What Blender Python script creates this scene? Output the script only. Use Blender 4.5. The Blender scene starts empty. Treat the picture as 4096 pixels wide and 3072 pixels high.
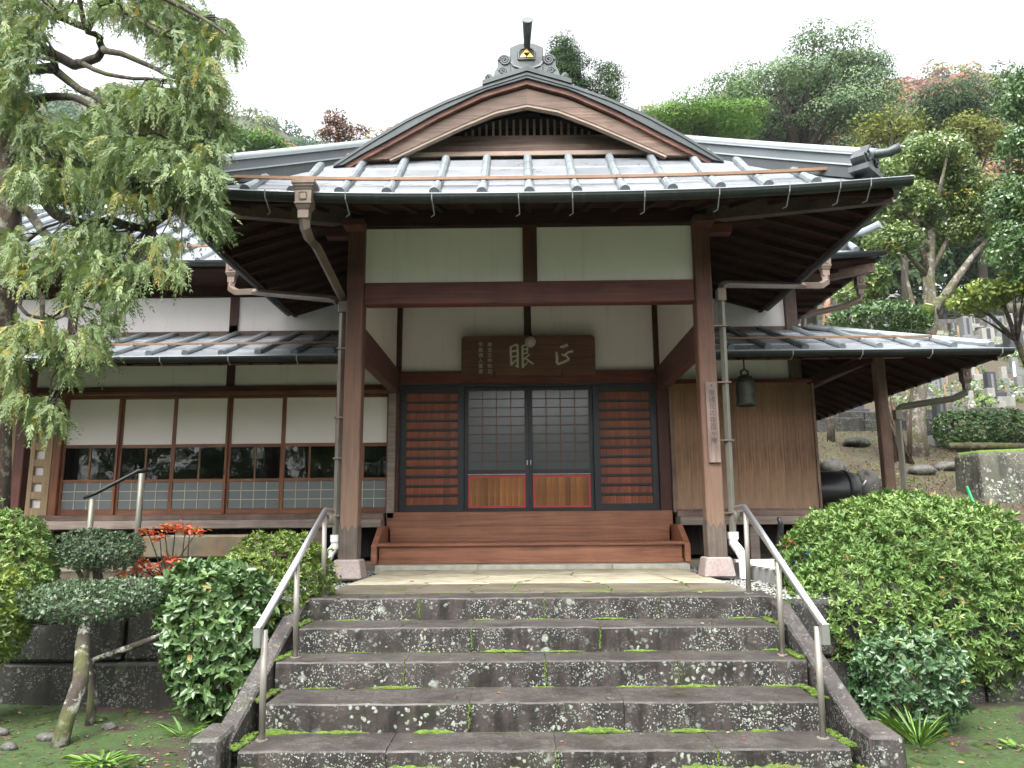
import bpy, bmesh, math, random
import numpy as np
from mathutils import Vector, Matrix

# ------------------------------------------------------------------ camera, sky, light, exposure
SC = bpy.context.scene
COL = SC.collection
R = math.radians
F_PX, PITCH, YAW, ROLL = 3103.37 / 4096, R(10.143), R(0.676), R(-0.4385)
CAM = np.array([-0.0933, -7.8446, 0.5367])
_fw = np.array([-math.sin(YAW) * math.cos(PITCH), math.cos(YAW) * math.cos(PITCH), math.sin(PITCH)])
_r = np.array([math.cos(YAW), math.sin(YAW), 0.0])
_u = np.cross(_r, _fw)
_rt = math.cos(ROLL) * _r + math.sin(ROLL) * _u
_up = -math.sin(ROLL) * _r + math.cos(ROLL) * _u
cd = bpy.data.cameras.new('camera')
cam = bpy.data.objects.new('camera', cd)
COL.objects.link(cam)
cd.sensor_fit = 'HORIZONTAL'
cd.sensor_width = 36.0
cd.lens = 36.0 * F_PX
cd.clip_start = 0.05
cd.clip_end = 3000
M = Matrix((( _rt[0], _up[0], -_fw[0], CAM[0]), (_rt[1], _up[1], -_fw[1], CAM[1]), (_rt[2], _up[2], -_fw[2], CAM[2]), (0, 0, 0, 1)))
cam.matrix_world = M
SC.camera = cam

SUN_EL, SUN_ROT = R(58), R(200)
world = bpy.data.worlds.new('World')
SC.world = world
world.use_nodes = True
wn, wl = world.node_tree.nodes, world.node_tree.links
wn.clear()
sky = wn.new('ShaderNodeTexSky')
sky.sky_type = 'NISHITA'
sky.sun_disc = False
sky.sun_elevation = SUN_EL
sky.sun_rotation = SUN_ROT
sky.air_density = 1.0
sky.dust_density = 6.0
sky.ozone_density = 1.0
hsv = wn.new('ShaderNodeHueSaturation')
hsv.inputs['Saturation'].default_value = 0.10
wl.new(sky.outputs[0], hsv.inputs['Color'])
bg = wn.new('ShaderNodeBackground')
bg.inputs['Strength'].default_value = 0.15
wo = wn.new('ShaderNodeOutputWorld')
wl.new(hsv.outputs[0], bg.inputs['Color'])
wl.new(bg.outputs[0], wo.inputs['Surface'])

sd = bpy.data.lights.new('sun', 'SUN')
sd.energy = 1.35
sd.angle = R(45)
sd.color = (1.0, 0.985, 0.96)
sun = bpy.data.objects.new('sun', sd)
COL.objects.link(sun)
# overcast: the brightest part of the sky is high above, a little behind the photographer
_sv = Vector((-0.22, -0.55, 1.0)).normalized()
sun.rotation_euler = _sv.to_track_quat('Z', 'Y').to_euler()
sky.sun_elevation = math.asin(_sv.z)
sky.sun_rotation = math.atan2(_sv.x, _sv.y)

SC.view_settings.view_transform = 'Standard'
SC.view_settings.look = 'None'
SC.view_settings.gamma = 1.0
SC.view_settings.exposure = 1.95
SC.view_settings.use_curve_mapping = False
SC.cycles.max_bounces = 6
SC.cycles.diffuse_bounces = 4
SC.cycles.glossy_bounces = 3
SC.cycles.transmission_bounces = 4
SC.cycles.transparent_max_bounces = 8
SC.cycles.volume_bounces = 1
SC.cycles.use_adaptive_sampling = True
SC.cycles.use_denoising = True
SC.cycles.sample_clamp_indirect = 6

random.seed(7)
RNG = np.random.default_rng(11)
PXS = 2212.0


def at(u, v, y=None, z=None, x=None):
    """a point of the place seen at (u, v) of the 2212 wide photograph, on a given plane"""
    d = _fw + _rt * (u - PXS / 2) / (F_PX * PXS) + _up * (PXS * 0.375 - v) / (F_PX * PXS)
    t = (y - CAM[1]) / d[1] if y is not None else (z - CAM[2]) / d[2] if z is not None else (x - CAM[0]) / d[0]
    return CAM + t * d


# ------------------------------------------------------------------ materials
def newmat(name):
    m = bpy.data.materials.new(name)
    m.use_nodes = True
    nt = m.node_tree
    nt.nodes.clear()
    out = nt.nodes.new('ShaderNodeOutputMaterial')
    p = nt.nodes.new('ShaderNodeBsdfPrincipled')
    nt.links.new(p.outputs[0], out.inputs['Surface'])
    return m, nt, p


class N:
    """small node-building helper"""
    def __init__(s, nt):
        s.nt = nt
        s.tc = None

    def node(s, t, **kw):
        n = s.nt.nodes.new(t)
        for k, v in kw.items():
            setattr(n, k, v)
        return n

    def link(s, a, b):
        s.nt.links.new(a, b)

    def coords(s, scale=(1, 1, 1), kind='Object'):
        if s.tc is None:
            s.tc = s.node('ShaderNodeTexCoord')
        m = s.node('ShaderNodeMapping')
        m.inputs['Scale'].default_value = scale
        s.link(s.tc.outputs[kind], m.inputs['Vector'])
        return m.outputs[0]

    def noise(s, vec, scale=5, detail=4, rough=0.55, dist=0.0):
        n = s.node('ShaderNodeTexNoise')
        n.inputs['Scale'].default_value = scale
        n.inputs['Detail'].default_value = detail
        n.inputs['Roughness'].default_value = rough
        n.inputs['Distortion'].default_value = dist
        s.link(vec, n.inputs['Vector'])
        return n.outputs['Fac']

    def voro(s, vec, scale=5, feature='F1', rnd=1.0):
        n = s.node('ShaderNodeTexVoronoi')
        n.feature = feature
        n.inputs['Scale'].default_value = scale
        n.inputs['Randomness'].default_value = rnd
        s.link(vec, n.inputs['Vector'])
        return n

    def ramp(s, fac, stops, interp='LINEAR'):
        n = s.node('ShaderNodeValToRGB')
        cr = n.color_ramp
        cr.interpolation = interp
        while len(cr.elements) < len(stops):
            cr.elements.new(0.5)
        for e, (pos, c) in zip(cr.elements, stops):
            e.position = pos
            e.color = (c, c, c, 1) if isinstance(c, (int, float)) else (*c, 1)
        s.link(fac, n.inputs['Fac'])
        return n.outputs['Color']

    def mix(s, fac, a, b, mode='MIX'):
        n = s.node('ShaderNodeMix', data_type='RGBA', blend_type=mode)
        for sock, val in ((n.inputs[0], fac), (n.inputs[6], a), (n.inputs[7], b)):
            if hasattr(val, 'links') or isinstance(val, bpy.types.NodeSocket):
                s.link(val, sock)
            elif isinstance(val, (int, float)):
                sock.default_value = val
            else:
                sock.default_value = (*val, 1)
        return n.outputs[2]

    def math(s, op, a, b=0.0, clamp=False):
        n = s.node('ShaderNodeMath', operation=op, use_clamp=clamp)
        for i, val in enumerate((a, b)):
            if isinstance(val, bpy.types.NodeSocket):
                s.link(val, n.inputs[i])
            else:
                n.inputs[i].default_value = val
        return n.outputs[0]

    def sep(s, vec):
        n = s.node('ShaderNodeSeparateXYZ')
        s.link(vec, n.inputs[0])
        return n.outputs

    def bump(s, p, h, strength=0.3, dist=0.01):
        n = s.node('ShaderNodeBump')
        n.inputs['Strength'].default_value = strength
        n.inputs['Distance'].default_value = dist
        s.link(h, n.inputs['Height'])
        s.link(n.outputs[0], p.inputs['Normal'])

    def rand(s):
        return s.node('ShaderNodeObjectInfo').outputs['Random']


def scl(c, k):
    return tuple(min(1, x * k) for x in c)


def wood(name, c_dark, c_light, axis='x', rough=0.55, fine=1.0, patch=0.5, spec=0.35, rnd=0.25, wash=None):
    """wood with its grain along one axis; wash = (colour, z_low, z_high) sun and rain bleaching low down"""
    m, nt, p = newmat(name)
    n = N(nt)
    s = {'x': (0.6, 14, 14), 'y': (14, 0.6, 14), 'z': (14, 14, 0.6)}[axis]
    g = n.noise(n.coords(tuple(q * fine for q in s)), 2.2, 6, 0.62, 1.2)
    big = n.noise(n.coords((1, 1, 1)), 2.3, 4, 0.6)
    col = n.ramp(g, [(0.3, c_dark), (0.72, c_light)])
    dk = n.ramp(big, [(0.35, 1.0 - patch), (0.65, 1.0)])
    col = n.mix(1.0, col, dk, 'MULTIPLY')
    ck = n.noise(n.coords(tuple(q * (2.6 if q > 1 else .5) for q in s)), 3.1, 3, 0.5)
    col = n.mix(n.ramp(ck, [(0.30, 0.75), (0.36, 0.0)]), col, scl(c_dark, 0.45))
    rv = n.ramp(n.rand(), [(0.0, 1.0 - rnd), (1.0, 1.0)])
    col = n.mix(1.0, col, rv, 'MULTIPLY')
    if wash:
        wc, z0, z1 = wash
        z = n.sep(n.coords())[2]
        zz = n.math('ADD', z, n.math('MULTIPLY', n.math('SUBTRACT', g, 0.5), 0.9))
        f = n.node('ShaderNodeMapRange')
        f.inputs['From Min'].default_value = z1
        f.inputs['From Max'].default_value = z0
        f.inputs['To Min'].default_value = 0
        f.inputs['To Max'].default_value = 0.85
        n.link(zz, f.inputs['Value'])
        wcol = n.ramp(g, [(0.3, scl(wc, 0.62)), (0.7, wc)])
        col = n.mix(f.outputs[0], col, wcol)
    n.link(col, p.inputs['Base Color'])
    p.inputs['Roughness'].default_value = rough
    p.inputs['Specular IOR Level'].default_value = spec
    n.bump(p, g, 0.25, 0.004)
    return m


def plain(name, c, rough=0.6, metal=0.0, var=0.15, scale=6, bump=0.0, spec=0.5, dirt=None):
    m, nt, p = newmat(name)
    n = N(nt)
    f = n.noise(n.coords(), scale, 5, 0.6)
    col = n.ramp(f, [(0.3, scl(c, 1 - var)), (0.7, scl(c, 1 + var))])
    if dirt:
        d = n.noise(n.coords((1, 1, 0.35)), 3.1, 6, 0.65)
        col = n.mix(n.ramp(d, [(0.5, 0.0), (0.75, 0.8)]), col, dirt)
    n.link(col, p.inputs['Base Color'])
    p.inputs['Roughness'].default_value = rough
    p.inputs['Metallic'].default_value = metal
    p.inputs['Specular IOR Level'].default_value = spec
    if bump:
        n.bump(p, n.noise(n.coords(), scale * 6, 4, 0.6), bump, 0.01)
    return m


MAT = {}
MAT['beam_red'] = wood('red brown porch wood', (0.07, 0.018, 0.012), (0.22, 0.058, 0.037), 'x', 0.5, patch=0.35)
MAT['beam_red_y'] = wood('red brown porch wood deep', (0.06, 0.02, 0.014), (0.16, 0.055, 0.037), 'y', 0.55, patch=0.35)
MAT['beam_red_z'] = wood('red brown upright wood', (0.05, 0.016, 0.011), (0.14, 0.045, 0.03), 'z', 0.55, patch=0.35)
MAT['post'] = wood('porch post wood', (0.07, 0.026, 0.018), (0.18, 0.075, 0.05), 'z', 0.55, patch=0.4, rnd=0.05, wash=((0.225, 0.15, 0.105), 0.3, 2.9))
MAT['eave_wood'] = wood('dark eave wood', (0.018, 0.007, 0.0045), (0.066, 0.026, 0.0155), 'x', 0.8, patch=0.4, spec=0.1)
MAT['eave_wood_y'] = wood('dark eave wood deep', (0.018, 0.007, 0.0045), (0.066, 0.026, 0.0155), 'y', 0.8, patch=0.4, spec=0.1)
MAT['hafu'] = wood('weathered bargeboard wood', (0.09, 0.055, 0.04), (0.25, 0.165, 0.125), 'x', 0.65, patch=0.35)
MAT['hafu_pale'] = wood('pale planed edge wood', (0.3, 0.22, 0.17), (0.45, 0.35, 0.28), 'x', 0.65, patch=0.25)
MAT['gable_wood'] = wood('gable beam wood', (0.1, 0.065, 0.05), (0.24, 0.165, 0.13), 'x', 0.65, patch=0.4)
MAT['gable_wood_z'] = wood('gable lattice wood', (0.16, 0.105, 0.08), (0.34, 0.24, 0.18), 'z', 0.65, patch=0.35)
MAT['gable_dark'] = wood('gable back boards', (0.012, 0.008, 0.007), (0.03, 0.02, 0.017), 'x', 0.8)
MAT['frame_wood'] = wood('window frame wood', (0.15, 0.055, 0.026), (0.38, 0.15, 0.072), 'z', 0.45, patch=0.3, rnd=0.15)
MAT['frame_wood_x'] = wood('window rail wood', (0.14, 0.055, 0.028), (0.36, 0.15, 0.078), 'x', 0.45, patch=0.3, rnd=0.15)
MAT['sill'] = wood('weathered sill wood', (0.2, 0.155, 0.13), (0.38, 0.31, 0.265), 'x', 0.7, patch=0.3)
MAT['panel'] = wood('brown storm board', (0.17, 0.085, 0.045), (0.37, 0.205, 0.112), 'z', 0.6, patch=0.35, rnd=0.25, wash=((0.36, 0.255, 0.17), 0.35, 1.25))
MAT['step_wood'] = wood('polished red brown step wood', (0.2, 0.074, 0.04), (0.43, 0.19, 0.108), 'x', 0.38, fine=0.55, patch=0.2, spec=0.5, rnd=0.15)
MAT['door_board'] = wood('red brown door board', (0.17, 0.042, 0.02), (0.44, 0.13, 0.058), 'z', 0.42, fine=1.6, patch=0.2, rnd=0.45)
MAT['door_orange'] = wood('orange varnished door board', (0.19, 0.06, 0.016), (0.68, 0.29, 0.08), 'z', 0.38, fine=1.3, patch=0.35, rnd=0.5)
MAT['lattice_pale'] = wood('pale new lattice wood', (0.36, 0.24, 0.13), (0.55, 0.4, 0.24), 'z', 0.6, patch=0.2)
MAT['black_lacquer'] = plain('black door lacquer', (0.014, 0.016, 0.022), 0.4, var=0.3, spec=0.45)
MAT['muntin_red'] = plain('red brown muntin', (0.12, 0.035, 0.024), 0.5)
MAT['red_paint'] = plain('red door edge paint', (0.42, 0.035, 0.035), 0.45)
MAT['muntin_pale'] = plain('pale muntin', (0.5, 0.46, 0.37), 0.6)
MAT['plaster'] = plain('white wall plaster', (0.80, 0.785, 0.765), 0.85, var=0.025, scale=1.4, bump=0.04, spec=0.2)


def plaster_mat():
    m, nt, p = newmat('stained white plaster')
    n = N(nt)
    c = (0.84, 0.785, 0.79)
    v = n.coords()
    col = n.ramp(n.noise(v, 1.3, 5, 0.6), [(0.3, scl(c, 0.93)), (0.7, scl(c, 1.02))])
    run = n.noise(n.coords((7, 7, 0.5)), 1.6, 5, 0.6)
    col = n.mix(n.ramp(run, [(0.56, 0.0), (0.75, 0.28)]), col, (0.5, 0.47, 0.42))
    spot = n.noise(v, 11, 6, 0.7)
    col = n.mix(n.ramp(spot, [(0.66, 0.0), (0.74, 0.35)]), col, (0.42, 0.38, 0.33))
    n.link(col, p.inputs['Base Color'])
    p.inputs['Roughness'].default_value = .85
    p.inputs['Specular IOR Level'].default_value = .2
    n.bump(p, n.noise(v, 24, 6, 0.65), .12, .01)
    return m


MAT['plaster'] = plaster_mat()
MAT['paper'] = plain('off white panel board', (0.80, 0.755, 0.735), 0.8, var=0.03, scale=2)
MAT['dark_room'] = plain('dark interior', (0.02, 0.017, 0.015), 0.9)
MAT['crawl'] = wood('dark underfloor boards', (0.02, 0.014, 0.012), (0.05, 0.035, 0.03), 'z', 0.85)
MAT['pvc'] = plain('white plastic pipe', (0.74, 0.75, 0.74), 0.35, var=0.04)
MAT['downpipe'] = plain('brown copper downpipe', (0.155, 0.115, 0.09), 0.42, metal=0.35, var=0.2, scale=3, dirt=(0.2, 0.2, 0.165))
MAT['downpipe_grey'] = plain('olive grey painted downpipe', (0.15, 0.143, 0.115), 0.45, metal=0.2, var=0.15, scale=3)
MAT['steel'] = plain('brushed stainless steel', (0.62, 0.62, 0.63), 0.32, metal=0.95, var=0.05, scale=20)
MAT['steel_post'] = plain('dull grey steel post', (0.27, 0.25, 0.22), 0.42, metal=0.5, var=0.12, scale=5)
MAT['gold'] = plain('gold leaf', (0.85, 0.58, 0.14), 0.3, metal=0.75, var=0.08)
MAT['tarn'] = plain('weathered bronze ornament', (0.06, 0.067, 0.07), 0.5, metal=0.3, var=0.35, scale=9, dirt=(0.075, 0.11, 0.105))
MAT['bronze_bell'] = plain('green bronze bell', (0.05, 0.055, 0.042), 0.5, metal=0.5, var=0.35, scale=12, dirt=(0.075, 0.05, 0.03))
MAT['white_metal'] = plain('pale galvanised hook', (0.36, 0.37, 0.38), 0.4, metal=0.5)
MAT['copper_bar'] = plain('copper snow bar', (0.17, 0.095, 0.052), 0.5, metal=0.3, var=0.2, scale=4)
MAT['iron'] = plain('black iron', (0.02, 0.02, 0.02), 0.5, metal=0.5)


def roof_mat(name, c, verdi, rough=0.32):
    m, nt, p = newmat(name)
    n = N(nt)
    f = n.noise(n.coords(), 1.7, 5, 0.6)
    col = n.ramp(f, [(0.3, scl(c, 0.9)), (0.7, scl(c, 1.08))])
    st = n.noise(n.coords((9, 0.7, 0.7)), 2.0, 5, 0.6)
    col = n.mix(n.ramp(st, [(0.5, 0.0), (0.72, 0.4)]), col, verdi)
    col = n.mix(1.0, col, n.ramp(n.rand(), [(0.0, 0.82), (1.0, 1.1)]), 'MULTIPLY')
    n.link(col, p.inputs['Base Color'])
    p.inputs['Metallic'].default_value = 0.4
    n.link(n.ramp(n.noise(n.coords(), 4, 4), [(0.3, rough - 0.07), (0.7, rough + 0.12)]), p.inputs['Roughness'])
    return m


MAT['roof'] = roof_mat('aged copper roof sheet', (0.255, 0.272, 0.295), (0.21, 0.23, 0.245))
MAT['batten'] = roof_mat('aged copper roof batten', (0.23, 0.262, 0.28), (0.18, 0.215, 0.225), 0.4)
MAT['ridge'] = roof_mat('aged copper ridge', (0.125, 0.14, 0.15), (0.11, 0.14, 0.14), 0.45)
MAT['ridge_cap'] = roof_mat('pale copper ridge cap', (0.25, 0.28, 0.29), (0.2, 0.24, 0.25), 0.42)
MAT['gutter'] = roof_mat('dark copper gutter', (0.024, 0.029, 0.03), (0.055, 0.07, 0.066), 0.5)
MAT['verge'] = roof_mat('slate coloured copper verge', (0.05, 0.058, 0.06), (0.07, 0.095, 0.095), 0.5)


def glass_mat(name, tint, rough, body):
    """pane: fresnel reflection over a tinted body (body 0 = clear, 1 = frosted)"""
    m, nt, p = newmat(name)
    n = N(nt)
    out = [q for q in nt.nodes if q.type == 'OUTPUT_MATERIAL'][0]
    tr = n.node('ShaderNodeBsdfTransparent')
    tr.inputs[0].default_value = (*tint, 1)
    p.inputs['Base Color'].default_value = (*tint, 1)
    p.inputs['Roughness'].default_value = 0.7
    p.inputs['Specular IOR Level'].default_value = 0
    mx = n.node('ShaderNodeMixShader')
    mx.inputs[0].default_value = body
    n.link(tr.outputs[0], mx.inputs[1])
    n.link(p.outputs[0], mx.inputs[2])
    gl = n.node('ShaderNodeBsdfGlossy')
    gl.inputs['Roughness'].default_value = rough
    lw = n.node('ShaderNodeFresnel')
    lw.inputs['IOR'].default_value = 1.5
    wob = n.node('ShaderNodeBump')
    wob.inputs['Strength'].default_value = 0.06
    wob.inputs['Distance'].default_value = 0.02
    n.link(n.noise(n.coords((1, 1, 1)), 5, 2), wob.inputs['Height'])
    n.link(wob.outputs[0], gl.inputs['Normal'])
    m2 = n.node('ShaderNodeMixShader')
    n.link(n.math('MULTIPLY', lw.outputs[0], 1.6, True), m2.inputs[0])
    n.link(mx.outputs[0], m2.inputs[1])
    n.link(gl.outputs[0], m2.inputs[2])
    n.link(m2.outputs[0], out.inputs['Surface'])
    return m


MAT['glass_dark'] = glass_mat('clear window glass', (0.55, 0.58, 0.58), 0.03, 0.0)
MAT['glass_frost'] = glass_mat('frosted window glass', (0.18, 0.205, 0.215), 0.22, 0.9)
MAT['glass_door'] = glass_mat('patterned door glass', (0.085, 0.105, 0.115), 0.16, 0.85)


# ------------------------------------------------------------------ geometry helpers
class MB:
    def __init__(s):
        s.v, s.f = [], []

    def add(s, vs, fs):
        o = len(s.v)
        s.v += [tuple(float(q) for q in p) for p in vs]
        s.f += [tuple(i + o for i in f) for f in fs]
        return s

    def box(s, x0, x1, y0, y1, z0, z1):
        x0, x1 = sorted((x0, x1)); y0, y1 = sorted((y0, y1)); z0, z1 = sorted((z0, z1))
        return s.hexa([(x0, y0, z0), (x1, y0, z0), (x1, y1, z0), (x0, y1, z0), (x0, y0, z1), (x1, y0, z1), (x1, y1, z1), (x0, y1, z1)])

    def hexa(s, p):
        return s.add(p, [(0, 3, 2, 1), (4, 5, 6, 7), (0, 1, 5, 4), (1, 2, 6, 5), (2, 3, 7, 6), (3, 0, 4, 7)])

    def prism(s, poly, a, b, axis='y'):
        """polygon (p, q) extruded from a to b along the axis; axis y: (x, z), x: (y, z), z: (x, y)"""
        def mk(p, t):
            return {'y': (p[0], t, p[1]), 'x': (t, p[0], p[1]), 'z': (p[0], p[1], t)}[axis]
        k = len(poly)
        vs = [mk(p, a) for p in poly] + [mk(p, b) for p in poly]
        fs = [tuple(range(k))[::-1], tuple(range(k, 2 * k))] + [(i, (i + 1) % k, (i + 1) % k + k, i + k) for i in range(k)]
        return s.add(vs, fs)

    def band(s, top, bot, a, b):
        """a strip between two curves of (x, z) points, extruded along y from a to b"""
        k = len(top)
        vs = [(p[0], a, p[1]) for p in top] + [(p[0], a, p[1]) for p in bot] + [(p[0], b, p[1]) for p in top] + [(p[0], b, p[1]) for p in bot]
        fs = []
        for i in range(k - 1):
            fs += [(i, i + 1, k + i + 1, k + i), (2 * k + i + 1, 2 * k + i, 3 * k + i, 3 * k + i + 1), (i + 1, i, 2 * k + i, 2 * k + i + 1), (k + i, k + i + 1, 3 * k + i + 1, 3 * k + i)]
        fs += [(0, k, 3 * k, 2 * k), (k - 1, 3 * k - 1, 4 * k - 1, 2 * k - 1)]
        return s.add(vs, fs)

    def tube(s, pts, r, n=8, cap=True, flat=1.0):
        pts = [Vector(tuple(float(c) for c in p)) for p in pts]
        k = len(pts)
        rs = [r] * k if isinstance(r, (int, float)) else list(r)
        o = len(s.v)
        ref = Vector((0, 0, 1))
        d0 = (pts[1] - pts[0]).normalized()
        if abs(d0.z) > 0.9:
            ref = Vector((0, 1, 0))
        for i, p in enumerate(pts):
            d = (pts[min(i + 1, k - 1)] - pts[max(i - 1, 0)]).normalized()
            a = d.cross(ref)
            if a.length < 1e-4:
                a = d.cross(Vector((1, 0, 0)))
            a.normalize()
            b = a.cross(d).normalized()
            ref = b
            for j in range(n):
                t = 2 * math.pi * j / n
                q = p + a * (math.cos(t) * rs[i] * flat) + b * (math.sin(t) * rs[i])
                s.v.append(tuple(q))
        for i in range(k - 1):
            for j in range(n):
                s.f.append((o + i * n + j, o + i * n + (j + 1) % n, o + (i + 1) * n + (j + 1) % n, o + (i + 1) * n + j))
        if cap:
            s.f.append(tuple(o + j for j in range(n))[::-1])
            s.f.append(tuple(o + (k - 1) * n + j for j in range(n)))
        return s

    def lathe(s, prof, c, n=20):
        o = len(s.v)
        for r, z in prof:
            for j in range(n):
                t = 2 * math.pi * j / n
                s.v.append((c[0] + r * math.cos(t), c[1] + r * math.sin(t), c[2] + z))
        for i in range(len(prof) - 1):
            for j in range(n):
                s.f.append((o + i * n + j, o + i * n + (j + 1) % n, o + (i + 1) * n + (j + 1) % n, o + (i + 1) * n + j))
        return s

    def rock(s, c, r, seed=0, n=10, m=6, rough=0.25):
        rg = random.Random(seed)
        o = len(s.v)
        ph = [rg.uniform(0, 6.28) for _ in range(6)]
        for i in range(m + 1):
            el = -math.pi / 2 + math.pi * i / m
            for j in range(n):
                az = 2 * math.pi * j / n
                k = 1 + rough * (math.sin(2 * az + ph[0]) * math.cos(el * 2 + ph[1]) + 0.6 * math.sin(3 * az + ph[2] + el) + rg.uniform(-.35, .35))
                s.v.append((c[0] + r[0] * k * math.cos(az) * math.cos(el), c[1] + r[1] * k * math.sin(az) * math.cos(el), c[2] + r[2] * k * math.sin(el)))
        for i in range(m):
            for j in range(n):
                s.f.append((o + i * n + j, o + i * n + (j + 1) % n, o + (i + 1) * n + (j + 1) % n, o + (i + 1) * n + j))
        return s

    def mesh(s, name, mat, bevel=0.0, smooth=False, origin=(0, 0, 0), seg=1):
        me = bpy.data.meshes.new(name)
        ox = Vector(origin)
        me.from_pydata([tuple(Vector(p) - ox) for p in s.v], [], s.f)
        if bevel:
            bm = bmesh.new()
            bm.from_mesh(me)
            bmesh.ops.remove_doubles(bm, verts=bm.verts, dist=1e-5)
            es = [e for e in bm.edges if len(e.link_faces) == 2 and e.calc_face_angle(0) > 0.5]
            bmesh.ops.bevel(bm, geom=es, offset=bevel, segments=seg, affect='EDGES', profile=0.6)
            bmesh.ops.recalc_face_normals(bm, faces=bm.faces)
            bm.to_mesh(me)
            bm.free()
        else:
            bm = bmesh.new()
            bm.from_mesh(me)
            bmesh.ops.recalc_face_normals(bm, faces=bm.faces)
            bm.to_mesh(me)
            bm.free()
        if smooth:
            me.polygons.foreach_set('use_smooth', [True] * len(me.polygons))
        me.materials.append(MAT[mat] if isinstance(mat, str) else mat)
        return me

    def build(s, name, mat, parent=None, bevel=0.0, smooth=False, origin=None, seg=1):
        """as a part: mesh in place coordinates under its thing; as a thing: origin is its base point"""
        me = s.mesh(name, mat, bevel, smooth, origin or (0, 0, 0), seg)
        return link(name, me, parent, origin)


def link(name, me, parent=None, origin=None):
    o = bpy.data.objects.new(name, me)
    COL.objects.link(o)
    if parent is not None:
        o.parent = parent
        if parent.parent is None:
            o.location = -parent.location
    elif origin is not None:
        o.location = origin
    return o


def dup(o, off=(0, 0, 0), parent=None):
    c = o.copy()
    COL.objects.link(c)
    c.location = o.location + Vector(off)
    c.parent = parent if parent is not None else o.parent
    return c


def tag(o, label=None, cat=None, group=None, kind=None):
    if label: o['label'] = label
    if cat: o['category'] = cat
    if group: o['group'] = group
    if kind: o['kind'] = kind
    return o


def thing(name, loc, label, cat, group=None):
    o = bpy.data.objects.new(name, None)
    COL.objects.link(o)
    o.location = loc
    o.empty_display_size = 0.2
    return tag(o, label, cat, group)


def B(*a):
    return MB().box(*a)
# ------------------------------------------------------------------ the temple building
YW = 2.73
T = thing('temple_hall', (0, YW, 0), 'wooden temple hall with copper roofs, white plaster walls and a gabled entrance porch', 'temple')
WX = -11.0                                   # how far the left wing runs

# --- porch posts on stone feet
for sx in (-1, 1):
    x0, x1 = (-1.92, -1.74) if sx < 0 else (1.74, 1.92)
    p = B(x0, x1, 0.0, 0.18, 0.19, 3.72).build('pillar', 'post', T, 0.014)
    c = MB()
    yy, top = -0.004, 0.55
    pts = [(x0 - .004, 0.19), (x1 + .004, 0.19), (x1 + .004, top - .03), (x1 - .02, top - .06), (x1 - .05, top - .02), (x1 - .09, top - .09), (x0 + .06, top - .03), (x0 + .03, top - .07), (x0 - .004, top)]
    c.prism(pts, yy, yy + 0.19, 'y')
    c.build('base_cover', wood('base cover wood %d' % sx, (0.1, 0.075, 0.06), (0.2, 0.16, 0.13), 'z', 0.6), p)
    f = MB()
    cx = (x0 + x1) / 2
    f.hexa([(cx - .155, -.07, 0), (cx + .155, -.07, 0), (cx + .155, .25, 0), (cx - .155, .25, 0), (cx - .125, -.04, .19), (cx + .125, -.04, .19), (cx + .125, .22, .19), (cx - .125, .22, .19)])
    f.build('footing_stone', plain('pinkish granite %d' % sx, (0.27, 0.225, 0.21), 0.75, var=0.25, scale=40, bump=0.25, dirt=(0.27, 0.15, 0.135)), T, 0.012)

# --- porch front beams and plaster
B(-1.74, 1.74, 0.015, 0.165, 2.806, 3.045).build('main_beam', 'beam_red', T, 0.012)
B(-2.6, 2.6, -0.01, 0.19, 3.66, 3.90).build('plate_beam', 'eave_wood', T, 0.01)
B(-0.06, 0.09, 0.02, 0.16, 3.045, 3.66).build('short_post', 'beam_red_z', T, 0.008)
B(-1.74, -0.06, 0.07, 0.11, 3.045, 3.66).build('plaster_panel', 'plaster', T)
B(0.09, 1.74, 0.07, 0.11, 3.045, 3.66).build('plaster_panel', 'plaster', T)
for sx in (-1, 1):
    # little bracket blocks on the post heads
    xb = sx * 1.83
    B(xb - .11, xb + .11, -.2, -.01, 3.60, 3.68).build('bracket_block', 'beam_red_y', T, 0.01)
    B(xb + sx * .09, xb + sx * .34, .02, .15, 3.56, 3.66).build('bracket_block', 'beam_red', T, 0.01)
    # side walls of the porch: beam, plaster, slim batten
    B(xb - .065, xb + .065, .18, 2.62, 2.30, 2.62).build('side_beam', 'beam_red_y', T, 0.01)
    B(xb - .02, xb + .02, .18, 2.62, 2.62, 3.70).build('plaster_panel', 'plaster', T)
    B(xb - .1, xb + .1, .19, 2.62, 3.70, 3.90).build('side_plate', 'eave_wood_y', T)
    B(xb - .08, xb + .08, 2.62, 2.80, 0.40, 3.75).build('pillar', 'beam_red_z', T, 0.01)
    B(xb - sx * .095, xb - sx * .08, 2.60, 2.64, 2.60, 3.75).build('corner_batten', 'beam_red_z', T)
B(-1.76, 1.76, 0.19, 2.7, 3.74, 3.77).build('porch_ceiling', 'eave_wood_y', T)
B(-1.75, 1.75, 2.64, 2.82, 2.425, 2.60).build('transom_beam', 'beam_red', T, 0.01)
B(-1.75, 1.75, 2.72, 2.76, 2.60, 3.74).build('plaster_panel', 'plaster', T)
B(-.045, .055, 2.69, 2.72, 2.60, 3.74).build('short_post', 'beam_red_z', T)

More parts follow.
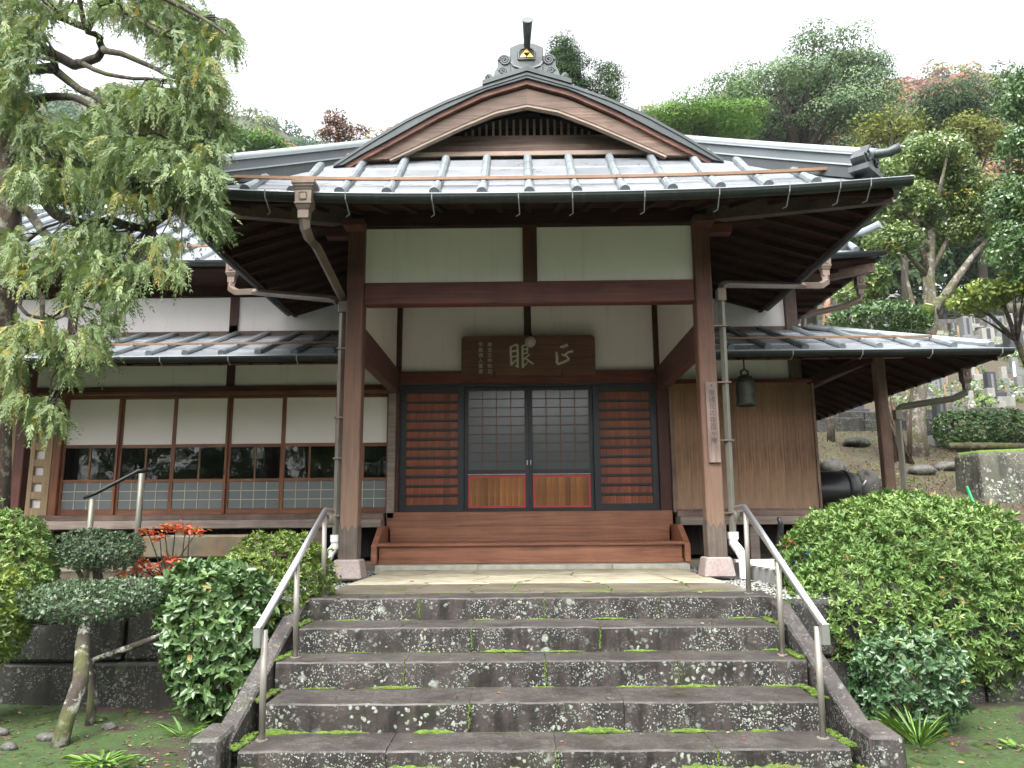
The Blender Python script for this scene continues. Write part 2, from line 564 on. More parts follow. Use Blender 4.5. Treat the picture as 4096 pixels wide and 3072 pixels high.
# --- entrance doors
DX = [-1.75, -0.875, 0.005, 0.885, 1.75]
DZ0, DZ1 = 0.685, 2.385
B(-1.75, 1.75, 2.66, 2.80, 2.385, 2.425).build('door_head', 'black_lacquer', T, 0.004)
for k in (0, 3):                              # board doors with horizontal bars
    x0, x1 = DX[k], DX[k + 1]
    d = MB()
    yf, yb = 2.67, 2.71
    fw = 0.085
    d.box(x0, x0 + fw, yf, yb, DZ0, DZ1).box(x1 - fw, x1, yf, yb, DZ0, DZ1).box(x0 + fw, x1 - fw, yf, yb, DZ0, DZ0 + .095).box(x0 + fw, x1 - fw, yf, yb, DZ1 - .085, DZ1)
    door = d.build('door', 'black_lacquer', T, 0.004)
    nb = 7
    w = (x1 - x0 - 2 * fw) / nb
    b0 = B(x0 + fw + .0006, x0 + fw + w - .0006, 2.698, 2.712, DZ0 + .095, DZ1 - .085).build('board', 'door_board', door)
    for j in range(1, nb):
        dup(b0, (j * w, 0, 0))
    pitch = (DZ1 - .085 - DZ0 - .095) / 12
    r0 = B(x0 + fw, x1 - fw, 2.672, 2.696, DZ0 + .095 + pitch - .016, DZ0 + .095 + pitch + .016).build('bar', 'black_lacquer', door, 0.003)
    for j in range(1, 11):
        dup(r0, (0, 0, j * pitch))
for k in (1, 2):                              # glazed doors
    x0, x1 = DX[k], DX[k + 1]
    yf, yb = 2.725, 2.765
    fw = 0.048
    zg = 1.19
    d = MB()
    d.box(x0, x0 + fw, yf, yb, DZ0, DZ1).box(x1 - fw, x1, yf, yb, DZ0, DZ1).box(x0 + fw, x1 - fw, yf, yb, DZ0, DZ0 + .05).box(x0 + fw, x1 - fw, yf, yb, zg, zg + .05).box(x0 + fw, x1 - fw, yf, yb, DZ1 - .04, DZ1)
    door = d.build('door', 'black_lacquer', T, 0.003)
    gx0, gx1, gz0, gz1 = x0 + fw, x1 - fw, zg + .05, DZ1 - .04
    pw, ph = (gx1 - gx0) / 4, (gz1 - gz0) / 9
    p0 = B(gx0 + .004, gx0 + pw - .004, 2.748, 2.752, gz0 + .004, gz0 + ph - .004).build('pane', 'glass_door', door)
    for i in range(4):
        for j in range(9):
            if i or j:
                dup(p0, (i * pw, 0, j * ph))
    mu = MB()
    for i in range(5):
        mu.box(gx0 + i * pw - .006, gx0 + i * pw + .006, 2.736, 2.756, gz0, gz1)
    for j in range(10):
        mu.box(gx0, gx1, 2.738, 2.754, gz0 + j * ph - .0055, gz0 + j * ph + .0055)
    mu.build('muntin_grid', 'muntin_red', door)
    rp = MB()
    z0, z1 = DZ0 + .05, zg - .02
    rp.box(gx0, gx0 + .028, 2.728, 2.75, z0, z1).box(gx1 - .028, gx1, 2.728, 2.75, z0, z1).box(gx0 + .028, gx1 - .028, 2.728, 2.75, z0, z0 + .028).box(gx0 + .028, gx1 - .028, 2.728, 2.75, z1 - .028, z1)
    rp.build('red_edge', 'red_paint', door)
    B(gx0, gx1, 2.722, 2.727, zg - .012, zg - .002).build('trim_strip', 'white_metal', door)
    nb = 9
    w = (gx1 - gx0 - .056) / nb
    b0 = B(gx0 + .028 + .0008, gx0 + .028 + w - .0008, 2.736, 2.748, z0 + .028, z1 - .028).build('board', 'door_orange', door)
    for j in range(1, nb):
        dup(b0, (j * w, 0, 0))
    hx = x1 - .024 if k == 1 else x0 + .024
    MB().tube([(hx, 2.722, 1.31), (hx, 2.715, 1.34), (hx, 2.722, 1.37)], .007, 6).build('handle', 'steel', door)

# --- raised floor edge, left wing sill, crawl space
B(-1.90, 1.90, 2.60, 2.72, 0.48, 0.685).build('floor_edge', 'step_wood', T, 0.006)
for a, b in ((WX, -1.93), (1.95, 3.95)):
    B(a, b, 2.36, 2.72, 0.49, 0.60).build('sill_beam', 'sill', T, 0.008)
    B(a, b, 2.52, 2.76, 0.602, 0.675).build('sill_plank', wood('sill plank %.1f' % a, (0.2, 0.13, 0.1), (0.36, 0.26, 0.21), 'x', 0.65), T, 0.005)
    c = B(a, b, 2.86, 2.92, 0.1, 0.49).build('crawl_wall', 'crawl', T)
    B(a, b, 2.50, 2.95, -0.1, 0.045).build('plinth_stone', plain('plinth stone %.1f' % a, (0.26, 0.22, 0.17), 0.8, var=0.25, scale=5, bump=0.2), T, 0.01)
    x = a + .12
    while x < b - .1:
        B(x, x + .03, 2.845, 2.858, 0.14, 0.45).build('vent_slot', 'iron', T)
        x += .22
    x = a + .9
    while x < b - .3:
        B(x, x + .12, 2.42, 2.6, 0.0, 0.49).build('floor_stub', 'sill', T, 0.005)
        x += 1.82

# --- left wing: lintel, plaster, posts, sliding windows, pale lattice
B(WX, -1.91, 2.66, 2.80, 2.295, 2.43).build('lintel', 'beam_red', T, 0.008)
B(WX, -1.91, 2.60, 2.66, 2.30, 2.345).build('lintel_rail', 'frame_wood_x', T, 0.004)
B(WX, -1.91, 2.72, 2.76, 2.43, 3.20).build('plaster_panel', 'plaster', T)
for x in (-4.13, -6.92, -8.7):
    B(x - .055, x + .055, 2.70, 2.80, 2.43, 3.3).build('wall_post', 'beam_red_z', T)
B(WX, -1.95, 2.70, 2.82, 3.145, 3.215).build('flashing_board', 'gable_wood', T)
WXS = [-6.365, -5.61, -4.862, -4.11, -3.356, -2.604, -1.905]
for i in range(6):
    x0, x1 = WXS[i], WXS[i + 1]
    yf = 2.68 if i % 2 == 0 else 2.715
    z0, z1 = 0.68, 2.29
    s = .034
    w = B(x0, x0 + s, yf, yf + .032, z0, z1).build('window', 'frame_wood', T, 0.003)
    B(x1 - s, x1, yf, yf + .032, z0, z1).build('stile', 'frame_wood', w, 0.003)
    for za, zb in ((z0, z0 + .075), (1.115, 1.155), (1.585, 1.63), (z1 - .03, z1)):
        B(x0 + s, x1 - s, yf + .002, yf + .03, za, zb).build('rail', 'frame_wood_x', w)
    xm = (x0 + x1) / 2
    B(xm - .011, xm + .011, yf + .003, yf + .028, 1.155, 1.585).build('mullion', 'frame_wood', w)
    B(x0 + s, x1 - s, yf + .012, yf + .02, 1.63, z1 - .03).build('upper_board', 'paper', w)
    for a, b in ((x0 + s, xm - .011), (xm + .011, x1 - s)):
        B(a, b, yf + .014, yf + .018, 1.155, 1.585).build('pane', 'glass_dark', w)
    gx0, gx1, gz0, gz1 = x0 + s, x1 - s, z0 + .075, 1.115
    pw, ph = (gx1 - gx0) / 4, (gz1 - gz0) / 3
    p0 = B(gx0 + .002, gx0 + pw - .002, yf + .014, yf + .018, gz0 + .002, gz0 + ph - .002).build('pane', 'glass_frost', w)
    for a in range(4):
        for b in range(3):
            if a or b:
                dup(p0, (a * pw, 0, b * ph))
    mu = MB()
    for a in range(1, 4):
        mu.box(gx0 + a * pw - .0045, gx0 + a * pw + .0045, yf + .006, yf + .02, gz0, gz1)
    for b in range(1, 3):
        mu.box(gx0, gx1, yf + .007, yf + .019, gz0 + b * ph - .0045, gz0 + b * ph + .0045)
    mu.build('muntin_grid', 'muntin_pale', w)
    if i in (2, 4):
        B(x1 - s - .004, x1 - s + .018, yf - .002, yf + .004, 1.20, 1.28).build('finger_pull', 'iron', w)
B(-1.905, -1.80, 2.60, 2.80, 0.6, 2.30).build('jamb_post', 'sill', T, 0.006)
B(-6.47, -6.365, 2.62, 2.80, 0.62, 2.30).build('jamb_post', 'frame_wood', T, 0.006)
la = MB()
lx0, lx1, lz0, lz1 = -7.55, -6.5, 0.68, 2.1
for i in range(5):
    x = lx0 + i * (lx1 - lx0 - .1) / 4
    la.box(x, x + .1, 2.66, 2.70, lz0, lz1)
for j in range(7):
    z = lz0 + j * (lz1 - lz0 - .1) / 6
    la.box(lx0 + .1, lx1 - .1, 2.664, 2.698, z, z + .1)
la.build('lattice_screen', 'lattice_pale', T, 0.003)
B(lx0, lx1, 2.712, 2.72, lz0, 2.29).build('paper_backing', 'paper', T)
B(WX, -7.55, 2.68, 2.72, 0.68, 2.29).build('plaster_panel', 'plaster', T)
B(-6.64, -6.50, 2.06, 2.2, 0.05, 2.62).build('veranda_post', 'beam_red_z', T, 0.01)

# --- right wing: storm boards, plaster, posts
nb, a, b = 9, 1.96, 3.84
w = (b - a) / nb
b0 = B(a + .0004, a + w - .0004, 2.60, 2.62, 0.70, 2.385).build('wall_board', 'panel', T, 0.0015)
for j in range(1, nb):
    dup(b0, (j * w, random.uniform(-.002, .002), 0))
fr = MB().box(1.91, 1.96, 2.575, 2.63, 0.66, 2.40).box(3.84, 3.875, 2.57, 2.72, 0.66, 2.41).box(1.96, 3.84, 2.575, 2.63, 0.676, 0.70)
fr.build('board_frame', wood('board frame', (0.16, 0.1, 0.075), (0.3, 0.2, 0.15), 'z', 0.6), T, 0.004)
B(1.91, 3.88, 2.56, 2.66, 2.385, 2.44).build('lintel', 'beam_red', T, 0.005)
B(1.91, 3.60, 2.72, 2.76, 2.44, 3.20).build('plaster_panel', 'plaster', T)
B(3.60, 3.76, 2.66, 2.82, 0.1, 3.75).build('pillar', wood('corner pillar wood', (0.1, 0.06, 0.05), (0.22, 0.15, 0.12), 'z', 0.6), T, 0.008)
B(1.91, 3.80, 2.70, 2.82, 3.145, 3.205).build('flashing_board', 'gable_wood', T)
B(3.70, 3.78, 2.82, 8.3, 0.1, 3.75).build('side_wall', 'plaster', T)

# --- upper wall of the main hall
for a, b in ((WX, -6.48), (-6.36, -4.19), (-4.07, -1.75), (1.75, 3.60)):
    B(a, b, 2.73, 2.77, 3.215, 3.74).build('plaster_panel', 'plaster', T)
for x in (-6.42, -4.13):
    B(x - .06, x + .06, 2.70, 2.82, 3.2, 3.76).build('wall_post', 'beam_red_z', T)
B(WX, 3.9, 2.66, 2.84, 3.715, 3.93).build('plate_beam', 'eave_wood', T)
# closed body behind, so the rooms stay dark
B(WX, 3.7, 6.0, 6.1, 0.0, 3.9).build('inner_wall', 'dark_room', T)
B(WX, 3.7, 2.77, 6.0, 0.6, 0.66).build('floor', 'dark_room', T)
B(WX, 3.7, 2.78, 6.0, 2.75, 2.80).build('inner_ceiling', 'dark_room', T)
B(WX, 3.78, 8.2, 8.3, 0.0, 3.9).build('back_wall', 'plaster', T)

# ------------------------------------------------------------------ roofs
PB = 0.433                                    # pitch of the roof battens
EX, EY, GX, GY, GZ = 3.33, -1.26, 2.1, -0.12, 4.35


def ze(x):
    return 3.43 + 0.11 * min(1, abs(x) / EX) ** 2.6


def yhip(x):
    return GY if abs(x) <= GX else EY + (EX - abs(x)) * (GY - EY) / (EX - GX)


def zsk(x, y):
    s = (y - EY) / (GY - EY)
    return ze(x) * (1 - s) + GZ * s - 0.035 * math.sin(math.pi * min(1, max(0, s)))


def roof_strip(mb, x0, x1, y0, y1, zf, yl=None, lift=0.0, th=0.012):
    """a thin sheet over the roof field; lower edge lifted as a lap"""
    a0, a1 = (min(y1, yl(x0)), min(y1, yl(x1))) if yl else (y1, y1)
    b0, b1 = (min(y0, a0), min(y0, a1))
    if a0 - b0 < 1e-4 and a1 - b1 < 1e-4:
        return False
    p = [(x0, b0, zf(x0, b0) + lift), (x1, b1, zf(x1, b1) + lift), (x1, a1, zf(x1, a1)), (x0, a0, zf(x0, a0))]
    mb.hexa([(q[0], q[1], q[2] - th) for q in p] + p)
    return True


prf = MB()
for i in range(-16, 16):                       # deck under the sheets
    x0, x1 = i * EX / 16, (i + 1) * EX / 16
    roof_strip(prf, x0, x1, EY + .02, GY, lambda x, y: zsk(x, y) - .03, yhip, th=.03)
PR = prf.build('porch_roof', 'eave_wood_y', T)
edges = [-EX] + [i * PB for i in range(-7, 8)] + [EX]
NC = 5
for j in range(len(edges) - 1):
    for c in range(NC):
        m = MB()
        y0 = EY + (GY - EY) * c / NC
        y1 = EY + (GY - EY) * (c + 1) / NC + (.02 if c < NC - 1 else 0)
        if roof_strip(m, edges[j] + .001, edges[j + 1] - .001, y0, y1, zsk, yhip, lift=.011):
            m.build('roof_sheet', 'roof', PR)
for i in range(-6, 7):
    x = i * PB
    y1 = yhip(x) - .03
    pts = [(x, y, zsk(x, y) + .03) for y in np.linspace(EY + .055, y1, 7)]
    b = MB().tube(pts, .043, 10).build('batten', 'batten', PR, smooth=False)
    y2 = EY + .05
    e = MB().tube([(x, y2 - .008, zsk(x, y2) + .027), (x, y2 + .14, zsk(x, y2 + .14) + .03)], .05, 12)
    e.build('batten_end', 'batten', PR)
    for q in range(1, 5):                       # joint rings
        yq = EY + .08 + q * (y1 - EY - .1) / 5
        MB().tube([(x, yq, zsk(x, yq) + .031), (x, yq + .016, zsk(x, yq + .016) + .031)], .0455, 10).build('batten_joint', 'batten', PR)
# copper snow bar lying across the battens
yb = -0.93
sb = MB()
for k in range(12):
    xa, xb2 = -2.85 + k * 5.8 / 12, -2.85 + (k + 1) * 5.8 / 12
    za, zb2 = zsk(xa, yb) + .095, zsk(xb2, yb) + .095
    sb.hexa([(xa, yb - .012, za - .014), (xb2, yb - .012, zb2 - .014), (xb2, yb + .02, zb2 - .014), (xa, yb + .02, za - .014), (xa, yb - .012, za + .014), (xb2, yb - .012, zb2 + .014), (xb2, yb + .02, zb2 + .014), (xa, yb + .02, za + .014)])
sb.build('snow_bar', 'copper_bar', PR)

# gable roof running back over the porch; a gently rounded slope that flows into the side eaves
MT = [(0, 5.234), (.455, 5.087), (.85, 4.925), (1.235, 4.735), (1.626, 4.489), (2.039, 4.204)]
MBt = [(0, 5.165), (.454, 5.025), (.936, 4.785), (1.41, 4.505), (1.70, 4.34), (1.955, 4.185)]
BB = [(0, 4.905), (.329, 4.834), (.691, 4.676), (1.05, 4.502), (1.453, 4.304)]
BT = [(0, 5.085), (.42, 4.96), (.90, 4.73), (1.38, 4.49), (1.80, 4.29)]


def lerp(c, x):
    for (a, b), (d, e) in zip(c[:-1], c[1:]):
        if x <= d:
            return b + (e - b) * (x - a) / (d - a)
    return c[-1][1] + (c[-1][1] - c[-2][1]) / (c[-1][0] - c[-2][0]) * (x - c[-1][0])


for sx in (-1, 1):
    xs = np.linspace(0, 2.02, 20)
    top = [(sx * x, lerp(MT, x) + .0) for x in xs]
    bot = [(sx * x, lerp(MBt, min(x, 1.955))) for x in xs]
    MB().band(top, bot, -.345, -.20).build('verge_metal', 'verge', PR)
    t2 = [(sx * x, lerp(MT, x) - .028) for x in xs]
    b2 = [(sx * x, lerp(MT, x) - .040) for x in xs]
    MB().band(t2, b2, -.355, -.344).build('verge_lip', 'verge', PR)
    xs = np.linspace(0, 1.90, 20)
    top = [(sx * x, lerp(MBt, x) - .003) for x in xs]
    bot = [(sx * x, lerp(MBt, x) - .055) for x in xs]
    MB().band(top, bot, -.315, -.18).build('verge_board', wood('verge board %d' % sx, (0.13, 0.055, 0.04), (0.28, 0.14, 0.1), 'x', 0.6), PR)
    xs = np.linspace(0, 1.0, 24)
    top = [(sx * 1.80 * t, lerp(BT, 1.80 * t) - .003) for t in xs]
    bot = [(sx * 1.46 * t, lerp(BB, 1.46 * t)) for t in xs]
    MB().band(top, bot, -.275, -.20).build('bargeboard', 'hafu', PR)
    lo = [(sx * 1.46 * t, lerp(BB, 1.46 * t) + .002) for t in xs]
    lo2 = [(sx * 1.44 * t, lerp(BB, 1.44 * t) - .028) for t in xs]
    MB().band(lo, lo2, -.268, -.20).build('bargeboard_edge', 'hafu_pale', PR)
    # roof field of the gable and the side slope down to the side eave
    prof = [(x, lerp(MT, x)) for x in np.linspace(0, 2.03, 12)] + [(2.4, 3.985), (2.8, 3.76), (3.33, 3.50)]
    g = MB()
    for (xa, za), (xb2, zb2) in zip(prof[:-1], prof[1:]):
        def fy(x):
            return -.2 if x < 2.03 else EY + (EX - x) * (GY - EY) / (EX - GX)
        ya, yb3 = fy(xa), fy(xb2)
        p = [(sx * xa, ya, za - .004), (sx * xb2, yb3, zb2 - .004), (sx * xb2, 4.6, zb2 - .004), (sx * xa, 4.6, za - .004)]
        g.hexa([(q[0], q[1], q[2] - .05) for q in p] + p)
    g.build('side_slope', 'roof', PR)
    y = -.6
    while y < 2.6:
        pts = [(sx * x, y, z + .02) for x, z in prof if EX - x <= (y - EY) * (EX - GX) / (GY - EY) + .01 or x > 2.9]
        if len(pts) > 1:
            MB().tube(pts, .042, 8).build('batten', 'batten', PR)
        y += PB

# gable wall in the shade of the bargeboards
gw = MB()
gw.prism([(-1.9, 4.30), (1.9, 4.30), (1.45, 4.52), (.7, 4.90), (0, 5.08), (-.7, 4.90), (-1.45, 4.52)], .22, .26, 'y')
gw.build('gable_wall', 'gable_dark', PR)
B(-1.55, 1.55, .05, .2, 4.60, 4.66).build('gable_beam', 'gable_wood', PR, 0.006)
B(-1.30, 1.30, .08, .2, 4.665, 4.735).build('gable_beam', 'gable_wood', PR, 0.006)
B(-1.75, 1.75, .0, .2, 4.475, 4.585).build('gable_beam', 'gable_wood', PR, 0.006)
B(-2.0, 2.0, -.10, .15, 4.405, 4.46).build('gable_sill', 'hafu_pale', PR, 0.006)
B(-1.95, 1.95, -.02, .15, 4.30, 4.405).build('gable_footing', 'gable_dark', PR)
for j in range(-11, 12):
    x = j * .0755 + .005
    B(x - .013, x + .013, .10, .13, 4.735, min(4.935, lerp(BB, abs(x)) + .1)).build('lattice_bar', 'gable_wood_z', PR)
B(-.95, .95, .11, .14, 4.845, 4.865).build('lattice_rail', 'gable_dark', PR)

# corner ridges with their end ornaments
for sx in (-1, 1):
    def rp(y, up=0.0, off=0.0):
        x = EX - (y - EY) * (EX - GX) / (GY - EY)
        return (sx * x, y, zsk(min(x, EX), y) if y < GY else GZ + (y - GY) * .62), x
    ys = np.linspace(.25, -1.02, 9)
    base = []
    for y in ys:
        (x, yy, _), _ = rp(y)
        z = 4.75 + (y - .2) / 1.25 * .83 + .02 * ((.2 - y) / 1.25) ** 2
        base.append((x, yy, z))
    nrm = Vector((sx * 1.08, 1.0, 0)).normalized()
    dv = Vector((nrm.y, -nrm.x, 0)) if False else Vector((sx * .68, .73, 0)).normalized()

    def slab(h0, h1, w, name, mat):
        m = MB()
        for a, b in zip(base[:-1], base[1:]):
            A, Bv = Vector(a), Vector(b)
            m.hexa([tuple(A + dv * -w + Vector((0, 0, h0))), tuple(Bv + dv * -w + Vector((0, 0, h0))), tuple(Bv + dv * w + Vector((0, 0, h0))), tuple(A + dv * w + Vector((0, 0, h0))),
                    tuple(A + dv * -w + Vector((0, 0, h1))), tuple(Bv + dv * -w + Vector((0, 0, h1))), tuple(Bv + dv * w + Vector((0, 0, h1))), tuple(A + dv * w + Vector((0, 0, h1)))])
        return m.build(name, mat, PR)
    slab(-.32, -.20, .11, 'ridge_base', 'verge')
    slab(-.20, -.185, .125, 'ridge_fillet', 'ridge_cap')
    slab(-.185, -.085, .09, 'ridge_course', 'ridge')
    slab(-.085, -.07, .115, 'ridge_fillet', 'ridge_cap')
    pts = [(p[0], p[1], p[2] - .03) for p in base]
    hx = [(sx * 3.20, -1.13, 3.86), (sx * 3.29, -1.19, 3.845), (sx * 3.37, -1.25, 3.865)]
    MB().tube(pts + hx[:1], .052, 12).build('ridge_cap', 'ridge_cap', PR, smooth=True)
    MB().tube([pts[-1]] + hx, [.048, .043, .042, .046], 12).build('ridge_horn', 'tarn', PR, smooth=True)
    # scrolled end block
    c = Vector((sx * 3.13, -1.075, 3.70))
    e1 = dv
    e2 = Vector((sx * .73, -.68, 0)).normalized()
    orn = MB()
    for t, h, w2 in ((-.13, .12, .07), (.13, .12, .07), (0, .22, .10)):
        prof = []
        for k in range(14):
            an = 2 * math.pi * k / 14
            rr = 1 + .12 * math.cos(4 * an)
            prof.append((t + math.cos(an) * w2 * rr, h * .5 + .03 + math.sin(an) * h * .52 * rr))
        ring = [c + e1 * u + Vector((0, 0, v)) for u, v in prof]
        k = len(ring)
        orn.add([tuple(q - e2 * .07) for q in ring] + [tuple(q + e2 * .05) for q in ring], [tuple(range(k))[::-1], tuple(range(k, 2 * k))] + [(i, (i + 1) % k, (i + 1) % k + k, i + k) for i in range(k)])
    q0, q1 = c - e1 * .17 - e2 * .09, c + e1 * .17 + e2 * .07
    orn.hexa([tuple(c + e1 * a + e2 * b + Vector((0, 0, z))) for z in (-.03, .02) for a, b in ((-.19, -.1), (.19, -.1), (.19, .08), (-.19, .08))])
    orn.build('ridge_end_ornament', 'tarn', PR)
    for t in (-.11, .11):
        sp = []
        for k in range(22):
            an = k * .42
            rr = .062 * (1 - k / 26)
            sp.append(tuple(c + e1 * (t + rr * math.cos(an) * (1 if t > 0 else -1)) + e2 * .06 + Vector((0, 0, .11 + rr * math.sin(an)))))
        MB().tube(sp, .011, 6).build('scroll', 'tarn', PR)

# ridge ornament on the gable: scrolled plate, crest, horn
O = MB()
half = [(0, 5.575), (.07, 5.575), (.13, 5.55), (.17, 5.53), (.175, 5.43), (.19, 5.42), (.24, 5.455), (.285, 5.44), (.31, 5.385), (.305, 5.315), (.325, 5.295), (.34, 5.25), (.36, 5.235), (.375, 5.275), (.40, 5.27), (.425, 5.235), (.44, 5.20), (.445, 5.13), (.0, 5.27)]
poly = [(x, z) for x, z in half[:-1]] + [(0, 5.25)] + [(-x, z) for x, z in half[:-1][::-1]][:-1]
# front plate from strips so the outline stays clean
O.prism([(-.175, 5.25), (.175, 5.25), (.175, 5.53), (.13, 5.552), (.07, 5.578), (-.07, 5.578), (-.13, 5.552), (-.175, 5.53)], -.33, -.2, 'y')
ORN = O.build('gable_ornament', 'tarn', PR, 0.008)
for sx in (-1, 1):
    w = MB()
    w.prism([(sx * .12, 5.24), (sx * .46, 5.09), (sx * .455, 5.13), (sx * .44, 5.20), (sx * .415, 5.24), (sx * .385, 5.235), (sx * .355, 5.20), (sx * .335, 5.27), (sx * .31, 5.31), (sx * .31, 5.39), (sx * .285, 5.44), (sx * .24, 5.46), (sx * .2, 5.43), (sx * .17, 5.44)][::sx], -.315, -.2, 'y')
    w.build('scroll_wing', 'tarn', ORN)
    for (cx, cz, r0, turns, th) in ((.235, 5.385, .062, 2.3, .013), (.255, 5.265, .042, 1.8, .010), (.41, 5.19, .028, 1.4, .008), (.10, 5.25, .030, 1.2, .009)):
        sp = []
        for k in range(26):
            an = turns * 2 * math.pi * k / 25
            rr = r0 * (1 - .85 * k / 25)
            sp.append((sx * (cx + rr * math.cos(an)), -.318, cz + rr * math.sin(an)))
        MB().tube(sp, th, 6).build('scroll', 'tarn', ORN)
    MB().tube([(sx * .17, -.315, 5.36), (sx * .14, -.325, 5.31), (sx * .07, -.33, 5.28), (0, -.33, 5.27)], .017, 6).build('scroll', 'tarn', ORN)
    MB().band([(sx * x, lerp(MT, x) + .055) for x in np.linspace(0, .47, 6)], [(sx * x, lerp(MT, x) + .005) for x in np.linspace(0, .47, 6)], -.36, -.2).build('ornament_base', 'verge', ORN)
fr = MB()
arch = [(-.085, 5.385), (-.085, 5.47), (-.06, 5.505), (-.03, 5.51), (0, 5.525), (.03, 5.51), (.06, 5.505), (.085, 5.47), (.085, 5.385), (-.085, 5.385)]
fr.tube([(x, -.335, z) for x, z in arch], .014, 6)
fr.build('crest_frame', 'tarn', ORN)
B(-.08, .08, -.336, -.33, 5.385, 5.51).build('crest_recess', 'iron', ORN)
for cx, cz in ((-.0365, 5.40), (.0365, 5.40), (0, 5.4525)):
    MB().prism([(cx - .0345, cz), (cx + .0345, cz), (cx, cz + .05)], -.352, -.337, 'y').build('crest_triangle', 'gold', ORN)
MB().tube([(0.004, -.24, 5.50), (0.006, -.36, 5.535), (0.008, -.50, 5.58), (0.01, -.62, 5.635)], [.03, .034, .043, .052], 14).build('ridge_horn', 'tarn', ORN, smooth=False)
MB().tube([(0.01, -.62, 5.635), (0.0102, -.632, 5.641)], [.056, .056], 14).build('horn_rim', 'tarn', ORN)
MB().tube([(0.004, -.2, 5.30), (0.004, 4.6, 5.30)], .09, 12).build('porch_ridge', 'ridge_cap', PR)

# --- porch eaves: soffit, rafters, hip rafters, fascia
sf = MB()
for sx in (-1, 1):
    sf.hexa([(sx * 1.8, EY + .06, 3.505), (sx * 3.26, EY + .06, 3.445), (sx * 3.26, 2.70, 3.445), (sx * 1.8, 2.70, 3.86), (sx * 1.8, EY + .06, 3.52), (sx * 3.26, EY + .06, 3.46), (sx * 3.26, 2.70, 3.46), (sx * 1.8, 2.70, 3.875)])
sof = MB()
for sx in (-1, 1):                            # side soffit boards
    sof.add([(sx * 3.27, EY + .05, 3.46), (sx * 3.27, 2.72, 3.46), (sx * 1.85, 2.72, 3.87), (sx * 1.85, .1, 3.87), (sx * 3.27, EY + .05, 3.475), (sx * 3.27, 2.72, 3.475), (sx * 1.85, 2.72, 3.885), (sx * 1.85, .1, 3.885)],
            [(0, 1, 2, 3), (7, 6, 5, 4), (0, 4, 5, 1), (1, 5, 6, 2), (2, 6, 7, 3), (3, 7, 4, 0)])
sof.add([(-3.27, EY + .05, 3.46), (3.27, EY + .05, 3.46), (1.85, .1, 3.87), (-1.85, .1, 3.87), (-3.27, EY + .05, 3.475), (3.27, EY + .05, 3.475), (1.85, .1, 3.885), (-1.85, .1, 3.885)],
        [(0, 1, 2, 3), (7, 6, 5, 4), (0, 4, 5, 1), (1, 5, 6, 2), (2, 6, 7, 3), (3, 7, 4, 0)])
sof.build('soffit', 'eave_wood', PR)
for sx in (-1, 1):
    y = -1.08
    while y < 2.7:
        xin = 1.95 if y > 0.1 else 1.95 + (0.1 - y) * 1.02
        zi = 3.46 + (3.27 - xin) * .2887
        if 3.22 - xin > .1:
            m = MB()
            m.hexa([(sx * xin, y, zi - .062), (sx * 3.22, y, 3.40), (sx * 3.22, y + .055, 3.40), (sx * xin, y + .055, zi - .062), (sx * xin, y, zi - .004), (sx * 3.22, y, 3.462), (sx * 3.22, y + .055, 3.462), (sx * xin, y + .055, zi - .004)])
            m.build('rafter', 'eave_wood', PR)
        y += .303
    m = MB()
    m.hexa([(sx * 1.86, .02, 3.70), (sx * 3.27, EY + .06, 3.36), (sx * 3.31, EY + .11, 3.36), (sx * 1.95, .12, 3.70), (sx * 1.86, .02, 3.86), (sx * 3.27, EY + .06, 3.46), (sx * 3.31, EY + .11, 3.46), (sx * 1.95, .12, 3.86)])
    m.build('hip_rafter', wood('hip rafter %d' % sx, (0.09, 0.06, 0.05), (0.2, 0.14, 0.11), 'x', 0.6), PR)
    B(sx * 3.24, sx * 3.285, EY + .05, 2.72, 3.41, 3.50).build('side_fascia', 'eave_wood_y', PR)
x = -3.0
while x < 3.01:
    yin = 0.0 if abs(x) < 1.85 else -(abs(x) - 1.85) / 1.02
    m = MB()
    zi = 3.46 + (yin - EY - .05) * .33
    m.hexa([(x - .028, EY + .09, 3.405), (x + .028, EY + .09, 3.405), (x + .028, yin, zi - .06), (x - .028, yin, zi - .06), (x - .028, EY + .09, 3.462), (x + .028, EY + .09, 3.462), (x + .028, yin, zi - .004), (x - .028, yin, zi - .004)])
    m.build('rafter', 'eave_wood_y', PR)
    x += .3
B(-3.27, 3.27, EY + .04, EY + .085, 3.405, 3.475).build('front_fascia', 'eave_wood', PR)


def gutter(pts, r, parent, name='gutter'):
    """half round channel along a polyline, open to the sky"""
    m = MB()
    P = [Vector(tuple(float(c) for c in p)) for p in pts]
    n = 9
    rings = []
    for i, p in enumerate(P):
        d = (P[min(i + 1, len(P) - 1)] - P[max(i - 1, 0)])
        d.z = 0
        d.normalize()
        s = Vector((d.y, -d.x, 0))
        ring = []
        for rr in (r, r * .86):
            rg = [p + s * (rr * math.cos(math.pi + math.pi * j / (n - 1))) + Vector((0, 0, rr * math.sin(math.pi + math.pi * j / (n - 1)))) for j in range(n)]
            ring += rg if rr == r else rg[::-1]
        rings.append(ring)
    k = 2 * n
    vs = [tuple(q) for ring in rings for q in ring]
    fs = [(i * k + j, i * k + (j + 1) % k, (i + 1) * k + (j + 1) % k, (i + 1) * k + j) for i in range(len(P) - 1) for j in range(k)]
    fs += [tuple(range(k)), tuple(len(P) * k - 1 - j for j in range(k))]
    return m.add(vs, fs).build(name, 'gutter', parent)


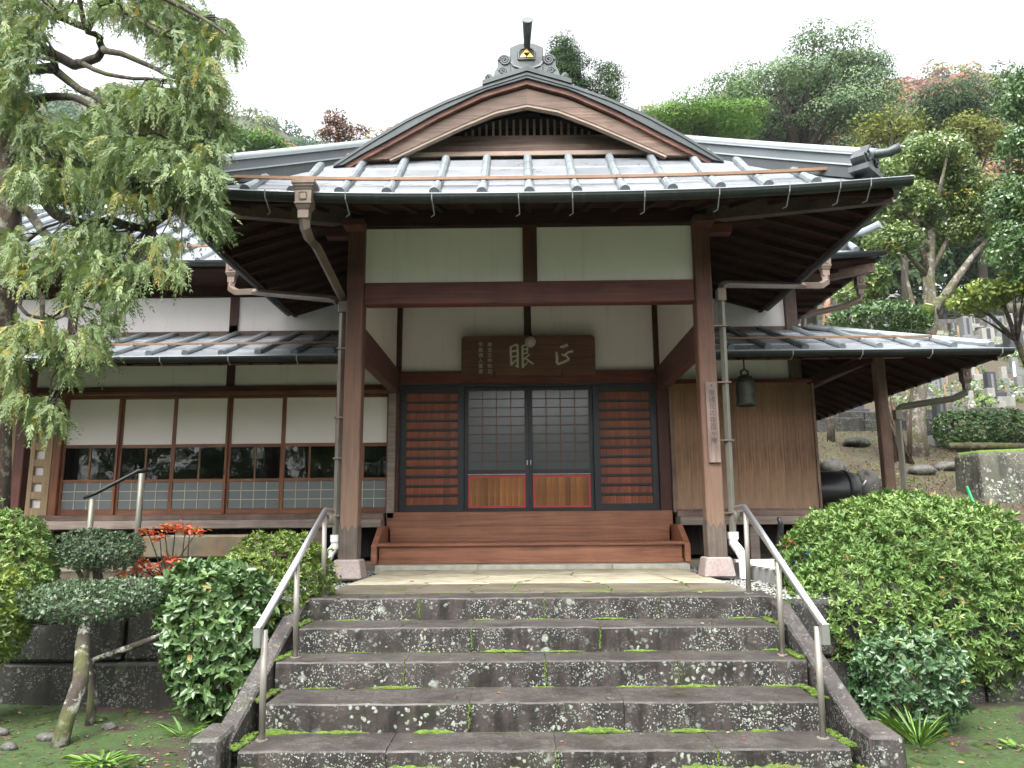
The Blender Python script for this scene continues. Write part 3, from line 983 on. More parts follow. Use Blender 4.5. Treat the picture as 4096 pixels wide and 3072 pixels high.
fx = list(np.linspace(-3.40, 3.40, 25))
gutter([(x, EY - .05, ze(x) - .015) for x in fx], .062, PR)
MB().tube([(x, EY - .112, ze(x) - .012) for x in fx], .006, 6).build('gutter_bead', 'ridge_cap', PR)
for sx in (-1, 1):
    gutter([(sx * 3.36, EY + .02, 3.53), (sx * 3.36, .3, 3.47), (sx * 3.36, 2.70, 3.47)], .048, PR)
for x in (-2.95, -2.36, -1.64, -.87, -.10, .38, 1.02, 1.68, 2.30, 2.75, 3.02):
    if abs(x + .87) < .01 or True:
        zz = ze(x)
        MB().tube([(x, EY - .118, zz - .0), (x, EY - .10, zz - .065), (x + .004, EY - .04, zz - .10), (x + .01, EY + .03, zz - .155), (x - .022, EY + .055, zz - .165)], .005, 5).build('gutter_hook', 'white_metal', PR)

# --- rain hoppers and downpipes of the porch


def pipe(pts, w, mat, parent, name='downpipe'):
    return MB().tube(pts, w, 4 if name == 'downpipe' else 10).build(name, mat, parent, 0.004 if name == 'downpipe' else 0, smooth=False)


def hopper(c, w, d, parent, mat='downpipe'):
    m = MB()
    x, y, z = c
    for a, b, za, zb in ((1.18, 1.18, -.035, 0), (1.06, 1.10, -.06, -.035), (.92, .98, -.085, -.06), (.82, .86, -.2, -.085), (.9, .9, -.215, -.2), (.72, .82, -.24, -.215), (.6, .72, -.262, -.24), (.55, .58, -.34, -.262)):
        m.hexa([(x - w * a / 2, y - d * a / 2, z + za), (x + w * a / 2, y - d * a / 2, z + za), (x + w * a / 2, y + d * a / 2, z + za), (x - w * a / 2, y + d * a / 2, z + za),
                (x - w * b / 2, y - d * b / 2, z + zb), (x + w * b / 2, y - d * b / 2, z + zb), (x + w * b / 2, y + d * b / 2, z + zb), (x - w * b / 2, y + d * b / 2, z + zb)])
    h = m.build('rain_hopper', mat, parent, 0.003)
    B(x - w * .2, x + w * .2, y - d * .45, y - d * .40, z - .18, z - .11).build('hopper_boss', mat, h, 0.01)
    return h


HX = -2.0
hopper((HX, EY - .10, 3.535), .175, .16, PR)
pipe([(HX, EY - .10, 3.22), (HX + .003, EY - .075, 3.13), (HX + .003, EY + .07, 3.08), (HX + .002, EY + .30, 3.10), (HX + .002, EY + .42, 3.085), (-1.985, .10, 2.90), (-1.965, .10, 2.84)], .05, 'downpipe', PR)
B(-2.015, -1.925, .05, .15, 2.74, 2.86).build('pipe_collar', 'downpipe', PR, 0.006)
pipe([(-1.975, .10, 2.75), (-1.975, .10, 1.35)], .039, 'downpipe', PR)
pipe([(-1.975, .10, 1.35), (-1.975, .10, .36)], .038, 'downpipe_grey', PR)
for z in (2.35, 1.62, 1.20, .62):
    B(-2.02, -1.90, .055, .145, z - .008, z + .008).build('pipe_clip', 'downpipe', PR)
pipe([(-1.975, .10, .42), (-1.975, .10, .32), (-2.02, .07, .25), (-2.05, .04, .17), (-2.05, .04, -.02)], .048, 'pvc', PR, 'plastic_pipe')
MB().tube([(-1.975, .10, .43), (-1.975, .10, .36)], .055, 12).build('pipe_socket', 'pvc', PR)
B(1.985, 2.075, .05, .15, 2.82, 2.96).build('pipe_collar', 'downpipe', PR, 0.006)
pipe([(2.03, .10, 2.85), (2.015, .10, .38)], .037, 'downpipe_grey', PR)
for z in (2.55, 1.95, 1.35, .62):
    B(1.90, 2.075, .055, .145, z - .007, z + .007).build('pipe_clip', 'downpipe', PR)
pipe([(2.015, .10, .42), (2.015, .10, .32), (2.06, .07, .25), (2.09, .04, .17), (2.09, .04, -.02)], .048, 'pvc', PR, 'plastic_pipe')
MB().tube([(2.015, .10, .43), (2.015, .10, .36)], .055, 12).build('pipe_socket', 'pvc', PR)

# ------------------------------------------------------------------ lean-to roofs over the ground floor
LY, LZ, TZ = 1.05, 2.50, 3.165


def zl(x, y):
    return LZ + (TZ - LZ) * (y - LY) / (YW - LY)


def lean_to(x0, x1, hip, rows):
    d = MB()
    xe = x1 if not hip else 3.85
    d.hexa([(x0, LY, LZ - .05), (x1, LY, LZ - .05), (xe, YW, TZ - .05), (x0, YW, TZ - .05), (x0, LY, LZ - .012), (x1, LY, LZ - .012), (xe, YW, TZ - .012), (x0, YW, TZ - .012)])
    r = d.build('lean_to_roof', 'eave_wood_y', T)
    yl = (lambda x: YW if x <= 3.85 else LY + (5.52 - x) * (YW - LY) / (5.52 - 3.85)) if hip else None
    x = x0
    j = 0
    while x < x1 - .01:
        xb = min(x + PB, x1)
        for c in range(rows):
            m = MB()
            y0 = LY - .015 + (YW - LY + .015) * c / rows
            y1 = LY - .015 + (YW - LY + .015) * (c + 1) / rows + (.03 if c < rows - 1 else 0)
            if roof_strip(m, x + .001, xb - .001, y0, y1, zl, yl, lift=.009, th=.01):
                m.build('roof_sheet', 'roof', r)
        if j:
            ye = (yl(x) if yl else YW) - .02
            pts = [(x, LY + .05, zl(x, LY + .05) + .028), (x, ye, zl(x, ye) + .028)]
            MB().tube(pts, .038, 8).build('batten', 'batten', r)
            MB().tube([(x, LY + .035, zl(x, LY + .035) + .026), (x, LY + .21, zl(x, LY + .21) + .028)], .043, 10).build('batten_end', 'batten', r)
        x = xb
        j += 1
    yb = LY + .46
    xe2 = x1 - (.55 if hip else 0)
    B(x0, xe2, yb, yb + .025, zl(0, yb) + .066, zl(0, yb) + .09).build('snow_bar', 'copper_bar', r)
    g = gutter([(x0, LY - .05, LZ - .03), (x1 + (.07 if hip else 0), LY - .05, LZ - .03)], .058, r)
    MB().tube([(x0, LY - .108, LZ - .027), (x1 + (.07 if hip else 0), LY - .108, LZ - .027)], .005, 5).build('gutter_bead', 'ridge_cap', r)
    x = x0 + .3
    while x < x1:
        MB().tube([(x, LY - .112, LZ - .03), (x, LY - .10, LZ - .08), (x, LY - .02, LZ - .12), (x - .015, LY - .01, LZ - .11)], .006, 5).build('gutter_hook', 'white_metal', r)
        x += .80
    # rafters and the beam that carries them
    x = x0 + .15
    while x < xe + .01:
        m = MB()
        m.hexa([(x - .022, LY + .04, LZ - .10), (x + .022, LY + .04, LZ - .10), (x + .022, YW, TZ - .10), (x - .022, YW, TZ - .10), (x - .022, LY + .04, LZ - .049), (x + .022, LY + .04, LZ - .049), (x + .022, YW, TZ - .049), (x - .022, YW, TZ - .049)])
        m.build('rafter', 'eave_wood_y', r)
        x += .36
    B(x0, x1 - (.62 if hip else 0), 2.05, 2.17, 2.615, 2.735).build('eave_beam', 'beam_red', r, 0.006)
    B(x0, x1 - .02, LY + .02, LY + .06, LZ - .085, LZ - .05).build('fascia', 'eave_wood', r)
    return r


LL = lean_to(WX, -1.95, False, 4)
LR = lean_to(1.95, 5.52, True, 4)
# the right lean-to turns the corner and runs back along the side
s = MB()
s.hexa([(3.85, YW, TZ - .05), (5.52, LY, LZ - .05), (5.52, 8.6, LZ - .05), (3.85, 8.6, TZ - .05), (3.85, YW, TZ - .012), (5.52, LY, LZ - .012), (5.52, 8.6, LZ - .012), (3.85, 8.6, TZ - .012)])
s.build('side_slope', 'roof', LR)
s = MB()
s.hexa([(3.85, YW, TZ - .075), (5.50, LY + .02, LZ - .075), (5.50, 8.6, LZ - .075), (3.85, 8.6, TZ - .075), (3.85, YW, TZ - .054), (5.50, LY + .02, LZ - .054), (5.50, 8.6, LZ - .054), (3.85, 8.6, TZ - .054)])
s.build('soffit', 'eave_wood', LR)
MB().tube([(5.42, LY + .12, zl(0, LY + .12) + .03), (3.85, YW, TZ + .035)], .045, 10).build('hip_cap', 'ridge_cap', LR)
gutter([(5.57, LY - .02, LZ - .03), (5.57, 8.6, LZ - .03)], .055, LR)
y = LY + .5
while y < 8.5:
    m = MB()
    xi = 3.87 if y > YW else 3.87 + (YW - y)
    zi = LZ + (TZ - LZ) * (5.52 - xi) / 1.67
    m.hexa([(xi, y - .022, zi - .125), (5.48, y - .022, LZ - .125), (5.48, y + .022, LZ - .125), (xi, y + .022, zi - .125), (xi, y - .022, zi - .07), (5.48, y - .022, LZ - .07), (5.48, y + .022, LZ - .07), (xi, y + .022, zi - .07)])
    m.build('rafter', 'eave_wood', LR)
    y += .36
m = MB()
m.hexa([(3.86, 2.69, 2.98), (5.46, 1.08, 2.36), (5.5, 1.13, 2.36), (3.93, 2.76, 2.98), (3.86, 2.69, 3.1), (5.46, 1.08, 2.45), (5.5, 1.13, 2.45), (3.93, 2.76, 3.1)])
m.build('hip_rafter', 'eave_wood', LR)
B(4.49, 4.62, 2.05, 2.18, 0.0, 2.62).build('veranda_post', wood('veranda post wood', (0.09, 0.05, 0.035), (0.25, 0.15, 0.1), 'z', 0.6), T, 0.012)
B(4.5, 4.61, 2.18, 8.4, 2.615, 2.735).build('eave_beam', 'beam_red_y', LR, 0.006)
m = MB()
m.hexa([(3.80, 2.60, 2.36), (4.52, 2.08, 2.58), (4.55, 2.12, 2.58), (3.83, 2.64, 2.36), (3.80, 2.60, 2.46), (4.52, 2.08, 2.68), (4.55, 2.12, 2.68), (3.83, 2.64, 2.46)])
m.build('tie_beam', 'eave_wood', LR)
hopper((5.57, 1.95, 2.50), .13, .13, LR)
pipe([(5.57, 1.95, 2.2), (5.55, 1.95, 2.12), (5.4, 1.98, 2.05), (5.25, 2.02, 2.03), (4.80, 2.12, 1.97), (4.76, 2.12, 1.93)], .045, 'downpipe_grey', LR)
B(4.705, 4.795, 2.075, 2.165, 1.80, 1.93).build('pipe_collar', 'downpipe', LR, 0.006)
pipe([(4.75, 2.12, 1.82), (4.75, 2.12, 0)], .042, 'downpipe_grey', LR)

# ------------------------------------------------------------------ main hall roof behind
ME, MZ, MS, RY = 1.9, 3.965, .61, 5.5
MXR = 4.58
MH = RY - ME


def zm(x, y):
    return MZ + MS * (y - ME) + .05 * max(0, (x - 3.4)) ** 1.5 - .03 * math.sin(math.pi * (y - ME) / (RY - ME))


mr = MB()
for i in range(8):
    ya, yb = ME + i * MH / 8, ME + (i + 1) * MH / 8
    xa, xb = MXR - (ya - ME), MXR - (yb - ME)
    p = [(WX - 3, ya, zm(0, ya)), (xa, ya, zm(0, ya)), (xb, yb, zm(0, yb)), (WX - 3, yb, zm(0, yb))]
    mr.hexa([(q[0], q[1], q[2] - .04) for q in p] + p)
MR = mr.build('main_roof', 'roof', T)
m = MB()
m.add([(MXR, ME, MZ), (MXR, 9.5, MZ), (MXR - MH, RY, MZ + MS * MH), (MXR, ME, MZ - .04), (MXR, 9.5, MZ - .04), (MXR - MH, RY, MZ + MS * MH - .04)], [(0, 1, 2), (5, 4, 3), (0, 3, 4, 1), (1, 4, 5, 2), (2, 5, 3, 0)])
m.build('side_slope', 'roof', MR)
m = MB()
m.hexa([(WX - 3, RY, MZ + MS * MH - .04), (MXR - MH, RY, MZ + MS * MH - .04), (MXR, 9.5, MZ - .04), (WX - 3, 9.5, MZ - .04), (WX - 3, RY, MZ + MS * MH), (MXR - MH, RY, MZ + MS * MH), (MXR, 9.5, MZ), (WX - 3, 9.5, MZ)])
m.build('rear_slope', 'roof', MR)
x = -2.2
while x > WX - 2.8:
    MB().tube([(x, ME + .04, zm(x, ME) + .03), (x, (ME + RY) / 2, zm(x, (ME + RY) / 2) + .03), (x, RY, zm(x, RY) + .03)], .042, 8).build('batten', 'batten', MR)
    x -= PB
x = 2.6
while x < MXR - .1:
    ye = min(RY, ME + (MXR - x))
    MB().tube([(x, ME + .04, zm(x, ME) + .03), (x, ye, zm(x, ye) + .03)], .042, 8).build('batten', 'batten', MR)
    x += PB
MB().tube([(WX - 3, RY, MZ + MS * MH + .06), (MXR - MH, RY, MZ + MS * MH + .06)], .13, 12).build('ridge_cap', 'ridge_cap', MR)
MB().tube([(MXR - MH, RY, MZ + MS * MH + .08), (MXR - .35, ME + .35, MZ + .36), (MXR - .1, ME + .1, MZ + .34), (MXR + .05, ME - .05, MZ + .38)], [.05, .05, .05, .055], 10).build('hip_cap', 'ridge_cap', MR)
o = MB()
o.rock((MXR - .33, ME + .33, MZ + .22), (.14, .14, .17), 3, 10, 6, .12)
o.build('ridge_end_ornament', 'tarn', MR)
# a descending ridge on the left slope with a round end tile
e = at(230, 489, y=3.2)
x = float(e[0])
pts = [(x, y, zm(x, y) + .16) for y in (3.1, 4.2, RY)]
MB().tube(pts, .075, 10).build('ridge_cap', 'ridge_cap', MR)
m = MB()
m.hexa([(x - .1, 3.12, zm(x, 3.12)), (x + .1, 3.12, zm(x, 3.12)), (x + .1, RY, zm(x, RY)), (x - .1, RY, zm(x, RY)), (x - .1, 3.12, zm(x, 3.12) + .14), (x + .1, 3.12, zm(x, 3.12) + .14), (x + .1, RY, zm(x, RY) + .14), (x - .1, RY, zm(x, RY) + .14)])
m.build('ridge_course', 'ridge', MR)
MB().tube([(x, 3.08, zm(x, 3.08) + .15), (x, 3.0, zm(x, 3.0) + .17)], [.085, .085], 12).build('ridge_end_tile', 'iron', MR)
B(WX - 3, -3.42, ME + .62, ME + .65, zm(0, ME + .62) + .075, zm(0, ME + .62) + .105).build('snow_bar', 'copper_bar', MR)
gutter([(WX - 3, ME - .05, MZ - .02), (-3.5, ME - .05, MZ - .02)], .062, MR)
gutter([(3.5, ME - .05, MZ - .02), (MXR - .6, ME - .05, MZ - .02), (MXR + .08, ME - .05, MZ + .02)], .062, MR)
gutter([(MXR + .05, ME, MZ), (MXR + .05, 9.4, MZ - .02)], .06, MR)
B(WX - 3, MXR - .02, ME + .03, YW + .1, MZ - .10, MZ - .06).build('soffit', 'eave_wood', MR)
B(MXR - .7, MXR - .03, YW + .1, 9.3, MZ - .10, MZ - .06).build('soffit', 'eave_wood', MR)
y = ME + .3
while y < 9.2:
    B(max(3.8, 3.0), MXR - .06, y, y + .05, MZ - .15, MZ - .101).build('rafter', 'eave_wood', MR)
    y += .36
m = MB()
m.hexa([(3.6, 2.62, 3.74), (MXR - .05, ME + .05, 3.74), (MXR, ME + .1, 3.74), (3.7, 2.72, 3.74), (3.6, 2.62, 3.86), (MXR - .05, ME + .05, 3.86), (MXR, ME + .1, 3.86), (3.7, 2.72, 3.86)])
m.build('hip_rafter', wood('hall hip rafter', (0.12, 0.07, 0.05), (0.28, 0.18, 0.14), 'x', 0.6), MR)
hopper((MXR + .05, 2.6, 3.95), .13, .13, MR)
pipe([(MXR + .05, 2.6, 3.64), (MXR + .03, 2.6, 3.55), (4.42, 2.62, 3.46), (3.95, 2.63, 3.36), (3.84, 2.64, 3.30), (3.82, 2.64, 3.16)], .045, 'downpipe', MR)
for sx, zz_ in ((-1, 2.88), (1, 3.0)):          # hoppers where the hall gutters meet the porch; long pipes to the posts
    hopper((sx * 3.86, ME - .05, MZ + .02), .16, .14, MR)
    pipe([(sx * 3.86, ME - .05, MZ - .30), (sx * 3.855, ME - .07, MZ - .40), (sx * 3.74, ME - .17, MZ - .48), (sx * 3.45, ME - .35, MZ - .53)], .052, 'downpipe', MR)
    pipe([(sx * 3.47, ME - .34, MZ - .53), (sx * 2.10, .16, zz_ + .03), (sx * 2.04, .11, zz_ - .01)], .042, 'downpipe', MR)

# ------------------------------------------------------------------ entrance step of polished wood
S = thing('wooden_entry_step', (0, 2.1, 0.055), 'polished red brown wooden entry step with slanted side boards below the doors', 'step')
B(-1.83, 1.83, 2.50, 2.56, 0.30, 0.49).build('upper_riser', 'step_wood', S, 0.004)
B(-1.86, 1.86, 1.74, 2.56, 0.262, 0.30).build('tread', 'step_wood', S, 0.006)
B(-1.84, 1.84, 1.79, 1.83, 0.055, 0.262).build('riser', 'step_wood', S, 0.003)
B(-1.85, 1.85, 1.775, 1.79, 0.055, 0.10).build('kick_strip', 'step_wood', S, 0.003)
for sx in (-1, 1):
    xa, xb = (1.86, 1.93) if sx > 0 else (-1.93, -1.86)
    MB().prism([(1.73, .055), (2.58, .055), (2.58, .505), (2.16, .505), (1.73, .27)], xa, xb, 'x').build('side_board', 'step_wood', S, 0.006)
# bench like top board where the plank meets the floor edge
B(-1.92, 1.92, 2.56, 2.60, 0.46, 0.485).build('back_strip', 'step_wood', S)
# ------------------------------------------------------------------ stone, moss and soil materials


def stone_mat(name, c, lichen=0.6, moss=0.3, scale=1.0, wet=0.5, top_l=0.15):
    """dark weathered stone: pale lichen rosettes on upright faces, clean worn tops, moss film"""
    m, nt, p = newmat(name)
    n = N(nt)
    v = n.coords((scale,) * 3)
    base = n.ramp(n.noise(v, 5, 6, 0.65), [(0.3, scl(c, 0.45)), (0.5, scl(c, 0.9)), (0.72, scl(c, 1.5))])
    speck = n.noise(v, 60, 3, 0.7)
    base = n.mix(n.ramp(speck, [(0.55, 0.0), (0.75, 0.4)]), base, scl(c, 2.2))
    streak = n.noise(n.coords((8 * scale, 8 * scale, 1.2 * scale)), 1.4, 5, 0.6)
    base = n.mix(n.math('MULTIPLY', n.ramp(streak, [(0.44, 0.0), (0.6, 0.9)]), n.ramp(n.sep(n.node('ShaderNodeNewGeometry').outputs['Normal'])[2], [(0.3, 1.0), (0.8, 0.25)])), base, scl(c, 0.25))
    geo = n.node('ShaderNodeNewGeometry')
    nz = n.sep(geo.outputs['Normal'])[2]
    side = n.ramp(nz, [(0.35, 1.0), (0.7, top_l)])
    # lichen rosettes at three sizes, gathered in colonies
    wob = n.node('ShaderNodeVectorMath', operation='ADD')
    nv = n.node('ShaderNodeTexNoise')
    nv.inputs['Scale'].default_value = 22
    n.link(v, nv.inputs['Vector'])
    sc = n.node('ShaderNodeVectorMath', operation='SCALE')
    n.link(nv.outputs['Color'], sc.inputs[0])
    sc.inputs['Scale'].default_value = 0.045
    n.link(v, wob.inputs[0])
    n.link(sc.outputs[0], wob.inputs[1])
    tot = None
    for s_, lo, hi, ns, t0, t1, pk in ((11, .22, .36, 2.2, .50, .60, .74), (30, .28, .42, 3.1, .47, .58, .5), (75, .30, .46, 4.0, .44, .56, .35)):
        vo = n.voro(wob.outputs[0], s_)
        spot = n.ramp(vo.outputs['Distance'], [(lo, 1.0), (hi, 0.0)])
        pick = n.ramp(n.sep(vo.outputs['Color'])[0], [(pk, 0.0), (pk + .04, 1.0)])
        col_ = n.ramp(n.noise(v, ns, 4, 0.6), [(t0, 0.0), (t1, 1.0)])
        k = n.math('MULTIPLY', n.math('MULTIPLY', spot, pick), col_)
        tot = k if tot is None else n.math('MAXIMUM', tot, k)
    tot = n.math('MULTIPLY', n.math('MULTIPLY', tot, side), lichen, True)
    lc = n.ramp(n.noise(v, 45, 5, 0.7), [(0.3, (0.08, 0.09, 0.075)), (0.5, (0.24, 0.265, 0.23)), (0.68, (0.42, 0.43, 0.35))])
    col = n.mix(tot, base, lc)
    mo = n.ramp(n.noise(v, 3.1, 5, 0.65), [(0.60, 0.0), (0.72, 1.0)])
    col = n.mix(n.math('MULTIPLY', mo, moss), col, (0.05, 0.075, 0.018))
    n.link(col, p.inputs['Base Color'])
    n.link(n.ramp(n.noise(v, 4, 4), [(0.35, 0.7 - wet * .4), (0.65, 0.8)]), p.inputs['Roughness'])
    h = n.math('ADD', n.noise(v, 30, 6, 0.7), n.math('MULTIPLY', tot, 0.5))
    n.bump(p, h, 0.5, 0.008)
    return m


MAT['step_stone'] = stone_mat('lichened step stone', (0.038, 0.031, 0.027), 0.95, 0.2, 1.0, 0.6, 0.12)
MAT['wall_stone'] = stone_mat('lichened retaining wall stone', (0.02, 0.018, 0.014), 0.5, 0.7, 1.0, 0.2, 0.3)
MAT['cheek_stone'] = stone_mat('lichened cheek wall stone', (0.05, 0.042, 0.038), 0.9, 0.35, 1.0, 0.5, 0.35)
MAT['rock'] = stone_mat('grey garden rock', (0.075, 0.068, 0.06), 0.45, 0.5, 0.7, 0.2, 0.6)
MAT['grave_dark'] = plain('dark polished granite', (0.03, 0.032, 0.037), 0.3, var=0.15, scale=30, spec=0.5)
MAT['grave_grey'] = plain('grey granite', (0.12, 0.125, 0.13), 0.5, var=0.2, scale=30, dirt=(0.07, 0.075, 0.06))
MAT['grave_pale'] = plain('pale granite', (0.20, 0.195, 0.175), 0.6, var=0.2, scale=30, dirt=(0.09, 0.09, 0.07))


def flag_mat(k=1.0, name='pale paving stone', rough=.62):
    m, nt, p = newmat(name)
    n = N(nt)
    v = n.coords()
    c = n.ramp(n.noise(v, 3, 6, 0.65), [(0.3, scl((0.2, 0.175, 0.115), k)), (0.5, scl((0.33, 0.3, 0.215), k)), (0.7, scl((0.42, 0.39, 0.3), k))])
    c = n.mix(n.ramp(n.noise(v, 7, 5, 0.6), [(0.55, 0.0), (0.75, 0.5)]), c, scl((0.27, 0.2, 0.1), k))
    c = n.mix(1.0, c, n.ramp(n.rand(), [(0, 0.86), (1, 1.06)]), 'MULTIPLY')
    n.link(c, p.inputs['Base Color'])
    p.inputs['Roughness'].default_value = rough
    n.bump(p, n.noise(v, 18, 6, 0.7), 0.25, 0.01)
    return m


MAT['flag'] = flag_mat()
MAT['flag_wet'] = flag_mat(.36, 'rain wet paving stone', .35)


def soil_mat():
    m, nt, p = newmat('mossy garden soil')
    n = N(nt)
    v = n.coords()
    soil = n.ramp(n.noise(v, 9, 7, 0.7), [(0.3, (0.012, 0.008, 0.006)), (0.55, (0.033, 0.021, 0.014)), (0.75, (0.065, 0.043, 0.03))])
    leafs = n.voro(v, 26)
    bits = n.math('MULTIPLY', n.ramp(leafs.outputs['Distance'], [(0.18, 1.0), (0.24, 0.0)]), n.ramp(n.sep(leafs.outputs['Color'])[1], [(0.90, 0.0), (0.92, 1.0)]))
    lcol = n.ramp(n.sep(leafs.outputs['Color'])[0], [(0.0, (0.25, 0.11, 0.04)), (0.5, (0.38, 0.28, 0.16)), (1.0, (0.12, 0.07, 0.04))])
    soil = n.mix(bits, soil, lcol)
    moss = n.ramp(n.noise(v, 22, 6, 0.75), [(0.3, (0.01, 0.026, 0.003)), (0.55, (0.03, 0.06, 0.008)), (0.75, (0.065, 0.1, 0.016))])
    f = n.ramp(n.noise(v, 1.25, 6, 0.6, 0.4), [(0.42, 0.0), (0.49, 1.0)])
    # the hillside on the right is bare brown earth with thin grass
    pos = n.sep(v)
    hill = n.ramp(n.math('ADD', n.math('MULTIPLY', pos[1], 0.25), n.math('MULTIPLY', n.noise(v, 1.2, 4), 0.4)), [(0.15, 1.0), (0.45, 0.0)])
    f = n.math('MULTIPLY', f, hill)
    col = n.mix(f, soil, moss)
    dry = n.ramp(n.noise(n.coords((1, 1, 1)), 15, 7, 0.75), [(0.3, (0.014, 0.009, 0.006)), (0.5, (0.04, 0.027, 0.016)), (0.7, (0.085, 0.06, 0.034))])
    grass = n.ramp(n.noise(v, 3.0, 6, 0.7), [(0.48, 0.0), (0.62, 0.8)])
    dry = n.mix(grass, dry, (0.045, 0.055, 0.015))
    dry = n.mix(bits, dry, lcol)
    col = n.mix(n.math('SUBTRACT', 1.0, hill), col, dry)
    n.link(col, p.inputs['Base Color'])
    p.inputs['Roughness'].default_value = 0.9
    h = n.math('ADD', n.noise(v, 45, 6, 0.75), n.math('MULTIPLY', f, 0.4))
    n.bump(p, h, 0.7, 0.02)
    return m


MAT['soil'] = soil_mat()


def moss_mat(k=1.0):
    m, nt, p = newmat('green moss')
    n = N(nt)
    v = n.coords()
    c = n.ramp(n.noise(v, 35, 6, 0.7), [(0.3, scl((0.02, 0.04, 0.004), k)), (0.5, scl((0.05, 0.088, 0.008), k)), (0.7, scl((0.1, 0.145, 0.02), k))])
    c = n.mix(n.ramp(n.noise(v, 3.2, 4), [(0.56, 0.0), (0.7, 0.7)]), c, (0.08, 0.06, 0.02))
    n.link(c, p.inputs['Base Color'])
    p.inputs['Roughness'].default_value = 0.95
    n.bump(p, n.noise(v, 160, 5, 0.8), 0.9, 0.01)
    return m


MAT['moss'] = moss_mat(1.5)
MAT['pebble'] = plain('grey pebble', (0.22, 0.215, 0.205), 0.6, var=0.2, scale=3)


def hnoise(x, y):
    return 0.5 * math.sin(1.7 * x + .6 * y) * math.sin(1.3 * y - .4 * x + 1) + .3 * math.sin(4.1 * x + 2 * y) * math.cos(3.7 * y + x)


def sstep(a, b, t):
    t = min(1, max(0, (t - a) / (b - a)))
    return t * t * (3 - 2 * t)


def gz(x, y):
    """height of the ground"""
    h = -.77 + .018 * hnoise(x * 1.3, y * 1.3) + (.05 * max(0, abs(x) - 2.2) * (1 if y < -1.93 else 0) * sstep(-5, -2.2, y) * .6)
    if y > -1.915:
        h = -.045 + .004 * hnoise(x, y)
        rise = .28 * max(0, y - 1.5) + .05 * max(0, y - 14)
        h += rise * sstep(4.4, 6.2, x) + .035 * hnoise(x * .8, y * .8) * sstep(4.4, 6.2, x)
        if y > 10:
            h += .30 * (y - 10) * (1 - sstep(4.4, 6.2, x))
    return h


gx = sorted(set([round(v, 3) for v in list(np.arange(-8, 9, .14)) + list(np.arange(-60, -8, 2.0)) + list(np.arange(9, 60, .8)) + list(np.arange(60, 160, 6))]))
gy = sorted(set([round(v, 3) for v in list(np.arange(-5.2, -1.95, .12)) + [-1.93, -1.91, -1.9] + list(np.arange(-1.8, 14, .22)) + list(np.arange(-30, -5.2, 1.2)) + list(np.arange(14, 62, 1.0)) + list(np.arange(62, 130, 5))]))
vs = [(x, y, gz(x, y)) for y in gy for x in gx]
nx = len(gx)
me = bpy.data.meshes.new('ground')
me.from_pydata(vs, [], [(j * nx + i, j * nx + i + 1, (j + 1) * nx + i + 1, (j + 1) * nx + i) for j in range(len(gy) - 1) for i in range(nx - 1)])
me.polygons.foreach_set('use_smooth', [True] * len(me.polygons))
me.materials.append(MAT['soil'])
tag(link('ground', me), kind='structure')
# a plain field far beyond, below the near ground, out to the horizon
far = MB().add([(-1500, -1500, -1.2), (1500, -1500, -1.2), (1500, 1500, -1.2), (-1500, 1500, -1.2)], [(0, 1, 2, 3)]).build('terrain', plain('far earth', (0.06, 0.07, 0.04), 0.95))
tag(far, kind='structure')

# ------------------------------------------------------------------ stone stairs
ST = thing('stone_stairs', (0, -2.7, -0.8), 'five wide dark stone steps with pale lichen and moss, between low sloping cheek walls', 'stairs')
YF = [-1.98, -2.38, -2.70, -3.10, -3.45]
ZT = [0.0, -0.158, -0.32, -0.485, -0.65]
HW = [(-1.69, 1.74), (-1.62, 1.63), (-1.67, 1.69), (-1.60, 1.62), (-1.62, 1.63)]
JX = [[1675, 2180, 2645], [1887, 2402], [1618, 2182, 2712], [1877, 2489], [1552, 2218, 2853]]
rg = random.Random(5)
for i in range(5):
    xs = [HW[i][0]] + [float(at(u / 1.8517, 1400, y=YF[i])[0]) for u in JX[i]] + [HW[i][1]]
    yb = YF[i] + (.36 if i == 0 else YF[i - 1] - YF[i] + .06)
    for a, b in zip(xs[:-1], xs[1:]):
        dz = rg.uniform(-.004, .003)
        dy = rg.uniform(-.006, .006)
        m = MB()
        nseg = 8
        # slightly wavy, worn front edge
        for k in range(nseg):
            xa, xb = a + .004 + (b - a - .008) * k / nseg, a + .004 + (b - a - .008) * (k + 1) / nseg
            m.v += []
        xsn = np.linspace(a + .0015, b - .0015, nseg + 1)
        wz = [dz + rg.uniform(-.004, .003) for _ in xsn]
        wy = [dy + rg.uniform(-.005, .005) for _ in xsn]
        rows = []
        for x, w1, w2 in zip(xsn, wz, wy):
            yf, zt = YF[i] + w2, ZT[i] + w1
            rows.append([(x, yb, zt - .2), (x, yb, ZT[i] + dz), (x, yf + .03, zt), (x, yf + .010, zt - .003), (x, yf + .001, zt - .012), (x, yf, zt - .035), (x, yf + .004, zt - .22)])
        q = len(rows[0])
        vv = [p for r_ in rows for p in r_]
        ff = [(s_ * q + t, s_ * q + t + 1, (s_ + 1) * q + t + 1, (s_ + 1) * q + t) for s_ in range(nseg) for t in range(q - 1)] + [tuple(range(q)), tuple(nseg * q + t for t in range(q))[::-1]]
        m.add(vv, ff).build('step_stone', 'step_stone', ST)

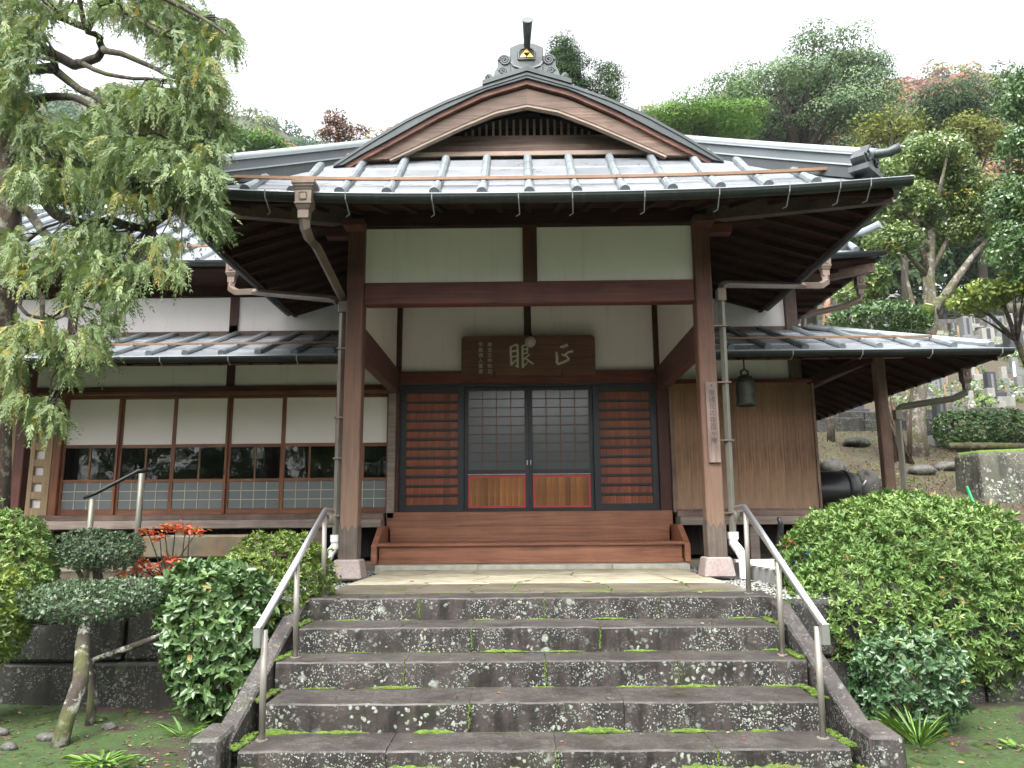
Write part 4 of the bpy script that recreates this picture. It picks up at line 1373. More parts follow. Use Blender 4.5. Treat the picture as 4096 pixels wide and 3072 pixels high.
for sx in (-1, 1):
    xa, xb = (-1.80, -1.685) if sx < 0 else (1.71, 1.825)
    MB().prism([(-1.86, -.02), (-2.05, -.05), (-3.38, -.615), (-3.38, -.82), (-1.86, -.82)], xa, xb, 'x').build('cheek_wall', 'cheek_stone', ST, 0.012)
    pa, pb = (-1.875, -1.69) if sx < 0 else (1.70, 1.90)
    MB().hexa([(pa, -3.52, -.85), (pb, -3.52, -.85), (pb, -3.22, -.85), (pa, -3.22, -.85), (pa + .01, -3.51, -.575), (pb - .01, -3.51, -.575), (pb - .01, -3.22, -.56), (pa + .01, -3.22, -.56)]).build('end_post', 'cheek_stone', ST, 0.016)


def moss_strip(mb, x0, x1, y, z, r, rg, gap=.35, axis='x'):
    """a low cushion of moss along a joint, swelling and thinning"""
    n = max(4, int((x1 - x0) / .02))
    ph = [rg.uniform(0, 6.28) for _ in range(4)]
    prev = None
    k = 6
    for i in range(n + 1):
        x = x0 + (x1 - x0) * i / n
        a = .5 + .5 * math.sin(2.1 * x + ph[0]) * math.sin(5.3 * x + ph[1]) + .35 * math.sin(13 * x + ph[2]) + rg.uniform(-.12, .12)
        rr = r * max(.06, min(1.15, 1.5 * (a - gap - .05)))
        o = len(mb.v)
        for j in range(k):
            t = math.pi / 2 * j / (k - 1)
            jr = rr * (1 + rg.uniform(-.2, .2))
            d1, d2 = -jr * 1.5 * math.cos(t), jr * math.sin(t)
            mb.v.append((x, y + d1, z + d2) if axis == 'x' else (y + d1, x, z + d2))
        if prev is not None:
            for j in range(k - 1):
                mb.f.append((prev + j, prev + j + 1, o + j + 1, o + j))
        prev = o


ms = MB()
rg = random.Random(9)
for i in range(4):
    moss_strip(ms, HW[i][0] + .02, HW[i][1] - .02, YF[i] + .003, ZT[i + 1], (.012, .014, .013, .024)[i], rg)
moss_strip(ms, -1.6, 1.6, YF[4], -.765, .035, rg, .1)
for i in range(5):
    for u in JX[i]:
        if rg.random() < .75:
            x = float(at(u / 1.8517, 1400, y=YF[i])[0])
            for k in range(12):
                z = ZT[i] - .01 - k * .012
                ms.rock((x + rg.uniform(-.005, .005), YF[i] + .002, z), (.008, .005, .009), k, 5, 3, .3)
for sx in (-1, 1):                              # tufts where the treads meet the cheek walls
    for i in range(1, 5):
        for k in range(26):
            yy = rg.uniform(YF[i] + .02, YF[i - 1])
            ms.rock((sx * (1.675 - rg.uniform(0, .05) ** 1.0 * (1 if i != 2 else .6)), yy, ZT[i] + .004), (rg.uniform(.012, .03), rg.uniform(.012, .03), rg.uniform(.008, .018)), k + i, 6, 3, .3)
mo = ms.build('moss', 'moss', ST, smooth=True)
mo['kind'] = 'stuff'

# ------------------------------------------------------------------ terrace of crazy paving
TR = B(-1.68, 1.73, -1.64, 2.0, -.2, -.012).build('terrace', plain('terrace bed', (0.09, 0.085, 0.06), 0.95, bump=0.3))
tag(TR, kind='structure')
rg = random.Random(21)
nxp, nyp = 6, 7
grid = {}
for j in range(nyp + 1):
    for i in range(nxp + 1):
        x = -1.68 + 3.41 * i / nxp + (0 if i in (0, nxp) else rg.uniform(-.2, .2))
        y = -1.63 + 3.1 * j / nyp + (0 if j in (0, nyp) else rg.uniform(-.16, .16) if j != 2 else rg.uniform(-.04, .04) + .08)
        grid[i, j] = (x, y)
for j in range(nyp):
    for i in range(nxp):
        q = [grid[i, j], grid[i + 1, j], grid[i + 1, j + 1], grid[i, j + 1]]
        if rg.random() < .35:
            mid = ((q[0][0] + q[2][0]) / 2 + .03, (q[0][1] + q[2][1]) / 2)
            polys = [[q[0], q[1], q[2]], [q[0], q[2], q[3]]]
        else:
            polys = [q]
        for pl in polys:
            cx, cy = sum(p[0] for p in pl) / len(pl), sum(p[1] for p in pl) / len(pl)
            pl = [(p[0] + (cx - p[0]) * .008 + (.004 if p[0] < cx else -.004), p[1] + (cy - p[1]) * .008 + (.004 if p[1] < cy else -.004)) for p in pl]
            dz = rg.uniform(-.003, .003)
            link('flagstone', MB().prism(pl, -.06, dz, 'z').mesh('flagstone', 'flag_wet' if cy < -.78 else 'flag', 0.004), TR)
for a, b in ((-1.83, -.62), (-.615, .95), (.955, 1.86)):
    link('edging_stone', B(a, b, 1.475, 2.4, -.05, .05).mesh('edging_stone', plain('edging stone %.1f' % a, (0.36, 0.35, 0.29), 0.75, var=0.25, scale=8, bump=0.2), 0.006), TR)
ms = MB()
for j in range(40):
    i = rg.randrange(1, nxp)
    jj = rg.randrange(0, 3)
    a, b = grid[i, jj], grid[i, jj + 1]
    t = rg.random()
    ms.rock((a[0] + (b[0] - a[0]) * t, a[1] + (b[1] - a[1]) * t, .0), (.022, .03, .006), j, 6, 3, .3)
moss_strip(ms, -1.6, 1.7, -1.615, 0.0, .010, rg, .55)
moss_strip(ms, .4, 1.72, -1.64, 0.0, .014, rg, .25)
o = ms.build('moss_tufts', 'moss', TR, smooth=True)
o['kind'] = 'stuff'

# gravel beside the terrace
gr = MB()
rg = random.Random(3)


def pebbles(mb, n, x0, x1, y0, y1, z, rmin, rmax):
    for _ in range(n):
        x, y = rg.uniform(x0, x1), rg.uniform(y0, y1)
        r_ = rg.uniform(rmin, rmax)
        zz = z + r_ * .3
        o = len(mb.v)
        a = rg.uniform(0, 3.14)
        ca, sa = math.cos(a), math.sin(a)
        for dx, dy, dz in ((1.2, 0, 0), (0, .9, .1), (-1.1, 0, 0), (0, -.9, 0), (.1, .1, .6), (0, 0, -.6)):
            mb.v.append((x + r_ * (dx * ca - dy * sa), y + r_ * (dx * sa + dy * ca), zz + r_ * dz))
        for f in ((0, 1, 4), (1, 2, 4), (2, 3, 4), (3, 0, 4), (1, 0, 5), (2, 1, 5), (3, 2, 5), (0, 3, 5)):
            mb.f.append(tuple(o + q for q in f))


pebbles(gr, 4200, 1.75, 3.2, -1.88, 2.4, -.04, .008, .02)
pebbles(gr, 4200, -3.4, -1.70, -1.88, 2.4, -.04, .008, .02)
tag(gr.build('gravel', 'pebble'), 'loose grey gravel along both sides of the terrace', 'gravel', kind='stuff')
ms = MB()
rg = random.Random(61)
for k in range(520):                            # raised moss cushions on the garden soil
    sx = -1 if rg.random() < .68 else 1
    x, y = sx * rg.uniform(1.95, 4.6), rg.uniform(-3.9, -2.05)
    if math.sin(2.3 * x + 1) * math.sin(2.9 * y) + rg.uniform(-.5, .5) < -.15:
        continue
    r_ = rg.uniform(.02, .075)
    ms.rock((x, y, gz(x, y) - .002), (r_, r_ * rg.uniform(.7, 1), r_ * .28), k, 8, 4, .22)
tag(ms.build('moss_cushions', moss_mat(.55), smooth=True), 'low moss cushions on the garden soil beside the stairs', 'moss', kind='stuff')
cr = MB()
pebbles(cr, 900, -4.6, -1.9, -3.9, -2.05, -.775, .005, .013)
pebbles(cr, 700, 1.95, 4.4, -3.9, -2.05, -.775, .005, .013)
cr.v = [(x, y, z + .775 + gz(x, y)) for x, y, z in cr.v]
tag(cr.build('soil_crumbs', plain('soil crumbs', (0.06, 0.042, 0.03), .9, var=.5, scale=9)), 'crumbs of earth and grit on the garden soil', 'soil', kind='stuff')

# ------------------------------------------------------------------ retaining walls of the garden
def retaining(name, x0, x1, label, seed):
    W = thing(name, ((x0 + x1) / 2, -1.95, -.8), label, 'wall')
    rg = random.Random(seed)
    zrow = [(-.86, -.44), (-.434, -.035)]
    for r_, (za, zb) in enumerate(zrow):
        x = x0
        while x < x1 - .05:
            w = rg.uniform(.7, 1.5)
            xb = min(x1, x + w)
            if x1 - xb < .2:
                xb = x1
            dy = rg.uniform(-.025, .02) + r_ * .015
            MB().hexa([(x + .006, -2.0 + dy, za), (xb - .006, -2.0 + dy + rg.uniform(-.01, .01), za), (xb - .006, -1.84, za), (x + .006, -1.84, za), (x + .008, -1.985 + dy, zb + rg.uniform(-.008, .004)), (xb - .008, -1.985 + dy, zb + rg.uniform(-.008, .004)), (xb - .008, -1.84, zb), (x + .008, -1.84, zb)]).build('wall_stone', 'wall_stone', W, 0.022)
            x = xb
    return W


retaining('retaining_wall', -9.5, -1.84, 'low dark lichened block wall holding up the ground left of the stairs', 4)
retaining('retaining_wall', 1.87, 3.5, 'short dark block wall under the big rounded bush right of the stairs', 6)

# ------------------------------------------------------------------ handrails
def handrail(sx, label):
    H = thing('handrail', (sx * 1.6, -2.55, -.32), label, 'handrail', 'handrails of the stone stairs')
    o = .0 if sx > 0 else -.0
    for x, y, z0, z1 in ((1.605, -1.80, -.0, .60), (1.585, -2.56, -.32, .27), (1.56, -3.25, -.65, -.055)):
        MB().tube([(sx * x, y, z0), (sx * (x + .012), y, z1)], .0185, 12).build('post', 'steel_post', H, smooth=True)
        MB().tube([(sx * x, y, z0), (sx * x, y, z0 + .006)], .034, 14).build('base_plate', 'steel_post', H)
    pts = [(1.63, -1.50, .635), (1.628, -1.74, .638), (1.622, -1.79, .625), (1.59, -3.31, -.045)]
    MB().tube([(sx * a, b, c) for a, b, c in pts], .026, 12, flat=.85).build('rail', 'steel', H, smooth=True)
    MB().tube([(sx * 1.63, -1.50, .655), (sx * 1.63, -1.50, .53)], .022, 10).build('rail_end', 'steel_post', H, smooth=True)
    B(sx * 1.59 - .021, sx * 1.59 + .021, -3.335, -3.29, -.145, -.028).build('rail_end', 'steel', H, 0.004)
    return H


handrail(1, 'steel handrail on the side of the stairs by the pillar with the nameplate')
handrail(-1, 'steel handrail on the side of the stairs by the red leaved shrub')
H = thing('small_handrail', (-4.6, .8, .42), 'short olive handrail with dark sloping bar in front of the left windows', 'handrail')
MB().tube([(-4.83, .75, -.04), (-4.84, .75, .83)], .03, 10).build('post', 'downpipe_grey', H, smooth=True)
MB().tube([(-4.40, .95, -.04), (-4.41, .95, 1.12)], .033, 10).build('post', 'downpipe_grey', H, smooth=True)
MB().tube([(-4.92, .72, .84), (-4.80, .76, .90), (-4.44, .94, 1.15), (-4.36, .97, 1.15)], .021, 8).build('rail', 'iron', H, smooth=True)

# stepping stone below the left windows
s = MB().hexa([(-4.4, .97, .18), (-2.71, .97, .18), (-2.71, 1.6, .18), (-4.4, 1.6, .18), (-4.39, .98, .42), (-2.72, .98, .42), (-2.72, 1.6, .425), (-4.39, 1.6, .425)]).box(-4.2, -3.9, 1.1, 1.5, -.08, .178).box(-3.15, -2.85, 1.1, 1.5, -.08, .178)
tag(s.build('shoe_stone', plain('ochre stained stone', (0.13, 0.115, 0.08), 0.8, var=0.4, scale=4, bump=0.3, dirt=(0.2, 0.1, 0.03)), bevel=0.015, origin=(-3.7, 1.15, -.05)), 'long ochre stained stone block below the left windows', 'stone')
# ------------------------------------------------------------------ things on and around the porch


def glyphs(txt, size, mat, name, parent, origin, spacing=1.12, thick=.002):
    """a column of characters as flat raised lettering; returns nothing if the font lacks them"""
    for k, ch in enumerate(txt):
        cu = bpy.data.curves.new('lettering', 'FONT')
        cu.body = ch
        cu.size = size
        cu.align_x = 'CENTER'
        cu.extrude = thick
        cu.resolution_u = 3
        tmp = bpy.data.objects.new('tmp_text', cu)
        COL.objects.link(tmp)
        dg = bpy.context.evaluated_depsgraph_get()
        me = bpy.data.meshes.new_from_object(tmp.evaluated_get(dg))
        bpy.data.objects.remove(tmp)
        if len(me.vertices) == 0:
            continue
        o = Vector(origin) + Vector((0, 0, -k * size * spacing))
        me.transform(Matrix.Translation(o) @ Matrix.Rotation(R(90), 4, 'X'))
        me.materials.clear()
        me.materials.append(MAT[mat])
        link(name, me, parent)


MAT['sign_wood'] = wood('signboard wood', (0.12, 0.055, 0.038), (0.25, 0.118, 0.08), 'x', 0.55, fine=0.7, patch=0.25)
MAT['ink_pale'] = plain('pale green white paint', (0.5, 0.49, 0.37), 0.6)
MAT['ink_dark'] = plain('faded black ink', (0.035, 0.035, 0.042), 0.7)
# signboard: hung leaning forward above the doors
SG = thing('signboard', (0, 2.55, 2.53), 'dark wooden signboard with two large pale brushed characters above the entrance', 'signboard')
sx0, sx1, sz0, sz1 = -.905, .925, 2.515, 3.07
c = .05
MB().prism([(sx0 + .02, sz0), (sx1 - .02, sz0), (sx1, sz0 + .02), (sx1, sz1 - c), (sx1 - .015, sz1 - .015), (sx1 - c, sz1), (sx0 + c, sz1), (sx0 + .015, sz1 - .015), (sx0, sz1 - c), (sx0, sz0 + .02)], 2.535, 2.575, 'y').build('board', 'sign_wood', SG, 0.004)


def stroke(mb, pts, ws, y=2.5335):
    """a brush stroke: ribbon of varying width with blunt ends"""
    P = [np.array(p, float) for p in pts]
    L, Rr = [], []
    for i, p in enumerate(P):
        d = P[min(i + 1, len(P) - 1)] - P[max(i - 1, 0)]
        d /= np.hypot(*d) + 1e-9
        nn = np.array([-d[1], d[0]])
        L.append(p + nn * ws[i] / 2)
        Rr.append(p - nn * ws[i] / 2)
    ring = L + Rr[::-1]
    k = len(P)
    vs = [(q[0], y - .004, q[1]) for q in ring] + [(q[0], y + .002, q[1]) for q in ring]
    n = len(ring)
    fs = []
    for i in range(k - 1):
        fs.append((i, i + 1, n - 2 - i, n - 1 - i))
    fs += [(i, (i + 1) % n, (i + 1) % n + n, i + n) for i in range(n)]
    mb.add(vs, fs)


def sgn(u, v):
    """from the enlarged picture of the sign (2212 x 811) to the board"""
    return (sx0 + (u - 100) / (2080 - 100) * (sx1 - sx0), sz1 - (v - 100) / (715 - 100) * (sz1 - sz0))


m = MB()
for pts, ws in (([(1560, 285), (1600, 285), (1680, 255)], (20, 45, 40)), ([(1505, 360), (1515, 450), (1510, 530), (1530, 550), (1600, 525), (1695, 480)], (30, 38, 38, 40, 32, 28)), ([(1580, 395), (1615, 420), (1690, 365), (1755, 355)], (18, 34, 32, 34)), ([(1640, 405), (1660, 440), (1695, 480)], (34, 26, 28))):
    stroke(m, [sgn(*p) for p in pts], [w / 1980 * 1.83 for w in ws])
m.build('character', 'ink_pale', SG)
m = MB()
for pts, ws in (([(830, 265), (832, 420), (840, 565)], (34, 30, 36)), ([(830, 280), (880, 255), (935, 240)], (24, 26, 30)), ([(930, 245), (935, 420), (930, 560), (940, 600)], (32, 30, 32, 20)), ([(840, 350), (920, 335)], (24, 26)), ([(850, 430), (920, 420)], (24, 22)), ([(845, 545), (890, 500), (925, 470)], (28, 20, 20)), ([(895, 570), (945, 595)], (18, 26)),
                ([(1005, 260), (1005, 430), (1010, 605)], (32, 30, 30)), ([(1000, 265), (1050, 250), (1085, 250)], (24, 26, 26)), ([(1080, 250), (1080, 320), (1070, 380)], (26, 24, 22)), ([(1015, 320), (1075, 312)], (20, 20)), ([(1015, 385), (1075, 375)], (20, 20)), ([(1110, 395), (1060, 440), (1020, 470)], (24, 20, 18)), ([(1040, 450), (1100, 500), (1165, 550)], (24, 28, 22)), ([(1015, 575), (1050, 550), (1075, 520)], (22, 20, 14))):
    stroke(m, [sgn(*p) for p in pts], [w / 1980 * 1.83 for w in ws])
m.build('character', 'ink_pale', SG)
x1_, z1_ = sgn(520, 268)
glyphs('歳在壬申秋日', .066, 'ink_pale', 'small_character', SG, (x1_, 2.531, z1_ + .005), 1.14)
x1_, z1_ = sgn(385, 268)
glyphs('早雲嶺人重書', .066, 'ink_pale', 'small_character', SG, (x1_, 2.531, z1_ + .005), 1.14)
for u, v in ((290, 372), (290, 520)):
    x_, z_ = sgn(u, v)
    B(x_ - .012, x_ + .012, 2.530, 2.5345, z_ - .012, z_ + .012).build('seal_mark', 'ink_dark', SG)
for u in (590, 1590):
    x_, z_ = sgn(u, 690)
    MB().tube([(x_, 2.60, z_ - .03), (x_, 2.525, z_ - .03), (x_, 2.522, z_ + .03)], .011, 6).build('hook', 'iron', SG)

# globe lamp on a stem in front of the sign
LP = thing('globe_lamp', (.035, 1.95, 2.84), 'small milky glass globe lamp hanging in the porch before the signboard', 'lamp')
mg, nt, p = newmat('milky lamp glass')
p.inputs['Base Color'].default_value = (.6, .56, .56, 1)
p.inputs['Roughness'].default_value = .25
p.inputs['Transmission Weight'].default_value = .55
MB().lathe([(.001, -.075), (.03, -.068), (.055, -.048), (.071, -.02), (.074, .01), (.066, .04), (.045, .062), (.02, .072), (.001, .074)], (.035, 1.95, 2.84), 20).build('globe', mg, LP, smooth=True)
MB().tube([(.035, 1.95, 2.91), (.035, 1.95, 3.74)], .008, 6).build('stem', 'iron', LP)
MB().lathe([(.001, .0), (.03, .0), (.026, .045), (.012, .06)], (.035, 1.95, 2.9), 14).build('lamp_holder', 'iron', LP)

# hanging bronze bell under the right lean-to
bx, by = 2.695, 1.7
BL = thing('temple_bell', (bx, by, 1.94), 'green bronze temple bell hanging from the right eave', 'bell')
MB().lathe([(.118, .0), (.126, .004), (.127, .03), (.117, .05), (.114, .12), (.115, .20), (.113, .28), (.104, .325), (.085, .36), (.05, .385), (.02, .395), (.001, .397)], (bx, by, 1.94), 28).build('bell_body', 'bronze_bell', BL, smooth=True)
MB().lathe([(.116, .0), (.108, .02), (.104, .2), (.09, .3), (.001, .33)], (bx, by, 1.943), 24).build('bell_hollow', 'iron', BL, smooth=True)
for z in (.055, .118, .285):
    MB().lathe([(.1145, z - .006), (.1195, z), (.1145, z + .006)], (bx, by, 1.94), 28).build('band', 'bronze_bell', BL, smooth=True)
st = MB()
for r_ in range(3):
    for k in range(20):
        an = 2 * math.pi * k / 20
        rr = (.108, .098, .082)[r_]
        st.rock((bx + rr * math.cos(an), by + rr * math.sin(an), 1.94 + (.305, .335, .36)[r_]), (.009,) * 3, k, 5, 3, .05)
st.build('studs', 'bronze_bell', BL)
MB().tube([(bx - .04, by, 2.33), (bx - .045, by, 2.375), (bx, by, 2.405), (bx + .045, by, 2.375), (bx + .04, by, 2.33)], .014, 8).build('crown_loop', 'bronze_bell', BL, smooth=True)
MB().tube([(bx, by, 2.40), (bx, by, 2.64), (bx + .01, by, 2.66)], .009, 6).build('hanging_rod', 'iron', BL)
B(bx - .05, bx + .05, by - .03, by + .35, 2.655, 2.685).build('hanging_bracket', 'iron', BL)

# nameplate on the right porch post
NP = thing('nameplate', (1.85, -.02, 1.115), 'tall weathered wooden nameplate with faded ink writing on the porch post', 'nameplate')
NPB = MB().hexa([(1.785, -.032, 1.115), (1.905, -.032, 1.115), (1.905, -.004, 1.115), (1.785, -.004, 1.115), (1.785, -.034, 1.935), (1.9, -.034, 1.935), (1.9, -.004, 1.935), (1.785, -.004, 1.935)])
NPB.build('board', wood('nameplate wood', (0.16, 0.105, 0.085), (0.34, 0.25, 0.21), 'z', 0.65, patch=0.45), NP, 0.003)
MB().prism([(1.84, 1.885), (1.848, 1.885), (1.85, 1.905), (1.846, 1.912), (1.842, 1.912), (1.838, 1.905)], -.0365, -.0335, 'y').build('nail_hole', 'iron', NP)
glyphs('東國花の寺百ヶ寺', .068, 'ink_dark', 'small_character', NP, (1.845, -.0345, 1.80), 1.02, .001)

# ------------------------------------------------------------------ odds and ends right of the porch
D = thing('slatted_grating', (2.45, .1, -.04), 'pale slatted drain grating on a grey concrete block beside the terrace', 'grating')
MAT['concrete'] = plain('grey concrete', (0.24, 0.235, 0.225), 0.85, var=0.15, scale=8, bump=0.2)
B(2.18, 2.85, -.75, .75, -.04, .10).build('concrete_base', 'concrete', D, 0.008)
for k in range(7):
    y = -.66 + k * .21
    B(2.16, 2.88, y, y + .09, .104, .135).build('slat', 'pvc', D, 0.004)
MAT['black_plastic'] = plain('black glossy plastic', (0.012, 0.012, 0.013), 0.3, var=0.2)
MAT['red_plastic'] = plain('red plastic', (0.5, 0.035, 0.02), 0.35, var=0.1)
MAT['blue_plastic'] = plain('blue plastic sheet', (0.02, 0.12, 0.5), 0.4, var=0.2)
MAT['green_paint'] = plain('green coated pole', (0.04, 0.42, 0.16), 0.45, var=0.05)
MAT['bare_wood'] = wood('bare wood stake', (0.42, 0.28, 0.16), (0.6, 0.45, 0.3), 'z', 0.65)
q = at(1697, 1215, y=.9)
TC = thing('garden_tool_can', (float(q[0]), .9, -.03), 'red plastic can with black handle half hidden behind the big bush', 'can')
x_ = float(q[0])
MB().lathe([(.001, 0), (.12, 0), (.125, .05), (.125, .3), (.09, .36), (.05, .38), (.001, .38)], (x_ + .05, .9, -.03), 16).build('can_body', 'red_plastic', TC, smooth=True)
MB().tube([(x_ - .05, .9, -.03), (x_ - .06, .88, .3), (x_ - .03, .88, .5), (x_ - .055, .86, .57)], [.05, .045, .03, .02], 8).build('can_spout', 'black_plastic', TC, smooth=True)
q = at(1790, 1240, y=-.1)
tag(MB().rock((float(q[0]), .2, .12), (.28, .22, .17), 8, 10, 6, .2).build('blue_tarp', 'blue_plastic', origin=(float(q[0]), .2, -.04)), 'crumpled blue plastic sheet behind the big rounded bush', 'tarp')

q = at(1800, 1045, y=3.9)
BX, BZ = float(q[0]), float(q[2])
BD = thing('black_barrel', (BX, 3.9, BZ - .5), 'black drum lying on its side beyond the wooden board wall', 'barrel')
MB().tube([(BX - .75, 3.9, BZ - .12), (BX - .7, 3.9, BZ - .12), (BX + .18, 3.9, BZ - .12), (BX + .28, 3.9, BZ - .13), (BX + .33, 3.9, BZ - .14)], [.29, .31, .31, .28, .2], 20).build('barrel_body', 'black_plastic', BD, smooth=True)
MB().tube([(BX + .13, 3.9, BZ - .12), (BX + .17, 3.9, BZ - .12)], .322, 20).build('barrel_hoop', 'iron', BD, smooth=True)
for k in (-.5, .0):
    B(BX + k - .06, BX + k + .06, 3.65, 4.15, gz(BX, 3.9) - .05, BZ - .38).build('barrel_chock', 'rock', BD)
MB().tube([(BX + .36, 3.85, BZ - .1), (BX + .44, 3.8, BZ + .05)], .022, 8).build('pipe_end', 'steel', BD, smooth=True)

for u0, v0, u1, v1, y, r_, mt, nm, lb, ct in ((2088, 1050, 2119, 1125, 2.2, .017, 'green_paint', 'green_pole', 'bright green garden pole leaning behind the big bush', 'pole'), (2142, 1078, 2128, 1135, 2.4, .016, 'bare_wood', 'wooden_stake', 'pale wooden stake leaning behind the big bush', 'stake')):
    a, b = at(u0, v0, y=y), at(u1, v1, y=y - .1)
    d = b - a
    zt = gz(b[0], y) - .02
    e = a + d * ((a[2] - zt) / (a[2] - b[2]))
    tag(MB().tube([tuple(a), tuple(e)], r_, 8).build(nm, mt, smooth=True, origin=tuple(e)), lb, ct)
q = at(2200, 1195, y=1.2)
CN = thing('marker_cone', (float(q[0]) + .1, 1.2, gz(float(q[0]) + .1, 1.2)), 'small red and white marker cone at the foot of the grey rock', 'cone')
xx, zz = float(q[0]) + .1, gz(float(q[0]) + .1, 1.2)
MB().lathe([(.14, 0), (.1, .14)], (xx, 1.2, zz + .02), 14).build('cone_lower', 'pvc', CN, smooth=True)
MB().lathe([(.1, .14), (.05, .32), (.03, .33), (.001, .33)], (xx, 1.2, zz + .02), 14).build('cone_upper', 'red_plastic', CN, smooth=True)
B(xx - .17, xx + .17, 1.03, 1.37, zz, zz + .025).build('cone_base', 'black_plastic', CN, 0.01)
q = at(2112, 1105, y=1.6)
tag(MB().rock((float(q[0]), 1.6, float(q[2])), (.04, .04, .06), 2, 8, 5, .1).build('work_glove', 'pvc', origin=(float(q[0]), 1.6, float(q[2]) - .06)), 'small white work glove caught behind the big bush', 'glove')
# ------------------------------------------------------------------ foliage helpers


def leaf_mat(name, stops, rough=0.42, transl=0.22, spec=0.5):
    m, nt, p = newmat(name)
    n = N(nt)
    out = [q for q in nt.nodes if q.type == 'OUTPUT_MATERIAL'][0]
    a = n.node('ShaderNodeAttribute', attribute_name='tint')
    col = n.ramp(a.outputs['Fac'], stops)
    n.link(col, p.inputs['Base Color'])
    p.inputs['Roughness'].default_value = rough
    p.inputs['Specular IOR Level'].default_value = spec
    t = n.node('ShaderNodeBsdfTranslucent')
    n.link(n.mix(1.0, col, (1.0, 1.1, 0.55), 'MULTIPLY'), t.inputs[0])
    mx = n.node('ShaderNodeMixShader')
    mx.inputs[0].default_value = transl
    n.link(p.outputs[0], mx.inputs[1])
    n.link(t.outputs[0], mx.inputs[2])
    n.link(mx.outputs[0], out.inputs['Surface'])
    return m


def nrm(a):
    return a / (np.linalg.norm(a, axis=-1, keepdims=True) + 1e-9)


def leaf_object(name, P, D, U, L, W, tint, mat, parent=None, full=False, origin=None, fold=.12):
    """many small leaves as one mesh: base points P, directions D, up vectors U, lengths L, widths W"""
    P, D, U = np.asarray(P, float), nrm(np.asarray(D, float)), np.asarray(U, float)
    S = nrm(np.cross(D, U))
    U = nrm(np.cross(S, D))
    L, W = np.asarray(L, float)[:, None], np.asarray(W, float)[:, None]
    n = len(P)
    if full:
        f = U * W * fold * 2
        V6 = np.stack([P, P + D * L * .34 + S * W * .5 + f, P + D * L * .72 + S * W * .36 + f * .6, P + D * L - U * L * .06, P + D * L * .72 - S * W * .36 + f * .6, P + D * L * .34 - S * W * .5 + f], 1)
        V = V6.reshape(-1, 3)
        b = np.arange(n)[:, None] * 6
        F = np.concatenate([b + np.array([[0, 1, 2, 3]]), b + np.array([[0, 3, 4, 5]])], 1).reshape(-1, 4)
        k = 6
    else:
        V = np.stack([P, P + D * L * .45 + S * W * .5, P + D * L, P + D * L * .45 - S * W * .5], 1).reshape(-1, 3)
        F = np.arange(n * 4).reshape(-1, 4)
        k = 4
    if origin is not None:
        V = V - np.asarray(origin, float)
    me = bpy.data.meshes.new(name)
    me.vertices.add(len(V))
    me.vertices.foreach_set('co', V.astype(np.float32).ravel())
    me.loops.add(F.size)
    me.loops.foreach_set('vertex_index', F.astype(np.int32).ravel())
    me.polygons.add(len(F))
    me.polygons.foreach_set('loop_start', np.arange(0, F.size, 4, dtype=np.int32))
    me.update(calc_edges=True)
    at_ = me.attributes.new('tint', 'FLOAT', 'POINT')
    at_.data.foreach_set('value', np.repeat(np.clip(tint, 0, 1), k).astype(np.float32))
    me.materials.append(mat)
    return link(name, me, parent, origin)


def rand_dirs(n):
    return nrm(RNG.normal(size=(n, 3)))


def lumps(d, seed, amp):
    """uneven radius over directions d"""
    r = np.random.default_rng(seed)
    out = np.zeros(len(d))
    for f in (2.2, 4.1, 7.5):
        k = r.normal(size=(3, 3)) * f
        ph = r.uniform(0, 6.28, 3)
        out += (np.sin(d @ k[0] + ph[0]) + np.sin(d @ k[1] + ph[1]) * .7) * amp / f ** .5
    return 1 + out


def bush_points(ells, n, seed, depth=.3, amp=.05, zmin=-9):
    """points on and just under the skin of a union of ellipsoids, with outward normals"""
    r = np.random.default_rng(seed)
    P, Nn = [], []
    areas = [a[1][0] * a[1][1] + a[1][1] * a[1][2] for a in ells]
    for i, (c, rad) in enumerate(ells):
        m = int(n * areas[i] / sum(areas))
        d = nrm(r.normal(size=(m, 3)))
        q = lumps(d, seed + i, amp) * (1 - depth * r.random(m) ** 2.2)
        p = np.array(c) + d * np.array(rad) * q[:, None]
        nn = nrm(d / np.array(rad))
        ok = p[:, 2] > zmin
        for j, (c2, r2) in enumerate(ells):
            if j != i:
                ok &= (((p - np.array(c2)) / np.array(r2)) ** 2).sum(1) > .72
        P.append(p[ok]); Nn.append(nn[ok])
    return np.concatenate(P), np.concatenate(Nn)


def rosettes(P, Nn, k, L, W, spread=.9, up=.25, seed=0, lvar=.3):
    """k leaves round each twig tip"""
    r = np.random.default_rng(seed)
    n = len(P)
    ax = nrm(Nn + np.array([0, 0, up]) + r.normal(size=(n, 3)) * .38)
    ref = nrm(r.normal(size=(n, 3)))
    e1 = nrm(np.cross(ax, ref))
    e2 = np.cross(ax, e1)
    PP, DD, UU, LL, WW = [], [], [], [], []
    for i in range(k):
        a = 2 * np.pi * i / k + r.normal(size=n) * .35
        s = spread * (.65 + .7 * r.random(n))
        d = nrm(ax * (1.05 - .55 * s)[:, None] + (e1 * np.cos(a)[:, None] + e2 * np.sin(a)[:, None]) * s[:, None])
        PP.append(P + r.normal(size=(n, 3)) * L * .12)
        DD.append(d); UU.append(ax)
        l = L * (1 - lvar / 2 + lvar * r.random(n))
        LL.append(l); WW.append(l * W)
    return np.concatenate(PP), np.concatenate(DD), np.concatenate(UU), np.concatenate(LL), np.concatenate(WW)


